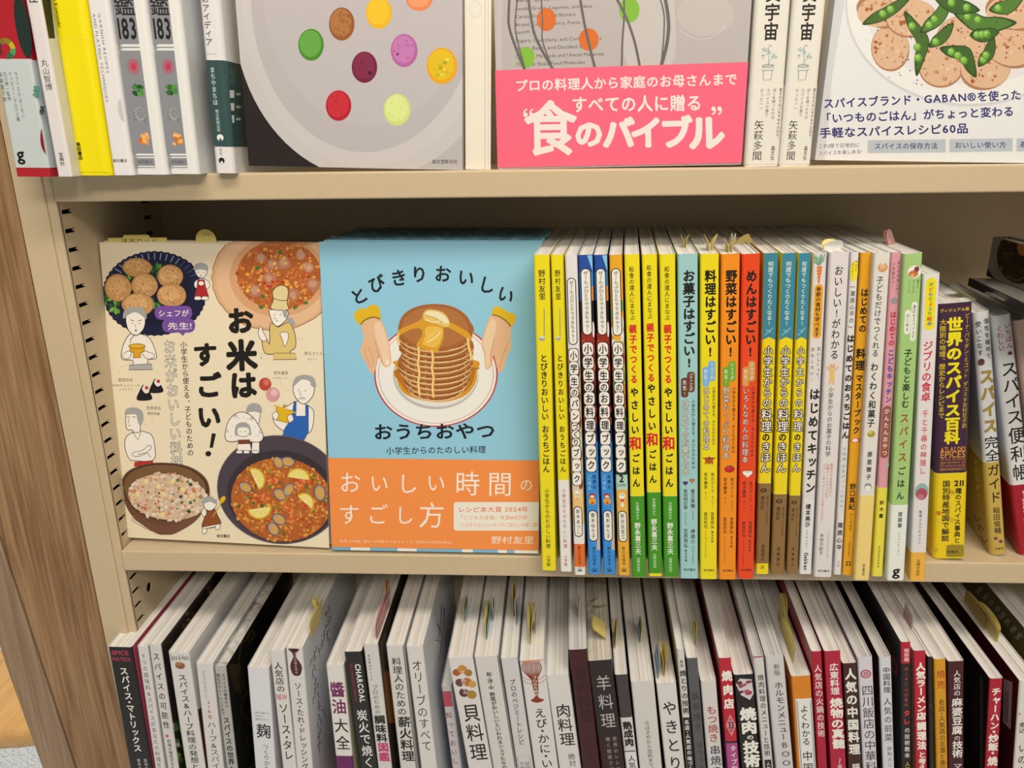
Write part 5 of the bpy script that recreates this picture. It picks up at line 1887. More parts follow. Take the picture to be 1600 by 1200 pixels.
# ------------------------------------------------------------------ face-out books on the upper board
UP = Z_UP
b = face(368, 719, 386, 726, (-40, -40), (264, 263.5), 0.006, 0.006, UP, 0.012,
         'cookbook face out with coloured round sweets scattered on a white plate', '#2a2220', '#241e1c', 'books facing out on the upper board', h=0.27)
c = b.cv
c.rect(540, -300, 800, 300, '#bfb5ae')
c.ell(578, 12, 214, 268, '#ccc2b9', 0, 90)
c.ell(574, -2, 196, 262, '#d0c5bc', 0, 80)
c.ell(570, -8, 178, 246, '#c0b4af', 0, 80)
c.ell(575, -30, 166, 226, '#c4b8b3', 0, 72)
for x, y, rx_, ry_, c1, c2_, k in ((486, 70, 20, 25, '#4c8a2c', '#6aa644', 0), (534, 37.5, 20, 26, '#9a5a30', '#b5743e', 40), (592, 20, 20.5, 25, '#f0b41c', '#f4c22a', 0), (655, -2, 21, 19, '#ee8450', '#f29a68', 0), (631.5, 79, 21, 26, '#b8649a', '#c87aac', 26), (690.5, 103, 24, 28.5, '#eea41c', '#e8bc20', 14),
                              (569.5, 105, 20, 24.5, '#741f3c', '#842a48', 8), (529, 165, 20, 24, '#b8202e', '#cc2f3a', 6), (620.5, 171.5, 21, 25, '#d4dc7c', '#e2e890', 20), (510, -12, 22, 13, '#c8b4c8', '#d0bcd0', 0)):
    c.ell(x, y, rx_, ry_, c1, 0, 30)
    c.ell(x-1, y-2, rx_*0.84, ry_*0.84, c2_, 0, 26)
    if k:
        c.scatter(x, y, rx_*0.8, ry_*0.8, k, [c1, c2_, c1], 0.6, 2.4, int(x))
c.scatter(690, 105, 14, 16, 10, ['#a8a81c', '#c8b420', '#f6d850'], 1.5, 3.5, 3)
c.ell(578, 114, 3, 3, '#40102a', 0, 10)
c.ell(621, 85, 2.2, 2, '#7a2a5c', 0, 10)
c.h('誠文堂新光社', 675, 252.5, 715, 252.5, 7, '#3a3432', 1)
fdone(b, 6)
b = face(726.5, 767, 727, 766.5, (-40, -40), (263, 262.5), 0.009, 0.009, UP, 0.0055,
         'plain ivory book between the plate cover and the pink band, mostly hidden', '#f1e4cc', '#eadcc2', 'books facing out on the upper board', h=0.265)
c = b.cv
c.rect(757.5, -200, 758.3, 300, '#c89a8c')
c.rect(762.5, -200, 763.1, 300, '#c8a494')
c.ell(743, 14, 10, 14, '#e0d6c4', 0, 24)
c.ell(743, 14, 8.6, 12.4, '#eee2cc', 0, 24)
fdone(b, 7)
b = face(774.5, 1173, 775, 1161, (-30, -30), (258.8, 257), 0.016, 0.010, UP, 0.03,
         'thick grey book face out with a bright pink paper band and white lettering', '#bdb1a8', '#b5aaa0', 'books facing out on the upper board', h=0.262)
c = b.cv
c.rect(700, -200, 784, 300, '#c6bbb2')


def Q3(x, y):
    return (760+x/4.0, y/4.0)


GREYW = '#6c645e'
c.poly(smooth([Q3(*p) for p in ((870, -200), (1120, -160), (1180, 100), (1150, 420), (900, 420), (850, 200))]), '#c9beb4')
c.ell(*Q3(1370, 90), 45, 34, '#c4b9ae', 0, 30)
c.line(smooth([Q3(*p) for p in ((1200, 180), (1300, 240), (1420, 230), (1500, 150))], 6, False), 1.6, '#cfc6bc')
c.rect(783, 10, 786, 24, '#c6bbb2')
for i, tx in enumerate(('Herbs, Spices, Fruits', 'Seeds, Grains, Legumes, and Nuts', 'Cereal Doughs and Batters', 'Bread, Cakes, Pastry, Pasta', 'Sauces', 'Sugars, Chocolate, and Confectionery', 'Wine, Beer, and Distilled Spirits', 'Cooking Methods and Utensil Materials', 'The Four Basic Food Molecules')):
    x0, y0 = Q3(182, 0+i*50)
    wd_ = len(tx)*3.75
    c.h(tx, x0, y0+1, x0+wd_, y0-2-wd_*0.012, 7.6, '#5a524c', 0)
for x, y, rx_, ry_, colr in ((375, 122, 15, 18, '#dd6e2c'), (640, 247, 15.5, 17.5, '#dd6e2c'), (250, 358, 13, 16.5, '#86b83a'), (893, 62, 16, 20, '#86b83a')):
    c.ell(*Q3(x, y), rx_, ry_, colr, 0, 30)
for pts, w_ in ((((160, -200), (140, 60), (150, 200), (240, 440)), 4), (((225, -200), (180, 120), (200, 280), (245, 440)), 2.2), (((240, -200), (280, 120), (320, 260), (420, 440)), 4), (((330, -200), (350, 120), (352, 260), (420, 440)), 2.2), (((560, -200), (600, 80), (640, 270), (680, 430)), 4),
               (((700, -200), (850, 60), (920, 240), (960, 420)), 4), (((860, -200), (860, 100), (850, 260), (845, 430)), 3), (((1080, -200), (1135, 100), (1130, 260), (1090, 420)), 5.5), (((1010, -200), (1100, 40), (1110, 200), (1090, 420)), 2.4)):
    c.line(smooth([Q3(*p) for p in pts], 8, False), w_, GREYW)
O_, D_ = b.O, b.D
mb2 = MB()


def upv(x, y):
    return np.dot(hit(x, y, O_, D_)-O_, b.U)


zl, zr = upv(774, 110), upv(1165, 97)
vs = []
for y_ in (-0.0005, -0.0001):
    vs += [(-0.0004, y_, 0.0012), (b.w+0.0003, y_, 0.0012), (b.w+0.0003, y_, zr), (-0.0004, y_, zl)]
mb2.add(vs, [(0, 1, 2, 3), (4, 5, 6, 7), (0, 1, 5, 4), (1, 2, 6, 5), (2, 3, 7, 6), (3, 0, 4, 7)], M('#f76a80', 0.25))
mb2.box((-0.0005, -0.0001, 0.0012), (-0.0001, b.th, zl), M('#f76a80', 0.25))
c2 = Canvas(mb2, b.root, O_-D_*0.0005, -D_, b.quad)
WP = '#f4e2d6'
c2.h('プロの料理人から家庭のお母さんまで', *Q3(178, 536), *Q3(1570, 494), 20, WP, 2)
c2.h('すべての人に贈る', *Q3(530, 654), *Q3(1350, 642), 27, WP, 2)
c2.ch('食', *Q3(400, 800), 84, 90, WP, 2, -1)
for q, x, y, s_ in (('の', 640, 835, 46), ('バ', 825, 832, 52), ('イ', 1000, 828, 52), ('ブ', 1185, 828, 52), ('ル', 1375, 828, 58)):
    c2.ch(q, *Q3(x, y), s_, s_, WP, 4, -1.5)
for x, y, k in ((264, 708, 1), (1438, 690, -1)):
    for d_ in (-10, 10):
        px_, py_ = Q3(x+d_*1.9, y)
        c2.ell(px_, py_+2.6*k, 3.4, 3.6, WP, 0, 14)
        c2.line(smooth([(px_-2.4*k, py_+2.6*k), (px_-1.8*k, py_-3*k), (px_+2*k, py_-6.5*k)], 4, False), 2.4, WP)
ob = mb2.build('paper_band', b.root)
ob['label'] = 'bright pink paper band with white lettering'
fdone(b, 8)
b = face(1314, 1700, 1268, 1652, (-30, -30), (250.5, 242), 0.028, 0.006, UP, 0.022,
         'glossy white spice cookbook face out showing a plate of green pea pods', '#e6e0dc', '#e0dad6', 'books facing out on the upper board', h=0.258)
c = b.cv


def Q4(x, y):
    return (1160+x/3.6364, y/3.6364)


c.poly([(1290, -60), (1330, -60), (1300, 120), (1285, 300), (1262, 300)], '#d4cdc8')
cx, cy = Q4(1290, 30)
c.ell(cx, cy, 194, 158, '#d3ccc8', 0, 64)
c.ell(cx, cy-1, 191, 155, '#ebe4de', 0, 64)
c.ell(cx+4, cy-10, 172, 134, '#e3dad2', 0, 64)
rng = random.Random(44)
for x, y, rx_, ry_ in ((840, 270, 30, 36), (790, 60, 40, 26), (1250, 220, 42, 38), (1130, 370, 36, 34), (1380, 390, 40, 32), (1530, 250, 44, 36), (960, 100, 40, 30), (1560, 60, 50, 30)):
    px_, py_ = Q4(x, y)
    c.ell(px_, py_+1.5, rx_, ry_, '#b07a54', rng.uniform(-20, 20), 28)
    c.ell(px_, py_, rx_*0.96, ry_*0.95, '#dcb08a', rng.uniform(-20, 20), 28)
    c.scatter(px_, py_, rx_*0.9, ry_*0.9, 24, ['#c9956c', '#b87448', '#a85c34', '#e4c09c'], 1.0, 3.4, int(x))
for x0, y0, x1, y1, bend, wd_ in ((680, 140, 960, -20, 10, 30), (920, 60, 990, 435, -70, 34), (1010, 190, 1190, -20, 20, 34), (1190, 60, 1560, 130, 50, 46), (1060, 270, 1200, 130, 10, 30), (1120, 270, 1330, 440, -60, 40), (1290, 200, 1460, 180, 10, 36), (1340, 380, 1430, 210, 16, 30), (1080, -30, 1350, 60, 20, 40), (1400, 60, 1600, -20, 20, 36)):
    ax, ay = Q4(x0, y0)
    bx, by = Q4(x1, y1)
    t_ = np.array([bx-ax, by-ay])
    L_ = np.linalg.norm(t_)
    t_ /= L_
    n_ = np.array([-t_[1], t_[0]])
    mid_ = np.array([(ax+bx)/2, (ay+by)/2])+n_*bend/3.6
    w_ = wd_/3.6
    pod = [(ax, ay), tuple((np.array([ax, ay])+mid_)/2+n_*w_), tuple(mid_+n_*w_*1.1), tuple((np.array([bx, by])+mid_)/2+n_*w_*0.9), (bx, by), tuple((np.array([bx, by])+mid_)/2-n_*w_*0.9), tuple(mid_-n_*w_*1.1), tuple((np.array([ax, ay])+mid_)/2-n_*w_)]
    c.poly(smooth(pod), '#2f4a1c')
    pod2 = [tuple(np.array(p)*0.86+mid_*0.14) for p in pod]
    c.poly(smooth(pod2), rng.choice(['#47682a', '#527a30', '#3f6026']))
    for k in range(rng.randint(2, 4)):
        f = 0.25+0.16*k
        q = np.array([ax, ay])*(1-f)**2+2*mid_*f*(1-f)+np.array([bx, by])*f*f
        if rng.random() < 0.8:
            c.ell(q[0], q[1], 6.2, 6.4, '#5f8f2c', 0, 16)
            c.ell(q[0]-0.8, q[1]-1.2, 4.6, 4.8, '#86b848', 0, 16)
            c.ell(q[0]-1.6, q[1]-2.4, 1.4, 1.2, '#c4dc94', 0, 8)
c.scatter(*Q4(1120, 260), 130, 66, 120, ['#3a2018', '#5a3422', '#2a1812'], 0.4, 1.3, 51)
c.h('スパイスブランド・GABAN®を使った', *Q4(458, 589), *Q4(1585, 538), 17, '#2c2c6a', 2)
c.h('「いつものごはん」がちょっと変わる', *Q4(440, 674), *Q4(1545, 632), 17, '#2c2c6a', 2)
c.h('手軽なスパイスレシピ60品', *Q4(436, 756), *Q4(1285, 728), 17, '#2c2c6a', 2)
c.h('これ1冊で日常的に', *Q4(430, 830), *Q4(668, 824), 7.5, '#3a3a6a', 0)
c.h('スパイスを楽しめる!', *Q4(430, 871), *Q4(680, 860), 7.5, '#3a3a6a', 0)
for x0, x1, y, tx in ((712, 1155, 832, 'スパイスの保存方法'), (1176, 1535, 826, 'おいしい使い方'), (1558, 1760, 822, '基本の')):
    a, e = Q4(x0, y-38), Q4(x1, y+36)
    c.poly([(a[0], a[1]+0.8), (e[0], a[1]-0.8), (e[0], e[1]-0.8), (a[0], e[1]+0.8)], '#b9bcbe')
    c.h(tx, a[0]+(e[0]-a[0])*0.08, (a[1]+e[1])/2, e[0]-(e[0]-a[0])*0.1, (a[1]+e[1])/2-0.8, 10.5, '#2c2c6a', 1)
fdone(b, 9)

# ================================================================== the lower row
def film(b, up_=0.004, seed=1):
    """a clear film sleeve round the book, puckered above its top"""
    rng = random.Random(seed)
    mb = MB()
    n, q, t, d, h = 26, 0.0004, b.t, b.d, b.h
    rows = []
    for j in range(n+1):
        y = -q+(d*0.96+q)*j/n
        z = h+up_*(0.35+0.65*rng.random())
        rows.append([(-q, y, 0.001), (-q, y, h), (t*0.5+rng.uniform(-0.3, 0.3)*t, y, z), (t+q, y, h), (t+q, y, 0.001)])
    vs = [p for r_ in rows for p in r_]
    fs = [(j*5+k, j*5+k+1, j*5+6+k, j*5+5+k) for j in range(n) for k in range(4)]
    fs.append((0, 4, 3, 2, 1))
    mb.add(vs, fs, FILM)
    mb.build('plastic_wrap', b.root)


def ylow(x):
    return float(np.interp(x, [170, 700, 1000, 1200, 1600], [0.2, 0.8, 3.0, 5.0, 6.0]))


LOWG = 'restaurant cookbooks in the bottom row'


def low(xtl, xtr, yt, xbl, xbr, col, label, ys=-0.02, yb=1200, **k):
    """yt: row of the spine's top; xbl, xbr: columns of its edges at row yb"""
    k.setdefault('yaw', ylow(xtl))
    return book((xtl, yt), (xtr, yt), (xbl, yb), (xbr, yb), Z_LOW, ys=ys, segs=col if isinstance(col, list) else [(None, col)], label=label, group=LOWG, **k)


WH, WH2, WH3 = '#e0d6cc', '#dad0c5', '#d6cdc6'
b = low(167.3, 206.5, 1010.8, 203, 238, '#1f1b1b', 'black spine with red capitals and white title, leftmost in the bottom row', rc='#c8506a')
trow(b, 'SPICE', 1020, 0.1, 0.84, '#d8405c', 1, 0.0046)
trow(b, 'MATRIX', 1030, 0.1, 0.88, '#c83a54', 1, 0.0042)
tcol(b, 'スパイス・マトリックス', 1042, 1175, 0.5, 0.36, '#f4ece4', 2)
tcol(b, '風味を知る', 1185, 1215, 0.75, 0.16, '#d8d0c8', 0)
tcol(b, '食材の味を', 1185, 1215, 0.45, 0.16, '#d8d0c8', 0)
done(b)
b = low(213, 230.8, 1010.5, 241.5, 257.5, WH, 'narrow white spine with fine grey title, touching the pink-edged black book')
tcol(b, '9つの調味料&スパイスがあなたの料理を', 1020, 1200, 0.5, 0.5, '#3a3434', 0)
done(b)
b = low(231.3, 251, 1007, 261, 279, WH2, 'white spine with a red dot below its black title, dark photo on its side', rc='#2c241e')
tcol(b, 'スパイスの可能性', 1018, 1140, 0.5, 0.62, INK, 1)
spell(b, 0.42, 1150, 0.14, '#c8323c')
tcol(b, '料理の個性がきわだつ', 1155, 1215, 0.52, 0.34, INK, 1)
r_ = rside(b, None)
rng = random.Random(2)
for k in range(40):
    r_.blob(rng.uniform(262, 330), rng.uniform(900, 1010), rng.uniform(2, 5), rng.choice(['#8a6a3c', '#5f5a2c', '#b89a5a', '#6a3a22', '#40381e']), rng)
for k in range(24):
    r_.blob(rng.uniform(262, 285), rng.uniform(1130, 1200), rng.uniform(2, 5), rng.choice(['#5a7a34', '#3f6a2c', '#d8d0c4', '#8aa050']), rng)
done(b)
b = low(261.8, 295, 1019.5, 289.5, 321, WH, 'thick white spine with a small brown spice heap near its top', rc=WH2)
trow(b, 'Spice & Herb', 1027, 0.08, 0.96, '#4a4240', 1, 0.0056)
spell(b, 0.5, 1040, 0.24, '#8f5c34', 0.2)
spell(b, 0.44, 1037, 0.16, '#b0784a', 0.1)
tcol(b, 'スパイス&ハーブ料理の発想と', 1053, 1203, 0.52, 0.44, INK, 1)
rside(b).poly([(305, 1112), (322, 1100), (330, 1210), (312, 1210)], '#5a2a20')
done(b)
b = low(304, 333.5, 1036.5, 324.5, 349, WH, 'white spine with three red numerals amid small black lettering')
tcol(b, 'ひとさじでやさしい', 1047, 1092, 0.42, 0.2, '#5a5450', 0)
tcol(b, '316', 1094, 1115, 0.5, 0.36, '#c23a44', 1)
tcol(b, '種', 1116, 1124, 0.5, 0.26, '#c23a44', 0)
tcol(b, 'ハーブ&スパイス', 1127, 1212, 0.55, 0.56, '#3a3434', 0)
done(b)
b = low(334.6, 352.4, 1042, 352.5, 372, WH2, 'slim white spine under two small title lines, gold script on its dark side cover', rc='#2b2622')
tcol(b, 'スパイスの基本から', 1052, 1106, 0.72, 0.36, INK, 1)
tcol(b, '秘伝のカレーレシピまで', 1052, 1118, 0.28, 0.36, INK, 1)
tcol(b, 'スパイスの世界へ', 1120, 1206, 0.52, 0.62, INK, 2)
r_ = rside(b)
GD = '#8f7a2c'
r_.poly([(357, 1038), (376, 1038), (388, 1080), (366, 1080)], '#6b5424')
for pts in ([(372, 1055), (376, 1010), (382, 985), (372, 1005), (385, 1000)], [(386, 1000), (392, 985), (398, 992), (388, 1005)], [(372, 1065), (378, 1090), (388, 1080), (376, 1110), (392, 1125)], [(380, 1120), (396, 1140), (384, 1160), (400, 1170)], [(392, 1150), (402, 1190), (388, 1200)]):
    r_.line(smooth(pts, 5, False), 1.6, GD)
done(b)
film(b, 0.009, 2)
b = low(384.8, 420.6, 1044, 398.5, 430.5, '#e3dcdc', 'broad white spine with one large boxed black character', rc=WH2)
for k, tx in enumerate(('世界で進化する', '日本の', '発酵カルチャー')):
    trow(b, tx, 1114+k*5, 0.2, 0.9 if k != 1 else 0.6, '#4a4646', 0, 0.0026)
tcol(b, '麹', 1128, 1156, 0.56, 0.72, INK, 1)
tcol(b, 'つくりかた', 1162, 1205, 0.6, 0.3, INK, 0)
done(b)
b = low(420.9, 443.4, 1016.6, 440.5, 464, WH, 'white spine with NEW in red between two black lines of title')
tcol(b, '人気店の', 1034, 1082, 0.5, 0.62, INK, 1)
trow(b, 'NEW', 1089, 0.12, 0.9, '#c8323c', 1, 0.006)
tcol(b, 'ソース・タレ', 1098, 1188, 0.55, 0.72, INK, 1)
done(b)
b = low(443.8, 474.6, 1012, 464.5, 487.5, WH, 'white spine with a dark red bottle shape at its top, brush lettering on its side', rc='#e4ddd6')
c, t = b.sp, b.t
MR = '#4a1a1e'
c.poly(smooth([(0.16*t, b.vy(1014)), (0.8*t, b.vy(1014)), (0.62*t, b.vy(1020)), (0.6*t, b.vy(1027)), (0.84*t, b.vy(1038)), (0.86*t, b.vy(1046)), (0.7*t, b.vy(1055)), (0.34*t, b.vy(1055)), (0.2*t, b.vy(1046)), (0.22*t, b.vy(1037)), (0.4*t, b.vy(1027)), (0.36*t, b.vy(1020))]), MR, True)
tcol(b, 'プロの味を作る', 1019, 1053, 0.52, 0.2, '#d8c0b8', 0)
tcol(b, 'ソース・たれ・ドレッシング', 1066, 1203, 0.54, 0.46, INK, 1)
r_ = rside(b)
rng = random.Random(8)
for x, y0, y1 in ((515, 948, 1000), (502, 985, 1020), (491, 1010, 1060), (496, 1060, 1105), (500, 1108, 1170)):
    y = y0
    while y < y1:
        p0 = (x+rng.uniform(-5, 5), y)
        r_.line(smooth([p0, (p0[0]+rng.uniform(-3, 3), y+6), (p0[0]+rng.uniform(-5, 5), y+rng.uniform(9, 15))], 4, False), 1.3, '#2c2826', w1=0.5)
        y += 7
done(b)
b = low(508.5, 537, 1039.5, 525.5, 553, [(1181, '#e4dccf'), (None, '#6b1c5c')], 'cream spine with two purple characters and a purple foot', rc='#d8d0a8')
tcol(b, '醬油', 1064, 1117, 0.52, 0.86, '#7a2a5a', 2)
tcol(b, '大全', 1120, 1174, 0.52, 0.84, INK, 1)
done(b)
b = low(537.4, 564.6, 1018, 562.8, 591, '#262121', 'black spine with white latin capitals turned sideways')
trot(b, 'CHARCOAL', 1037, 1098, 0.68, 0.44, '#e8e0d8', 3)
trot(b, 'PRO CHARCOAL GRILLING', 1037, 1096, 0.3, 0.2, '#a83440', 1)
tcol(b, '炭火で焼く', 1108, 1200, 0.52, 0.66, '#ece4dc', 1)
done(b)
b = low(565.2, 592, 1006, 591.2, 611.5, WH2, 'white spine with two magenta characters below black ones, brown photo on its side', rc='#4a3a30')
tcol(b, '柴田書店MOOK', 1022, 1064, 0.3, 0.18, INK, 0)
tcol(b, 'プロのための', 1070, 1116, 0.46, 0.42, INK, 0)
tcol(b, '調味料', 1117, 1160, 0.54, 0.78, INK, 3)
tcol(b, '図鑑', 1160, 1190, 0.56, 0.78, '#c83a6c', 3)
r_ = rside(b)
for pts, colr in ((((594, 1005), (604, 985), (606, 1200), (600, 1200)), '#6a5a4c'), (((600, 1050), (612, 1046), (618, 1130), (608, 1130)), '#c8803c')):
    r_.poly(pts, colr)
done(b)
b = low(601.4, 632, 1008.6, 625.5, 651, WH2, 'white spine with black title about firewood, black line along its right edge')
tcol(b, '料理人のための', 1027, 1118, 0.5, 0.56, INK, 1)
tcol(b, '薪火料理', 1119, 1190, 0.56, 0.78, INK, 2)
b.sp.rect(0.955*b.t, b.vy(1009), 0.995*b.t, b.vy(1200), '#2a2624', True)
done(b)
b = low(633.4, 661.4, 1010, 657.5, 683, WH, 'white spine with slim black title, thin brush strokes on its side', rc='#e2dcd6')
tcol(b, 'オリーブのすべて', 1030, 1174, 0.52, 0.66, INK, 0)
r_ = rside(b)
for pts in ([(690, 945), (688, 975), (684, 1000)], [(683, 975), (690, 995), (686, 1030)], [(694, 950), (692, 985)], [(680, 1000), (692, 1003)]):
    r_.line(smooth(pts, 5, False), 1.4, '#2c2826', w1=0.5)
done(b)
b = low(690.5, 704, 1072, 704.5, 724, WH3, 'half-hidden white spine with dark red lettering, left of the shellfish one', ys=0.004)
tcol(b, '知っておいしい', 1110, 1210, 0.4, 0.62, '#a0303c', 1)
sprect(b, 0.05, 1080, 0.9, 1104, '#c8505a')
done(b)
rng = random.Random(71)
b = low(698.7, 739, 1027, 731, 769.5, WH, 'white spine with a photo of shells above a large black title')
c, t = b.sp, b.t
for u, y, q, colr in ((0.25, 1050, .16, '#a8582c'), (0.5, 1046, .2, '#c88a3c'), (0.72, 1052, .16, '#a87a34'), (0.3, 1066, .18, '#6e3a3c'), (0.6, 1066, .2, '#b86a3a'), (0.8, 1070, .16, '#c89a3c'), (0.4, 1082, .2, '#5c2a30'), (0.7, 1086, .2, '#a8842c')):
    spell(b, u, y, q, colr, q*1.05)
    spell(b, u-0.03, y-2, q*0.6, colr, q*0.6)
tcol(b, 'プロのための', 1048, 1085, 0.46, 0.22, '#f0e4d4', 1)
tcol(b, '貝料理', 1098, 1190, 0.55, 0.74, INK, 1)
done(b)
b = low(740, 778.8, 1025.5, 769.8, 806.8, WH2, 'broad white spine with one thin line of bold black title')
tcol(b, '和・洋・中 野菜がおいしいといわれるシェフたちの', 1050, 1202, 0.5, 0.24, INK, 2)
b.sp.rect(0.965*b.t, b.vy(1026), 0.995*b.t, b.vy(1200), '#3a3432', True)
done(b)
b = low(781, 809, 1028, 807.5, 833.5, WH3, 'white spine with thin title and low framed box, beside the spiny lobster one')
tcol(b, 'プロのベジミートレシピ', 1061, 1164, 0.5, 0.36, INK, 1)
c, t = b.sp, b.t
c.line([(0.12*t, b.vy(1182)), (0.88*t, b.vy(1182)), (0.88*t, b.vy(1230)), (0.12*t, b.vy(1230))], 0.0004, '#8a8480', True, True)
tcol(b, '財団', 1190, 1204, 0.68, 0.3, '#5a5450', 0)
tcol(b, '代替', 1190, 1204, 0.34, 0.3, '#5a5450', 0)
done(b)
b = low(810.6, 850.6, 1031.5, 835, 872.5, WH, 'white spine with a photo of a spiny lobster and orange top edge')
c, t = b.sp, b.t
c.poly([(0.06*t, b.vy(1031.7)), (0.96*t, b.vy(1031.7)), (0.92*t, b.vy(1033)), (0.1*t, b.vy(1034))], '#d8803c', True)
for k in range(12):
    c.line(smooth([(0.5*t, b.vy(1066)), ((0.5+(k-6)*0.07)*t, b.vy(1046)), ((0.5+(k-6)*0.055)*t, b.vy(1034))], 4, False), 0.0008, ['#8a3420', '#a84a2a', '#6e2418'][k % 3], uv=True)
for s_ in (-1, 1):
    for y in (1062, 1068):
        c.line(smooth([(0.5*t, b.vy(y)), ((0.5+.28*s_)*t, b.vy(y-1)), ((0.5+.46*s_)*t, b.vy(y-6))], 4, False), 0.0004, '#8a3c24', uv=True)
c.poly(smooth([(0.4*t, b.vy(1058)), (0.64*t, b.vy(1058)), (0.62*t, b.vy(1078)), (0.58*t, b.vy(1090)), (0.8*t, b.vy(1094)), (0.52*t, b.vy(1098)), (0.24*t, b.vy(1094)), (0.44*t, b.vy(1088)), (0.4*t, b.vy(1074))]), '#8a3020', True)
tcol(b, 'プロのための', 1056, 1088, 0.52, 0.2, '#f0e4d4', 1)
tcol(b, 'えび・かに・いか', 1106, 1216, 0.55, 0.5, INK, 1)
done(b)
b = low(852.4, 889, 1054.5, 873.3, 908.3, WH, 'white spine with three large black characters, shorter than the lobster one')
tcol(b, '肉料理', 1099, 1166, 0.55, 0.7, INK, 1)
tcol(b, '絶対においしい', 1177, 1250, 0.64, 0.34, INK, 0)
done(b)
b = low(889.4, 916, 1014.5, 908.5, 940, '#43171a', 'dark maroon spine with black embossed lettering', paper=PAGES_GREY)
tcol(b, '原肉料理', 1040, 1130, 0.54, 0.7, '#2c0f12', 1)
tcol(b, '伝統の', 1150, 1210, 0.54, 0.4, '#2c0f12', 1)
done(b)
b = low(917, 957, 1031.5, 940.3, 976, [(1150, '#3a2a2a'), (None, '#43241e')], 'dark brown spine with large thin white characters, cream pages', paper=PAGES_CREAM)
tcol(b, '羊料理', 1052, 1140, 0.54, 0.66, '#e0d8d0', 0)
tcol(b, '世界のレシピと', 1150, 1215, 0.72, 0.2, '#d0c4bc', 0)
tcol(b, '焼く技術さばく', 1150, 1215, 0.42, 0.2, '#d0c4bc', 0)
done(b)
film(b, 0.002, 3)
b = low(960, 981, 1054, 977.5, 997.5, [(1121, '#4a3a3c'), (1172, WH2), (None, '#e4dcd6')], 'slim dark brown spine with a white lower half and heavy black characters')
tcol(b, '熟成肉', 1127, 1166, 0.52, 0.76, INK, 4)
b.sp.rect(0.05*b.t, b.vy(1173), 0.95*b.t, b.vy(1174.5), INK, True)
tcol(b, '人気レストラン', 1180, 1250, 0.56, 0.6, INK, 1)
done(b)
b = low(986, 1021.2, 1064.5, 997.8, 1036.3, WH2, 'broad blank white spine with small title starting low, left of a brush-titled one')
tcol(b, 'さばき方から加熱までが', 1126, 1206, 0.52, 0.24, INK, 0)
done(b)
b = low(1025, 1056.7, 1067.5, 1039, 1070.8, WH, 'white spine with large brush-written black hiragana', lc='#d8b0a8')
tcol(b, 'やきとり', 1092, 1206, 0.54, 0.76, INK, 1)
b.sp.poly([(0.2*b.t, b.vy(1067.6)), (0.75*b.t, b.vy(1067.6)), (0.7*b.t, b.vy(1068.6)), (0.25*b.t, b.vy(1068.6))], '#e8b8a4', True)
done(b)
b = low(1056.9, 1069.4, 1014.5, 1072, 1085, WH2, 'very slim white spine with a black foot, tallest beside the brush-titled one', lc='#c8a468')
tcol(b, '新版', 1031, 1043, 0.52, 0.46, INK, 1)
tcol(b, '焼とりの技術', 1046, 1116, 0.56, 0.86, INK, 2)
sprect(b, 0.04, 1121, 0.96, 1215, '#221e1c')
tcol(b, '名店・人気店の', 1124, 1180, 0.54, 0.66, '#e8e0d8', 2)
tcol(b, '味づくり', 1181, 1212, 0.54, 0.66, '#e8e0d8', 2)
done(b)
b = low(1072.4, 1090, 1028, 1085.6, 1104, '#5c5a58', 'grey spine with darker grey lettering')
tcol(b, '鉄板焼き', 1080, 1143, 0.55, 0.76, '#3a3836', 1)
tcol(b, '進化する', 1158, 1205, 0.6, 0.5, '#454341', 1)
done(b)
b = low(1094.6, 1118.8, 1063.5, 1104.6, 1131, WH2, 'white spine with red characters above dark blue ones')
tcol(b, 'もつ焼き', 1102, 1160, 0.55, 0.7, '#b03038', 1)
tcol(b, '串焼き', 1164, 1212, 0.58, 0.74, '#2c3054', 1)
done(b)
b = low(1121.2, 1144, 1028, 1137.2, 1155, [(1158, '#c02032'), (1161, '#241e1e'), (None, '#b04a84')], 'bright red spine with bold white title and a pink diamond')
tcol(b, '焼肉店', 1045, 1110, 0.55, 0.84, '#f2eae4', 4)
c, t = b.sp, b.t
c.poly([(0.56*t, b.vy(1116)), (0.98*t, b.vy(1133)), (0.56*t, b.vy(1151)), (0.14*t, b.vy(1133))], '#e08a92', True)
tcol(b, '第', 1121, 1128, 0.56, 0.24, INK, 1)
trow(b, '33', 1133, 0.32, 0.82, INK, 3, 0.0075)
tcol(b, '集', 1138, 1145, 0.56, 0.24, INK, 1)
tcol(b, 'タイプ別', 1164, 1206, 0.6, 0.5, '#f0dce4', 2)
done(b)
b = low(1147, 1176, 1053.8, 1157, 1189.4, '#1f1b1b', 'black spine with a meat platter photo and bold white title')
c, t = b.sp, b.t
c.poly([(0.06*t, b.vy(1068)), (0.3*t, b.vy(1060)), (0.9*t, b.vy(1062)), (0.96*t, b.vy(1084)), (0.74*t, b.vy(1094)), (0.3*t, b.vy(1086))], '#d8ccc8', True)
for u, y, q, rr2, colr in ((0.26, 1067, .16, .13, '#7a2c38'), (0.32, 1072, .14, .11, '#98485a'), (0.74, 1066, .17, .1, '#8a3a48'), (0.7, 1083, .2, .13, '#a83a50'), (0.6, 1080, .17, .1, '#c05a6c'), (0.3, 1081, .15, .09, '#6a2430'), (0.52, 1070, .1, .08, '#9a3a4c')):
    spell(b, u, y, q, colr, rr2, None, -15)
tcol(b, '焼肉', 1105, 1147, 0.58, 0.86, '#f2eae4', 4)
tcol(b, 'の', 1148, 1156, 0.6, 0.4, '#f2eae4', 2)
tcol(b, '技術', 1157, 1199, 0.6, 0.86, '#f2eae4', 4)
done(b)
b = low(1176.4, 1193.2, 1025.2, 1191.2, 1209.5, WH2, 'white spine with one plain line of title, right of the meat platter one', paper=PAGES_GREY)
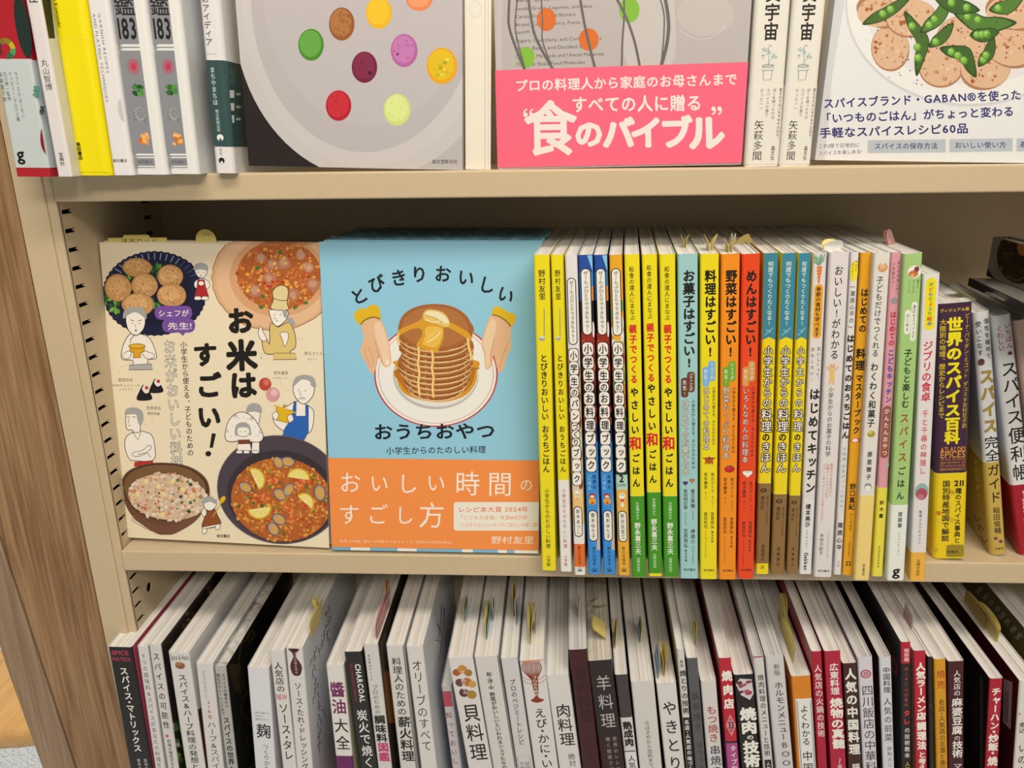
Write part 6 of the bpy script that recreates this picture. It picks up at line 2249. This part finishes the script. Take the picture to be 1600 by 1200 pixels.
b.sp.poly([(0.05*b.t, b.vy(1025.3)), (0.95*b.t, b.vy(1025.3)), (0.9*b.t, b.vy(1027.2)), (0.1*b.t, b.vy(1027.2))], '#a83a54', True)
tcol(b, '焼肉料理のメニューと技術', 1053, 1182, 0.55, 0.62, INK, 1)
sprect(b, 0.2, 1187, 0.86, 1210, INK)
tcol(b, '人気', 1190, 1204, 0.54, 0.4, '#e8e0d8', 1)
done(b)
b = low(1196, 1224.2, 1024.6, 1211, 1241.5, WH3, 'pale grey spine with a two-character line above its thin title, left of the orange-topped one', paper=PAGES_GREY)
tcol(b, '新版', 1037, 1056, 0.56, 0.36, INK, 0)
tcol(b, 'ホルモンメニュー', 1065, 1157, 0.58, 0.5, INK, 1)
for i, q in enumerate('BOOK'):
    tcol(b, q, 1158+i*14, 1170+i*14, 0.62, 0.6, INK, 0)
done(b)
b = low(1235, 1268, 1056, 1246, 1275.4, [(1091, '#dd8424'), (None, '#dd8424')], 'orange spine holding a white title panel with double frame', lc='#d87a1e')
c, t = b.sp, b.t
c.rect(0.14*t, b.vy(1091.5), 0.985*t, b.vy(1260), '#ece6de', True)
c.line([(0.2*t, b.vy(1260)), (0.2*t, b.vy(1094)), (0.94*t, b.vy(1094)), (0.94*t, b.vy(1260))], 0.0005, '#5a6068', uv=True)
c.line([(0.25*t, b.vy(1260)), (0.25*t, b.vy(1096.5)), (0.89*t, b.vy(1096.5)), (0.89*t, b.vy(1260))], 0.0003, '#8a9098', uv=True)
tcol(b, 'よくわかる', 1101, 1165, 0.56, 0.46, INK, 1)
tcol(b, '中国料理', 1172, 1245, 0.58, 0.56, INK, 1)
done(b)
b = low(1268.4, 1283, 1017.5, 1275.8, 1295, '#b01c34', 'slim crimson spine with small pale title, left of the thicker crimson one')
tcol(b, '人気店の火鍋の技術', 1038, 1152, 0.55, 0.76, '#ecdcd4', 1)
done(b)
b = low(1287.6, 1313.4, 1016.8, 1296.5, 1324, '#b5203a', 'thicker crimson spine with a large white brush-style title')
tcol(b, '広東料理', 1036, 1086, 0.54, 0.56, '#f0e4dc', 2)
tcol(b, '焼物の真髄', 1090, 1170, 0.58, 0.8, '#f4eae2', 3)
tcol(b, '〜名', 1184, 1204, 0.6, 0.4, '#ecdcd4', 1)
done(b)
b = low(1315.6, 1338.8, 1036, 1324.8, 1347, '#43241a', 'dark chocolate spine with bold white title')
tcol(b, '人気の中国料理', 1043, 1180, 0.54, 0.84, '#f0e8de', 3)
tcol(b, '評判店', 1188, 1250, 0.58, 0.6, '#e8dcd0', 2)
done(b)
b = low(1339.4, 1363.6, 1027.2, 1347.6, 1372, '#dcd0d2', 'pale pinkish grey spine with a red round seal near its top', rc='#2c2424', paper=PAGES_GREY)
c, t = b.sp, b.t
for k in range(18):
    a = k*0.349
    c.ell(0.5*t+0.3*t*math.cos(a), b.vy(1053)+0.3*t*math.sin(a), 0.07*t, 0.07*t, '#b8505c', 0, 8, True)
c.ell(0.5*t, b.vy(1053), 0.24*t, 0.24*t, '#dcd0d2', 0, 18, True)
for k in range(8):
    a = k*0.785
    c.ell(0.5*t+0.12*t*math.cos(a), b.vy(1053)+0.12*t*math.sin(a), 0.06*t, 0.06*t, '#b8505c', 0, 8, True)
tcol(b, '四川飯店の中華料理', 1070, 1222, 0.56, 0.82, INK, 0)
done(b)
b = low(1373, 1393.2, 1027, 1379, 1398.5, '#d9d6d2', 'light grey spine with thin black title, black red-flecked book to its right', paper=PAGES_GREY, lc='#5a3238')
tcol(b, '中国料理', 1042, 1083, 0.56, 0.62, INK, 1)
tcol(b, '人気の前菜', 1089, 1159, 0.56, 0.7, '#5a5452', 1)
tcol(b, '評判メニュー', 1166, 1215, 0.6, 0.4, INK, 0)
done(b)
b = low(1407.2, 1424, 1003, 1408.6, 1424.4, [(1037, '#b81c30'), (None, '#241c1c')], 'black spine with a red label block at its top', lc='#231d1f')
tcol(b, '保存版', 1013, 1034, 0.55, 0.56, '#f0e4dc', 1)
tcol(b, 'ラーメン・つけめん', 1042, 1104, 0.5, 0.44, '#c85a44', 1)
tcol(b, 'タレ', 1108, 1134, 0.54, 0.72, '#d83a34', 3)
tcol(b, 'の技術教本', 1136, 1185, 0.58, 0.6, '#e8dcd4', 1)
tcol(b, '人気', 1190, 1206, 0.6, 0.56, '#dcae3c', 1)
l_ = lside(b)
for x, y, rx_, ry_ in ((1397, 1040, 5, 16), (1388, 1010, 4, 10), (1378, 985, 3, 7)):
    l_.ell(x, y, rx_, ry_, '#8a2a34', -12, 16)
    l_.ell(x, y, rx_*0.5, ry_*0.55, '#3a2024', -12, 14)
done(b)
b = low(1426.5, 1447.6, 1016.5, 1430, 1449.4, '#c01f34', 'red spine with bold white title, right of the black one with red label', lc='#d8b088')
tcol(b, '人気ラーメン店', 1035, 1125, 0.56, 0.78, '#f4eae2', 4)
tcol(b, 'の', 1117, 1126, 0.56, 0.5, '#f4eae2', 2)
tcol(b, '調理法', 1127, 1172, 0.56, 0.78, '#f4eae2', 4)
tcol(b, 'と考え方', 1174, 1215, 0.58, 0.66, '#f4eae2', 3)
done(b)
b = low(1449.6, 1457, 1026, 1451.2, 1461.5, '#26201e', 'thin black spine between the red and the mustard spines', ys=-0.02)
trow(b, '―', 1102, 0.2, 0.8, '#8a8480', 1)
done(b)
b = low(1458, 1479.4, 1029.5, 1463, 1481.4, '#dc9a1e', 'mustard spine with red and black title')
tcol(b, '焼売', 1045, 1078, 0.54, 0.74, '#b8401c', 1)
tcol(b, '名店・人気店の王道と進化', 1092, 1206, 0.56, 0.54, '#4a2c14', 1)
done(b)
b = low(1480.6, 1507.2, 1033, 1481.8, 1507, '#4a171e', 'maroon spine with white title, right of the mustard one')
tcol(b, '人気店の', 1047, 1088, 0.56, 0.46, '#ecdcd4', 1)
tcol(b, '麻婆豆腐', 1090, 1148, 0.56, 0.7, '#f2e6de', 2)
tcol(b, 'の', 1149, 1157, 0.56, 0.46, '#ecdcd4', 1)
tcol(b, '技術', 1157, 1184, 0.58, 0.7, '#f2e6de', 2)
tcol(b, 'マル', 1192, 1212, 0.58, 0.6, '#ecdcd4', 1)
done(b)
b = low(1546.8, 1568, 1060, 1538.5, 1560.5, '#b01a30', 'red spine with white title and a black front cover facing left', lc='#1f1a18', yaw=4)
tcol(b, 'チャーハン', 1074, 1140, 0.52, 0.72, '#f4e8e0', 3)
tcol(b, '・炒飯・', 1140, 1180, 0.52, 0.8, '#f4e8e0', 3)
tcol(b, '焼そば', 1180, 1235, 0.54, 0.8, '#f4e8e0', 3)
l_ = lside(b)
l_.v('炒飯焼そば', 1524, 1070, 1522, 1180, 14, '#3a332e', 1)
l_.poly([(1531, 1055), (1536, 1062), (1536, 1200), (1531, 1200)], '#4a423a')
done(b)
b = low(1593.5, 1625, 1064, 1583, 1615, '#e3d9cc', 'cream spine at the right end of the bottom row, maroon cover facing left', lc='#42161a', yaw=4.5, ys=-0.025)
tcol(b, '煮込', 1128, 1146, 0.3, 0.4, INK, 1)
tcol(b, 'いの中国', 1160, 1230, 0.4, 0.5, INK, 1)
spell(b, 0.1, 1115, 0.06, '#d8842c')
l_ = lside(b)
l_.poly([(1568, 1060), (1582, 1066), (1579, 1140), (1567, 1128)], '#b5a8a4')
l_.line([(1571, 1080), (1571, 1128)], 1.4, '#5a3a3c')
l_.line([(1575, 1080), (1574, 1130)], 1.4, '#5a3a3c')
done(b)
b = low(1652, 1690, 1042, 1640, 1676, '#3a3028', 'tall brown book at the far right end of the bottom row, gold-lettered cover', lc='#6e5a2c', yaw=5, ys=-0.02)
l_ = lside(b)
for k, (x, y) in enumerate(((1530, 922), (1540, 932), (1549, 942), (1558, 952), (1566, 962), (1574, 972), (1583, 983), (1592, 994))):
    l_.ch('宝伝の中国料理'[k % 7], x, y, 9, 12, '#d8ccb4', 1, 45)
done(b)

# ================================================================== things lying at the back on the right
zt = -0.1165
A, B_ = atz(1514, 434, zt), atz(1600, 474, zt)
X = B_-A
X[2] = 0
X /= np.linalg.norm(X)
D = np.array([-X[1], X[0], 0])
if D[0] < 0:
    D = -D
O = A.copy()
O[2] = zt-0.0066
mw = Matrix(((X[0], D[0], 0, O[0]), (X[1], D[1], 0, O[1]), (0, 0, 1, O[2]), (0, 0, 0, 1)))
root = empty('cookbook', mw)
tag(root, 'black-spined book lying flat on the spice books at the far right', 'book', 'books stacked at the right end of the middle board')
mb = MB()
wl_, dl_ = 0.135, 0.078
mb.box((0, 0, 0), (wl_, 0.0008, 0.0066), M('#231d1a'))
mb.box((0, 0, 0.006), (wl_, dl_, 0.0066), M('#8a8478', 0.25))
mb.box((0, 0, 0), (wl_, dl_, 0.0007), M('#2a2420'))
mb.build('cover', root)
mb = MB()
for k in range(6):
    mb.box((0.0015, 0.0012, 0.0008+k*0.00085), (wl_-0.001, dl_-0.001-0.0004*(k % 2), 0.0008+(k+1)*0.00085), PAGES)
mb.build('page_block', root)
# the film-wrapped noodle book standing on it
zs2 = zt
P1, P2 = atz(1541, 431, zs2+0.0005), atz(1600, 453, zs2+0.0005)
X = P2-P1
X[2] = 0
X /= np.linalg.norm(X)
D = np.array([-X[1], X[0], 0])
tp = hit(1526, 363, P1, D)
hh = tp[2]-P1[2]
UV = np.array([0, 0, 1.0])
O = P1.copy()
O[2] = zs2+0.0004
mw = Matrix(((X[0], D[0], UV[0], O[0]), (X[1], D[1], UV[1], O[1]), (X[2], D[2], UV[2], O[2]), (0, 0, 0, 1)))
root = empty('cookbook', mw)
tag(root, 'film-wrapped book with a noodle bowl photo, standing on the flat black book', 'book', 'books stacked at the right end of the middle board')
mb = MB()
tb = 0.014
mb.box((0, 0, 0), (0.12, 0.0007, hh), M('#8f8578'))
mb.box((0, tb-0.0007, 0), (0.12, tb, hh), M('#6a6052'))
mb.box((0, 0.0007, 0), (0.0007, tb-0.0007, hh), M('#3a322a'))
corner = [(0, 0), (0.12, 0), (0.12, hh), (0, hh)]


def tpx(u, v):
    p = O+X*u+UV*v-CP
    z = np.dot(p, CF)
    return (800+FPX*np.dot(p, CR)/z, 600-FPX*np.dot(p, CU)/z)


c = Canvas(mb, root, O, -D, [tpx(*q) for q in corner])
c.poly([(1515, 350), (1541, 366), (1548, 400), (1562, 436), (1556, 450), (1515, 440)], '#2c221c')
c.ell(1594, 392, 56, 62, '#b8aa98', 0, 40)
c.ell(1597, 396, 48, 54, '#a89a86', 0, 40)
c.ell(1590, 404, 32, 40, '#33200f', -14, 30)
c.scatter(1590, 404, 29, 36, 90, ['#4a2c12', '#6a4420', '#2c1808', '#8a5a2a', '#1f1208'], 1.5, 4.0, 4)
c.ell(1602, 384, 12, 16, '#b8702c', 20, 18)
c.line(smooth([(1574, 432), (1590, 438), (1604, 430)], 5, False), 2, '#8a6c3c')
mb.build('cover', root)
mb = MB()
for k in range(6):
    mb.box((0.0009, 0.0009+k*0.002, 0.001), (0.118, 0.0009+(k+1)*0.002, hh-0.001-0.0004*(k % 2)), PAGES)
mb.build('page_block', root)
mb = MB()
rng = random.Random(3)
n = 20
rows = []
for j in range(n+1):
    x = -0.0005+0.121*j/n
    rows.append([(x, -0.0006, 0.0002), (x, -0.0006-rng.random()*0.0004, hh*0.5), (x, -0.0006, hh), (x, tb*0.5, hh+0.001+rng.random()*0.002), (x, tb+0.0006, hh), (x, tb+0.0006, 0.0002)])
vs = [p for r_ in rows for p in r_]
mb.add(vs, [(j*6+k, j*6+6+k, j*6+7+k, j*6+k+1) for j in range(n) for k in range(5)], FILM)
mb.build('plastic_wrap', root)

# ================================================================== order slips tucked between pages
SL_Y, SL_B, SL_W = M('#ead27a', 0.6), M('#9fb8cc', 0.6), M('#e6dccc', 0.6)
SL_P, SL_PK, SL_G = M('#d8bd72', 0.6), M('#d8a096', 0.6), M('#c4b450', 0.6)
SL_O = M('#d8a06a', 0.6)


def slip(px, py, ztop, hgt, wid, mat, label, mat2=None, yaw=6.0, open_=0.0026, tilt=0.0, round_=True, name='order_slip', text=None, roll=0.0):
    """a folded paper slip standing out of the page tops at this spot; wid runs along the depth of the book"""
    P = atz(px, py, ztop)
    a = math.radians(yaw)
    D = np.array([math.sin(a), math.cos(a), 0])
    X = np.array([math.cos(a), -math.sin(a), 0])
    mw = Matrix(((X[0], D[0], 0, P[0]), (X[1], D[1], 0, P[1]), (0, 0, 1, P[2]), (0, 0, 0, 1)))
    mw = mw @ Matrix.Rotation(math.radians(tilt), 4, 'Y') @ Matrix.Rotation(math.radians(roll), 4, 'Z')
    root = empty(name, mw)
    tag(root, label, 'paper slip', 'order slips tucked into books')
    n = 14
    for side, m in ((-1, mat), (1, mat2 or mat)):
        mb = MB()
        pts = [(-wid/2, -0.012), (wid/2, -0.012)]
        if round_:
            pts += [(wid/2*math.cos(t_), hgt*(0.35+0.65*math.sin(t_))) for t_ in np.linspace(0, math.pi, n)]
        else:
            pts += [(wid/2, hgt), (-wid/2, hgt*0.92)]
        def leaf(o):
            return [(side*(0.0003+open_*max(0, z/hgt)**1.5)+o, y, z) for y, z in pts]
        m_ = len(pts)
        mb.add(leaf(0)+leaf(side*0.00018), [list(range(m_)), list(range(m_, 2*m_))]+[(i, (i+1) % m_, m_+(i+1) % m_, m_+i) for i in range(m_)], m)
        mb.build('leaf', root)
    return root


zt = -0.0775
slip(1069, 383, zt, 0.008, 0.013, SL_P, 'folded tan slip on the pale teal book of the middle row', SL_G)
slip(1109, 388, zt, 0.0105, 0.014, SL_Y, 'forked yellow slip on the yellow book with the light blue bubble', SL_Y, open_=0.0045)
slip(1139, 389, zt, 0.008, 0.016, SL_Y, 'yellow slip on the orange book with the green bubble', SL_P, open_=0.004)
slip(1142, 385, zt, 0.010, 0.010, SL_W, 'white twisted slip on the orange book with the green bubble', SL_W, open_=0.001, tilt=8)
slip(1160, 376, zt, 0.003, 0.018, SL_P, 'long tan slip lying towards the red-orange book', SL_P, tilt=-30, open_=0.0004, roll=-48)
slip(1300, 386, zt, 0.0055, 0.016, SL_Y, 'wide pale yellow slip on the white carrot-spined books', SL_W, open_=0.004, roll=-64)
slip(1391, 376, zt, 0.009, 0.011, SL_PK, 'pink hooked paper tab on the pink spine book', SL_PK, open_=0.0008, roll=-40, tilt=-25)
slip(1497, 454, -0.117, 0.006, 0.016, SL_G, 'greenish slip flat behind the dark purple spine', SL_W, tilt=-60, open_=0.0003)
slip(1556, 464, -0.121, 0.004, 0.03, SL_W, 'white slip flat on top of the leaning gold-banded book', SL_W, tilt=-65, open_=0.0003)


def slip_face(x0, x1, y0, y1, yw, mat, label, round_, text=None):
    """a slip standing behind the front cover, its face to the viewer"""
    A, B_ = aty(x0, y1, yw), aty(x1, y1, yw)
    T = aty((x0+x1)/2, y0, yw)
    w_, h_ = B_[0]-A[0], T[2]-(A[2]+B_[2])/2
    root = empty('order_slip', Matrix.Translation((A[0], yw, (A[2]+B_[2])/2)))
    tag(root, label, 'paper slip', 'order slips tucked into books')
    mb = MB()
    if round_:
        pts = [(0, -0.01), (w_, -0.01), (w_, 0)]+[(w_/2+w_/2*math.cos(t_), h_*(0.3+0.7*math.sin(t_))) for t_ in np.linspace(0, math.pi, 14)]+[(0, 0)]
    else:
        pts = [(0, -0.01), (w_, -0.01), (w_, h_*0.72), (w_*0.72, h_*0.72), (w_*0.70, h_), (w_*0.28, h_), (w_*0.26, h_*0.74), (0, h_*0.72)]
    mb.prism(pts, 1, 0, 0.0003, mat)
    c = Canvas(mb, root, np.array([A[0], yw, A[2]]), np.array([0, -1.0, 0]))
    if text:
        c.h(text, x0+(x1-x0)*0.2, (y0*.45+y1*.55), x1-(x1-x0)*0.16, (y0*.45+y1*.55), 6.0, '#4a4420', 1)
    else:
        c.h('注文', (x0+x1)/2-6, y0+8, (x0+x1)/2+6, y0+8, 4.5, '#6a5a28', 0)
    mb.build('slip', root)


BRy = (BR.O+BR.D*BR.th+BR.U*BR.h)[1]
slip_face(170, 262, 367, 383, BRy-0.001, SL_Y, 'yellow order card standing behind the top left of the cream rice book', False, '注文カード')
slip_face(307, 339, 358, 383, BRy+0.0004, SL_Y, 'rounded yellow tab standing behind the top of the cream rice book', True)

zl = -0.413
for px, py, z, h_, w_, m1, m2, lab, kw in (
        (497, 948, -0.4075, 0.010, 0.011, SL_Y, SL_Y, 'yellow folded slip in the book with the dark red bottle shape', dict(open_=0.004)),
        (492, 962, -0.4075, 0.0035, 0.03, SL_Y, SL_P, 'yellow strip lying in the book with the dark red bottle shape', dict(open_=0.0005)),
        (598, 955, -0.404, 0.006, 0.055, SL_PK, SL_PK, 'long pinkish slip along the book with magenta characters', dict(open_=0.0012)),
        (606, 920, -0.404, 0.009, 0.012, SL_O, SL_O, 'orange slip far back in the book with magenta characters', dict(open_=0.001)),
        (728, 945, -0.416, 0.005, 0.026, SL_Y, SL_B, 'yellow and blue slip in the shell-photo book', dict(open_=0.0012)),
        (763, 965, -0.416, 0.011, 0.04, SL_Y, SL_B, 'tall yellow and blue slip in the thin-titled broad white book', dict(open_=0.002)),
        (772, 950, -0.416, 0.010, 0.016, SL_W, SL_W, 'white rounded slip in the thin-titled broad white book', dict(open_=0.001)),
        (804, 935, -0.416, 0.014, 0.03, SL_Y, SL_P, 'yellow slip in the book with a framed box on its spine', dict(open_=0.0016)),
        (808, 952, -0.416, 0.011, 0.022, SL_W, SL_B, 'white and blue slip in the book with a framed box on its spine', dict(open_=0.002)),
        (830, 970, -0.416, 0.014, 0.036, SL_Y, SL_Y, 'tall yellow slip in the spiny lobster book', dict(open_=0.003)),
        (837, 966, -0.416, 0.006, 0.014, SL_W, SL_W, 'white slip in the spiny lobster book', dict(open_=0.001)),
        (903, 944, -0.408, 0.008, 0.016, SL_P, SL_P, 'tan slip in the dark maroon book', dict(open_=0.0006)),
        (930, 974, -0.4165, 0.004, 0.022, SL_P, SL_Y, 'tan rounded slip flat on the dark brown book with cream pages', dict(open_=0.0004, tilt=-50)),
        (960, 988, -0.433, 0.012, 0.022, SL_P, SL_Y, 'yellow slip in the slim half-white brown book', dict(open_=0.0022)),
        (999, 978, -0.4385, 0.006, 0.024, SL_B, SL_P, 'blue slip in the blank broad white book', dict(open_=0.0015)),
        (1027, 1026, -0.440, 0.006, 0.03, SL_B, SL_W, 'blue slip in the brush-titled white book', dict(open_=0.001)),
        (1036, 1026, -0.440, 0.012, 0.026, SL_Y, SL_P, 'yellow folded slip in the brush-titled white book', dict(open_=0.003)),
        (1085, 985, -0.4155, 0.008, 0.018, SL_G, SL_P, 'olive slip in the grey-spined book', dict(open_=0.001)),
        (1222, 960, -0.412, 0.020, 0.026, SL_Y, SL_Y, 'yellow slip with a round tab in the pale grey book', dict(open_=0.001)),
        (1231, 990, -0.412, 0.006, 0.05, SL_Y, SL_Y, 'long yellow slip lying in the pale grey book', dict(open_=0.0008)),
        (1421, 955, -0.398, 0.003, 0.02, SL_W, SL_W, 'white slip in the black book with red label', dict(open_=0.0005)),
        (1525, 945, -0.430, 0.004, 0.045, SL_Y, SL_P, 'long yellow slip at the back of the cream right-end book', dict(open_=0.001)),
        (1543, 965, -0.430, 0.006, 0.045, SL_Y, SL_Y, 'wide folded yellow slip in the cream right-end book', dict(open_=0.003))):
    slip(px, py, z, h_, w_, m1, lab, m2, ylow(px), **kw)

# ================================================================== beyond the end of the case
P = atz(20, 1105, -1.02)
root = empty('wooden_bench', Matrix.Translation((P[0], P[1], -1.45)))
tag(root, 'light beech bench with a rounded seat edge beyond the end of the bookcase', 'bench')
mb = MB()
ptA, ptB = atz(-60, 1164, -1.03), atz(60, 1150, -1.03)
cx_, cy_ = ptA[0]-0.10, ptA[1]+0.115
n = 40
rings = []
for dz, k in ((0.0, 0.93), (0.006, 0.97), (0.018, 1.0), (0.030, 0.985), (0.038, 0.95), (0.041, 0.88)):
    rings.append([(cx_-P[0]+0.33*k*math.copysign(abs(math.cos(t_))**0.55, math.cos(t_)), cy_-P[1]+0.125*k*math.copysign(abs(math.sin(t_))**0.55, math.sin(t_)), 0.41+dz) for t_ in np.linspace(0, 2*math.pi, n, endpoint=False)])
vs = [p for r_ in rings for p in r_]
fs = [list(range(n))[::-1], list(range(5*n, 6*n))]
for k in range(5):
    fs += [(k*n+i, k*n+(i+1) % n, (k+1)*n+(i+1) % n, (k+1)*n+i) for i in range(n)]
mb.add(vs, fs, BEECH)
mb.build('seat', root, True)
for sx in (-1, 1):
    for sy in (-1, 1):
        mb = MB()
        x, y = cx_-P[0]+0.24*sx, cy_-P[1]+0.07*sy
        mb.box((x-0.018, y-0.018, 0.0), (x+0.018, y+0.018, 0.412), BEECH, 0.004)
        mb.build('leg', root)
# a low brown display table with a white sheet, farther back
Q = aty(7, 1036, 1.12)
hT = Q[2]+1.45
root = empty('display_table', Matrix.Translation((Q[0]-0.5, Q[1]+0.30, -1.45)))
tag(root, 'low brown display table behind the beech bench, at the photo\'s left edge', 'table')
mb = MB()
mb.box((-0.55, -0.30, hT-0.03), (0.50, 0.30, hT), WOOD, 0.004)
mb.build('tabletop', root)
for sx in (-1, 1):
    for sy in (-1, 1):
        mb = MB()
        mb.box((sx*0.46-0.025, sy*0.26-0.025, 0), (sx*0.46+0.025, sy*0.26+0.025, hT-0.029), WOOD)
        mb.build('leg', root)
sh = MB()
sh.box((Q[0]-0.42, Q[1]+0.05, Q[2]+0.0001), (Q[0]-0.006, Q[1]+0.40, Q[2]+0.0031), M('#f2f0ee', 0.5))
tag(sh.build('paper_sheet'), 'white sheet lying on the brown display table at the left edge', 'paper sheet')

bpy.data.objects.remove(_fo)
bpy.data.curves.remove(_fc)
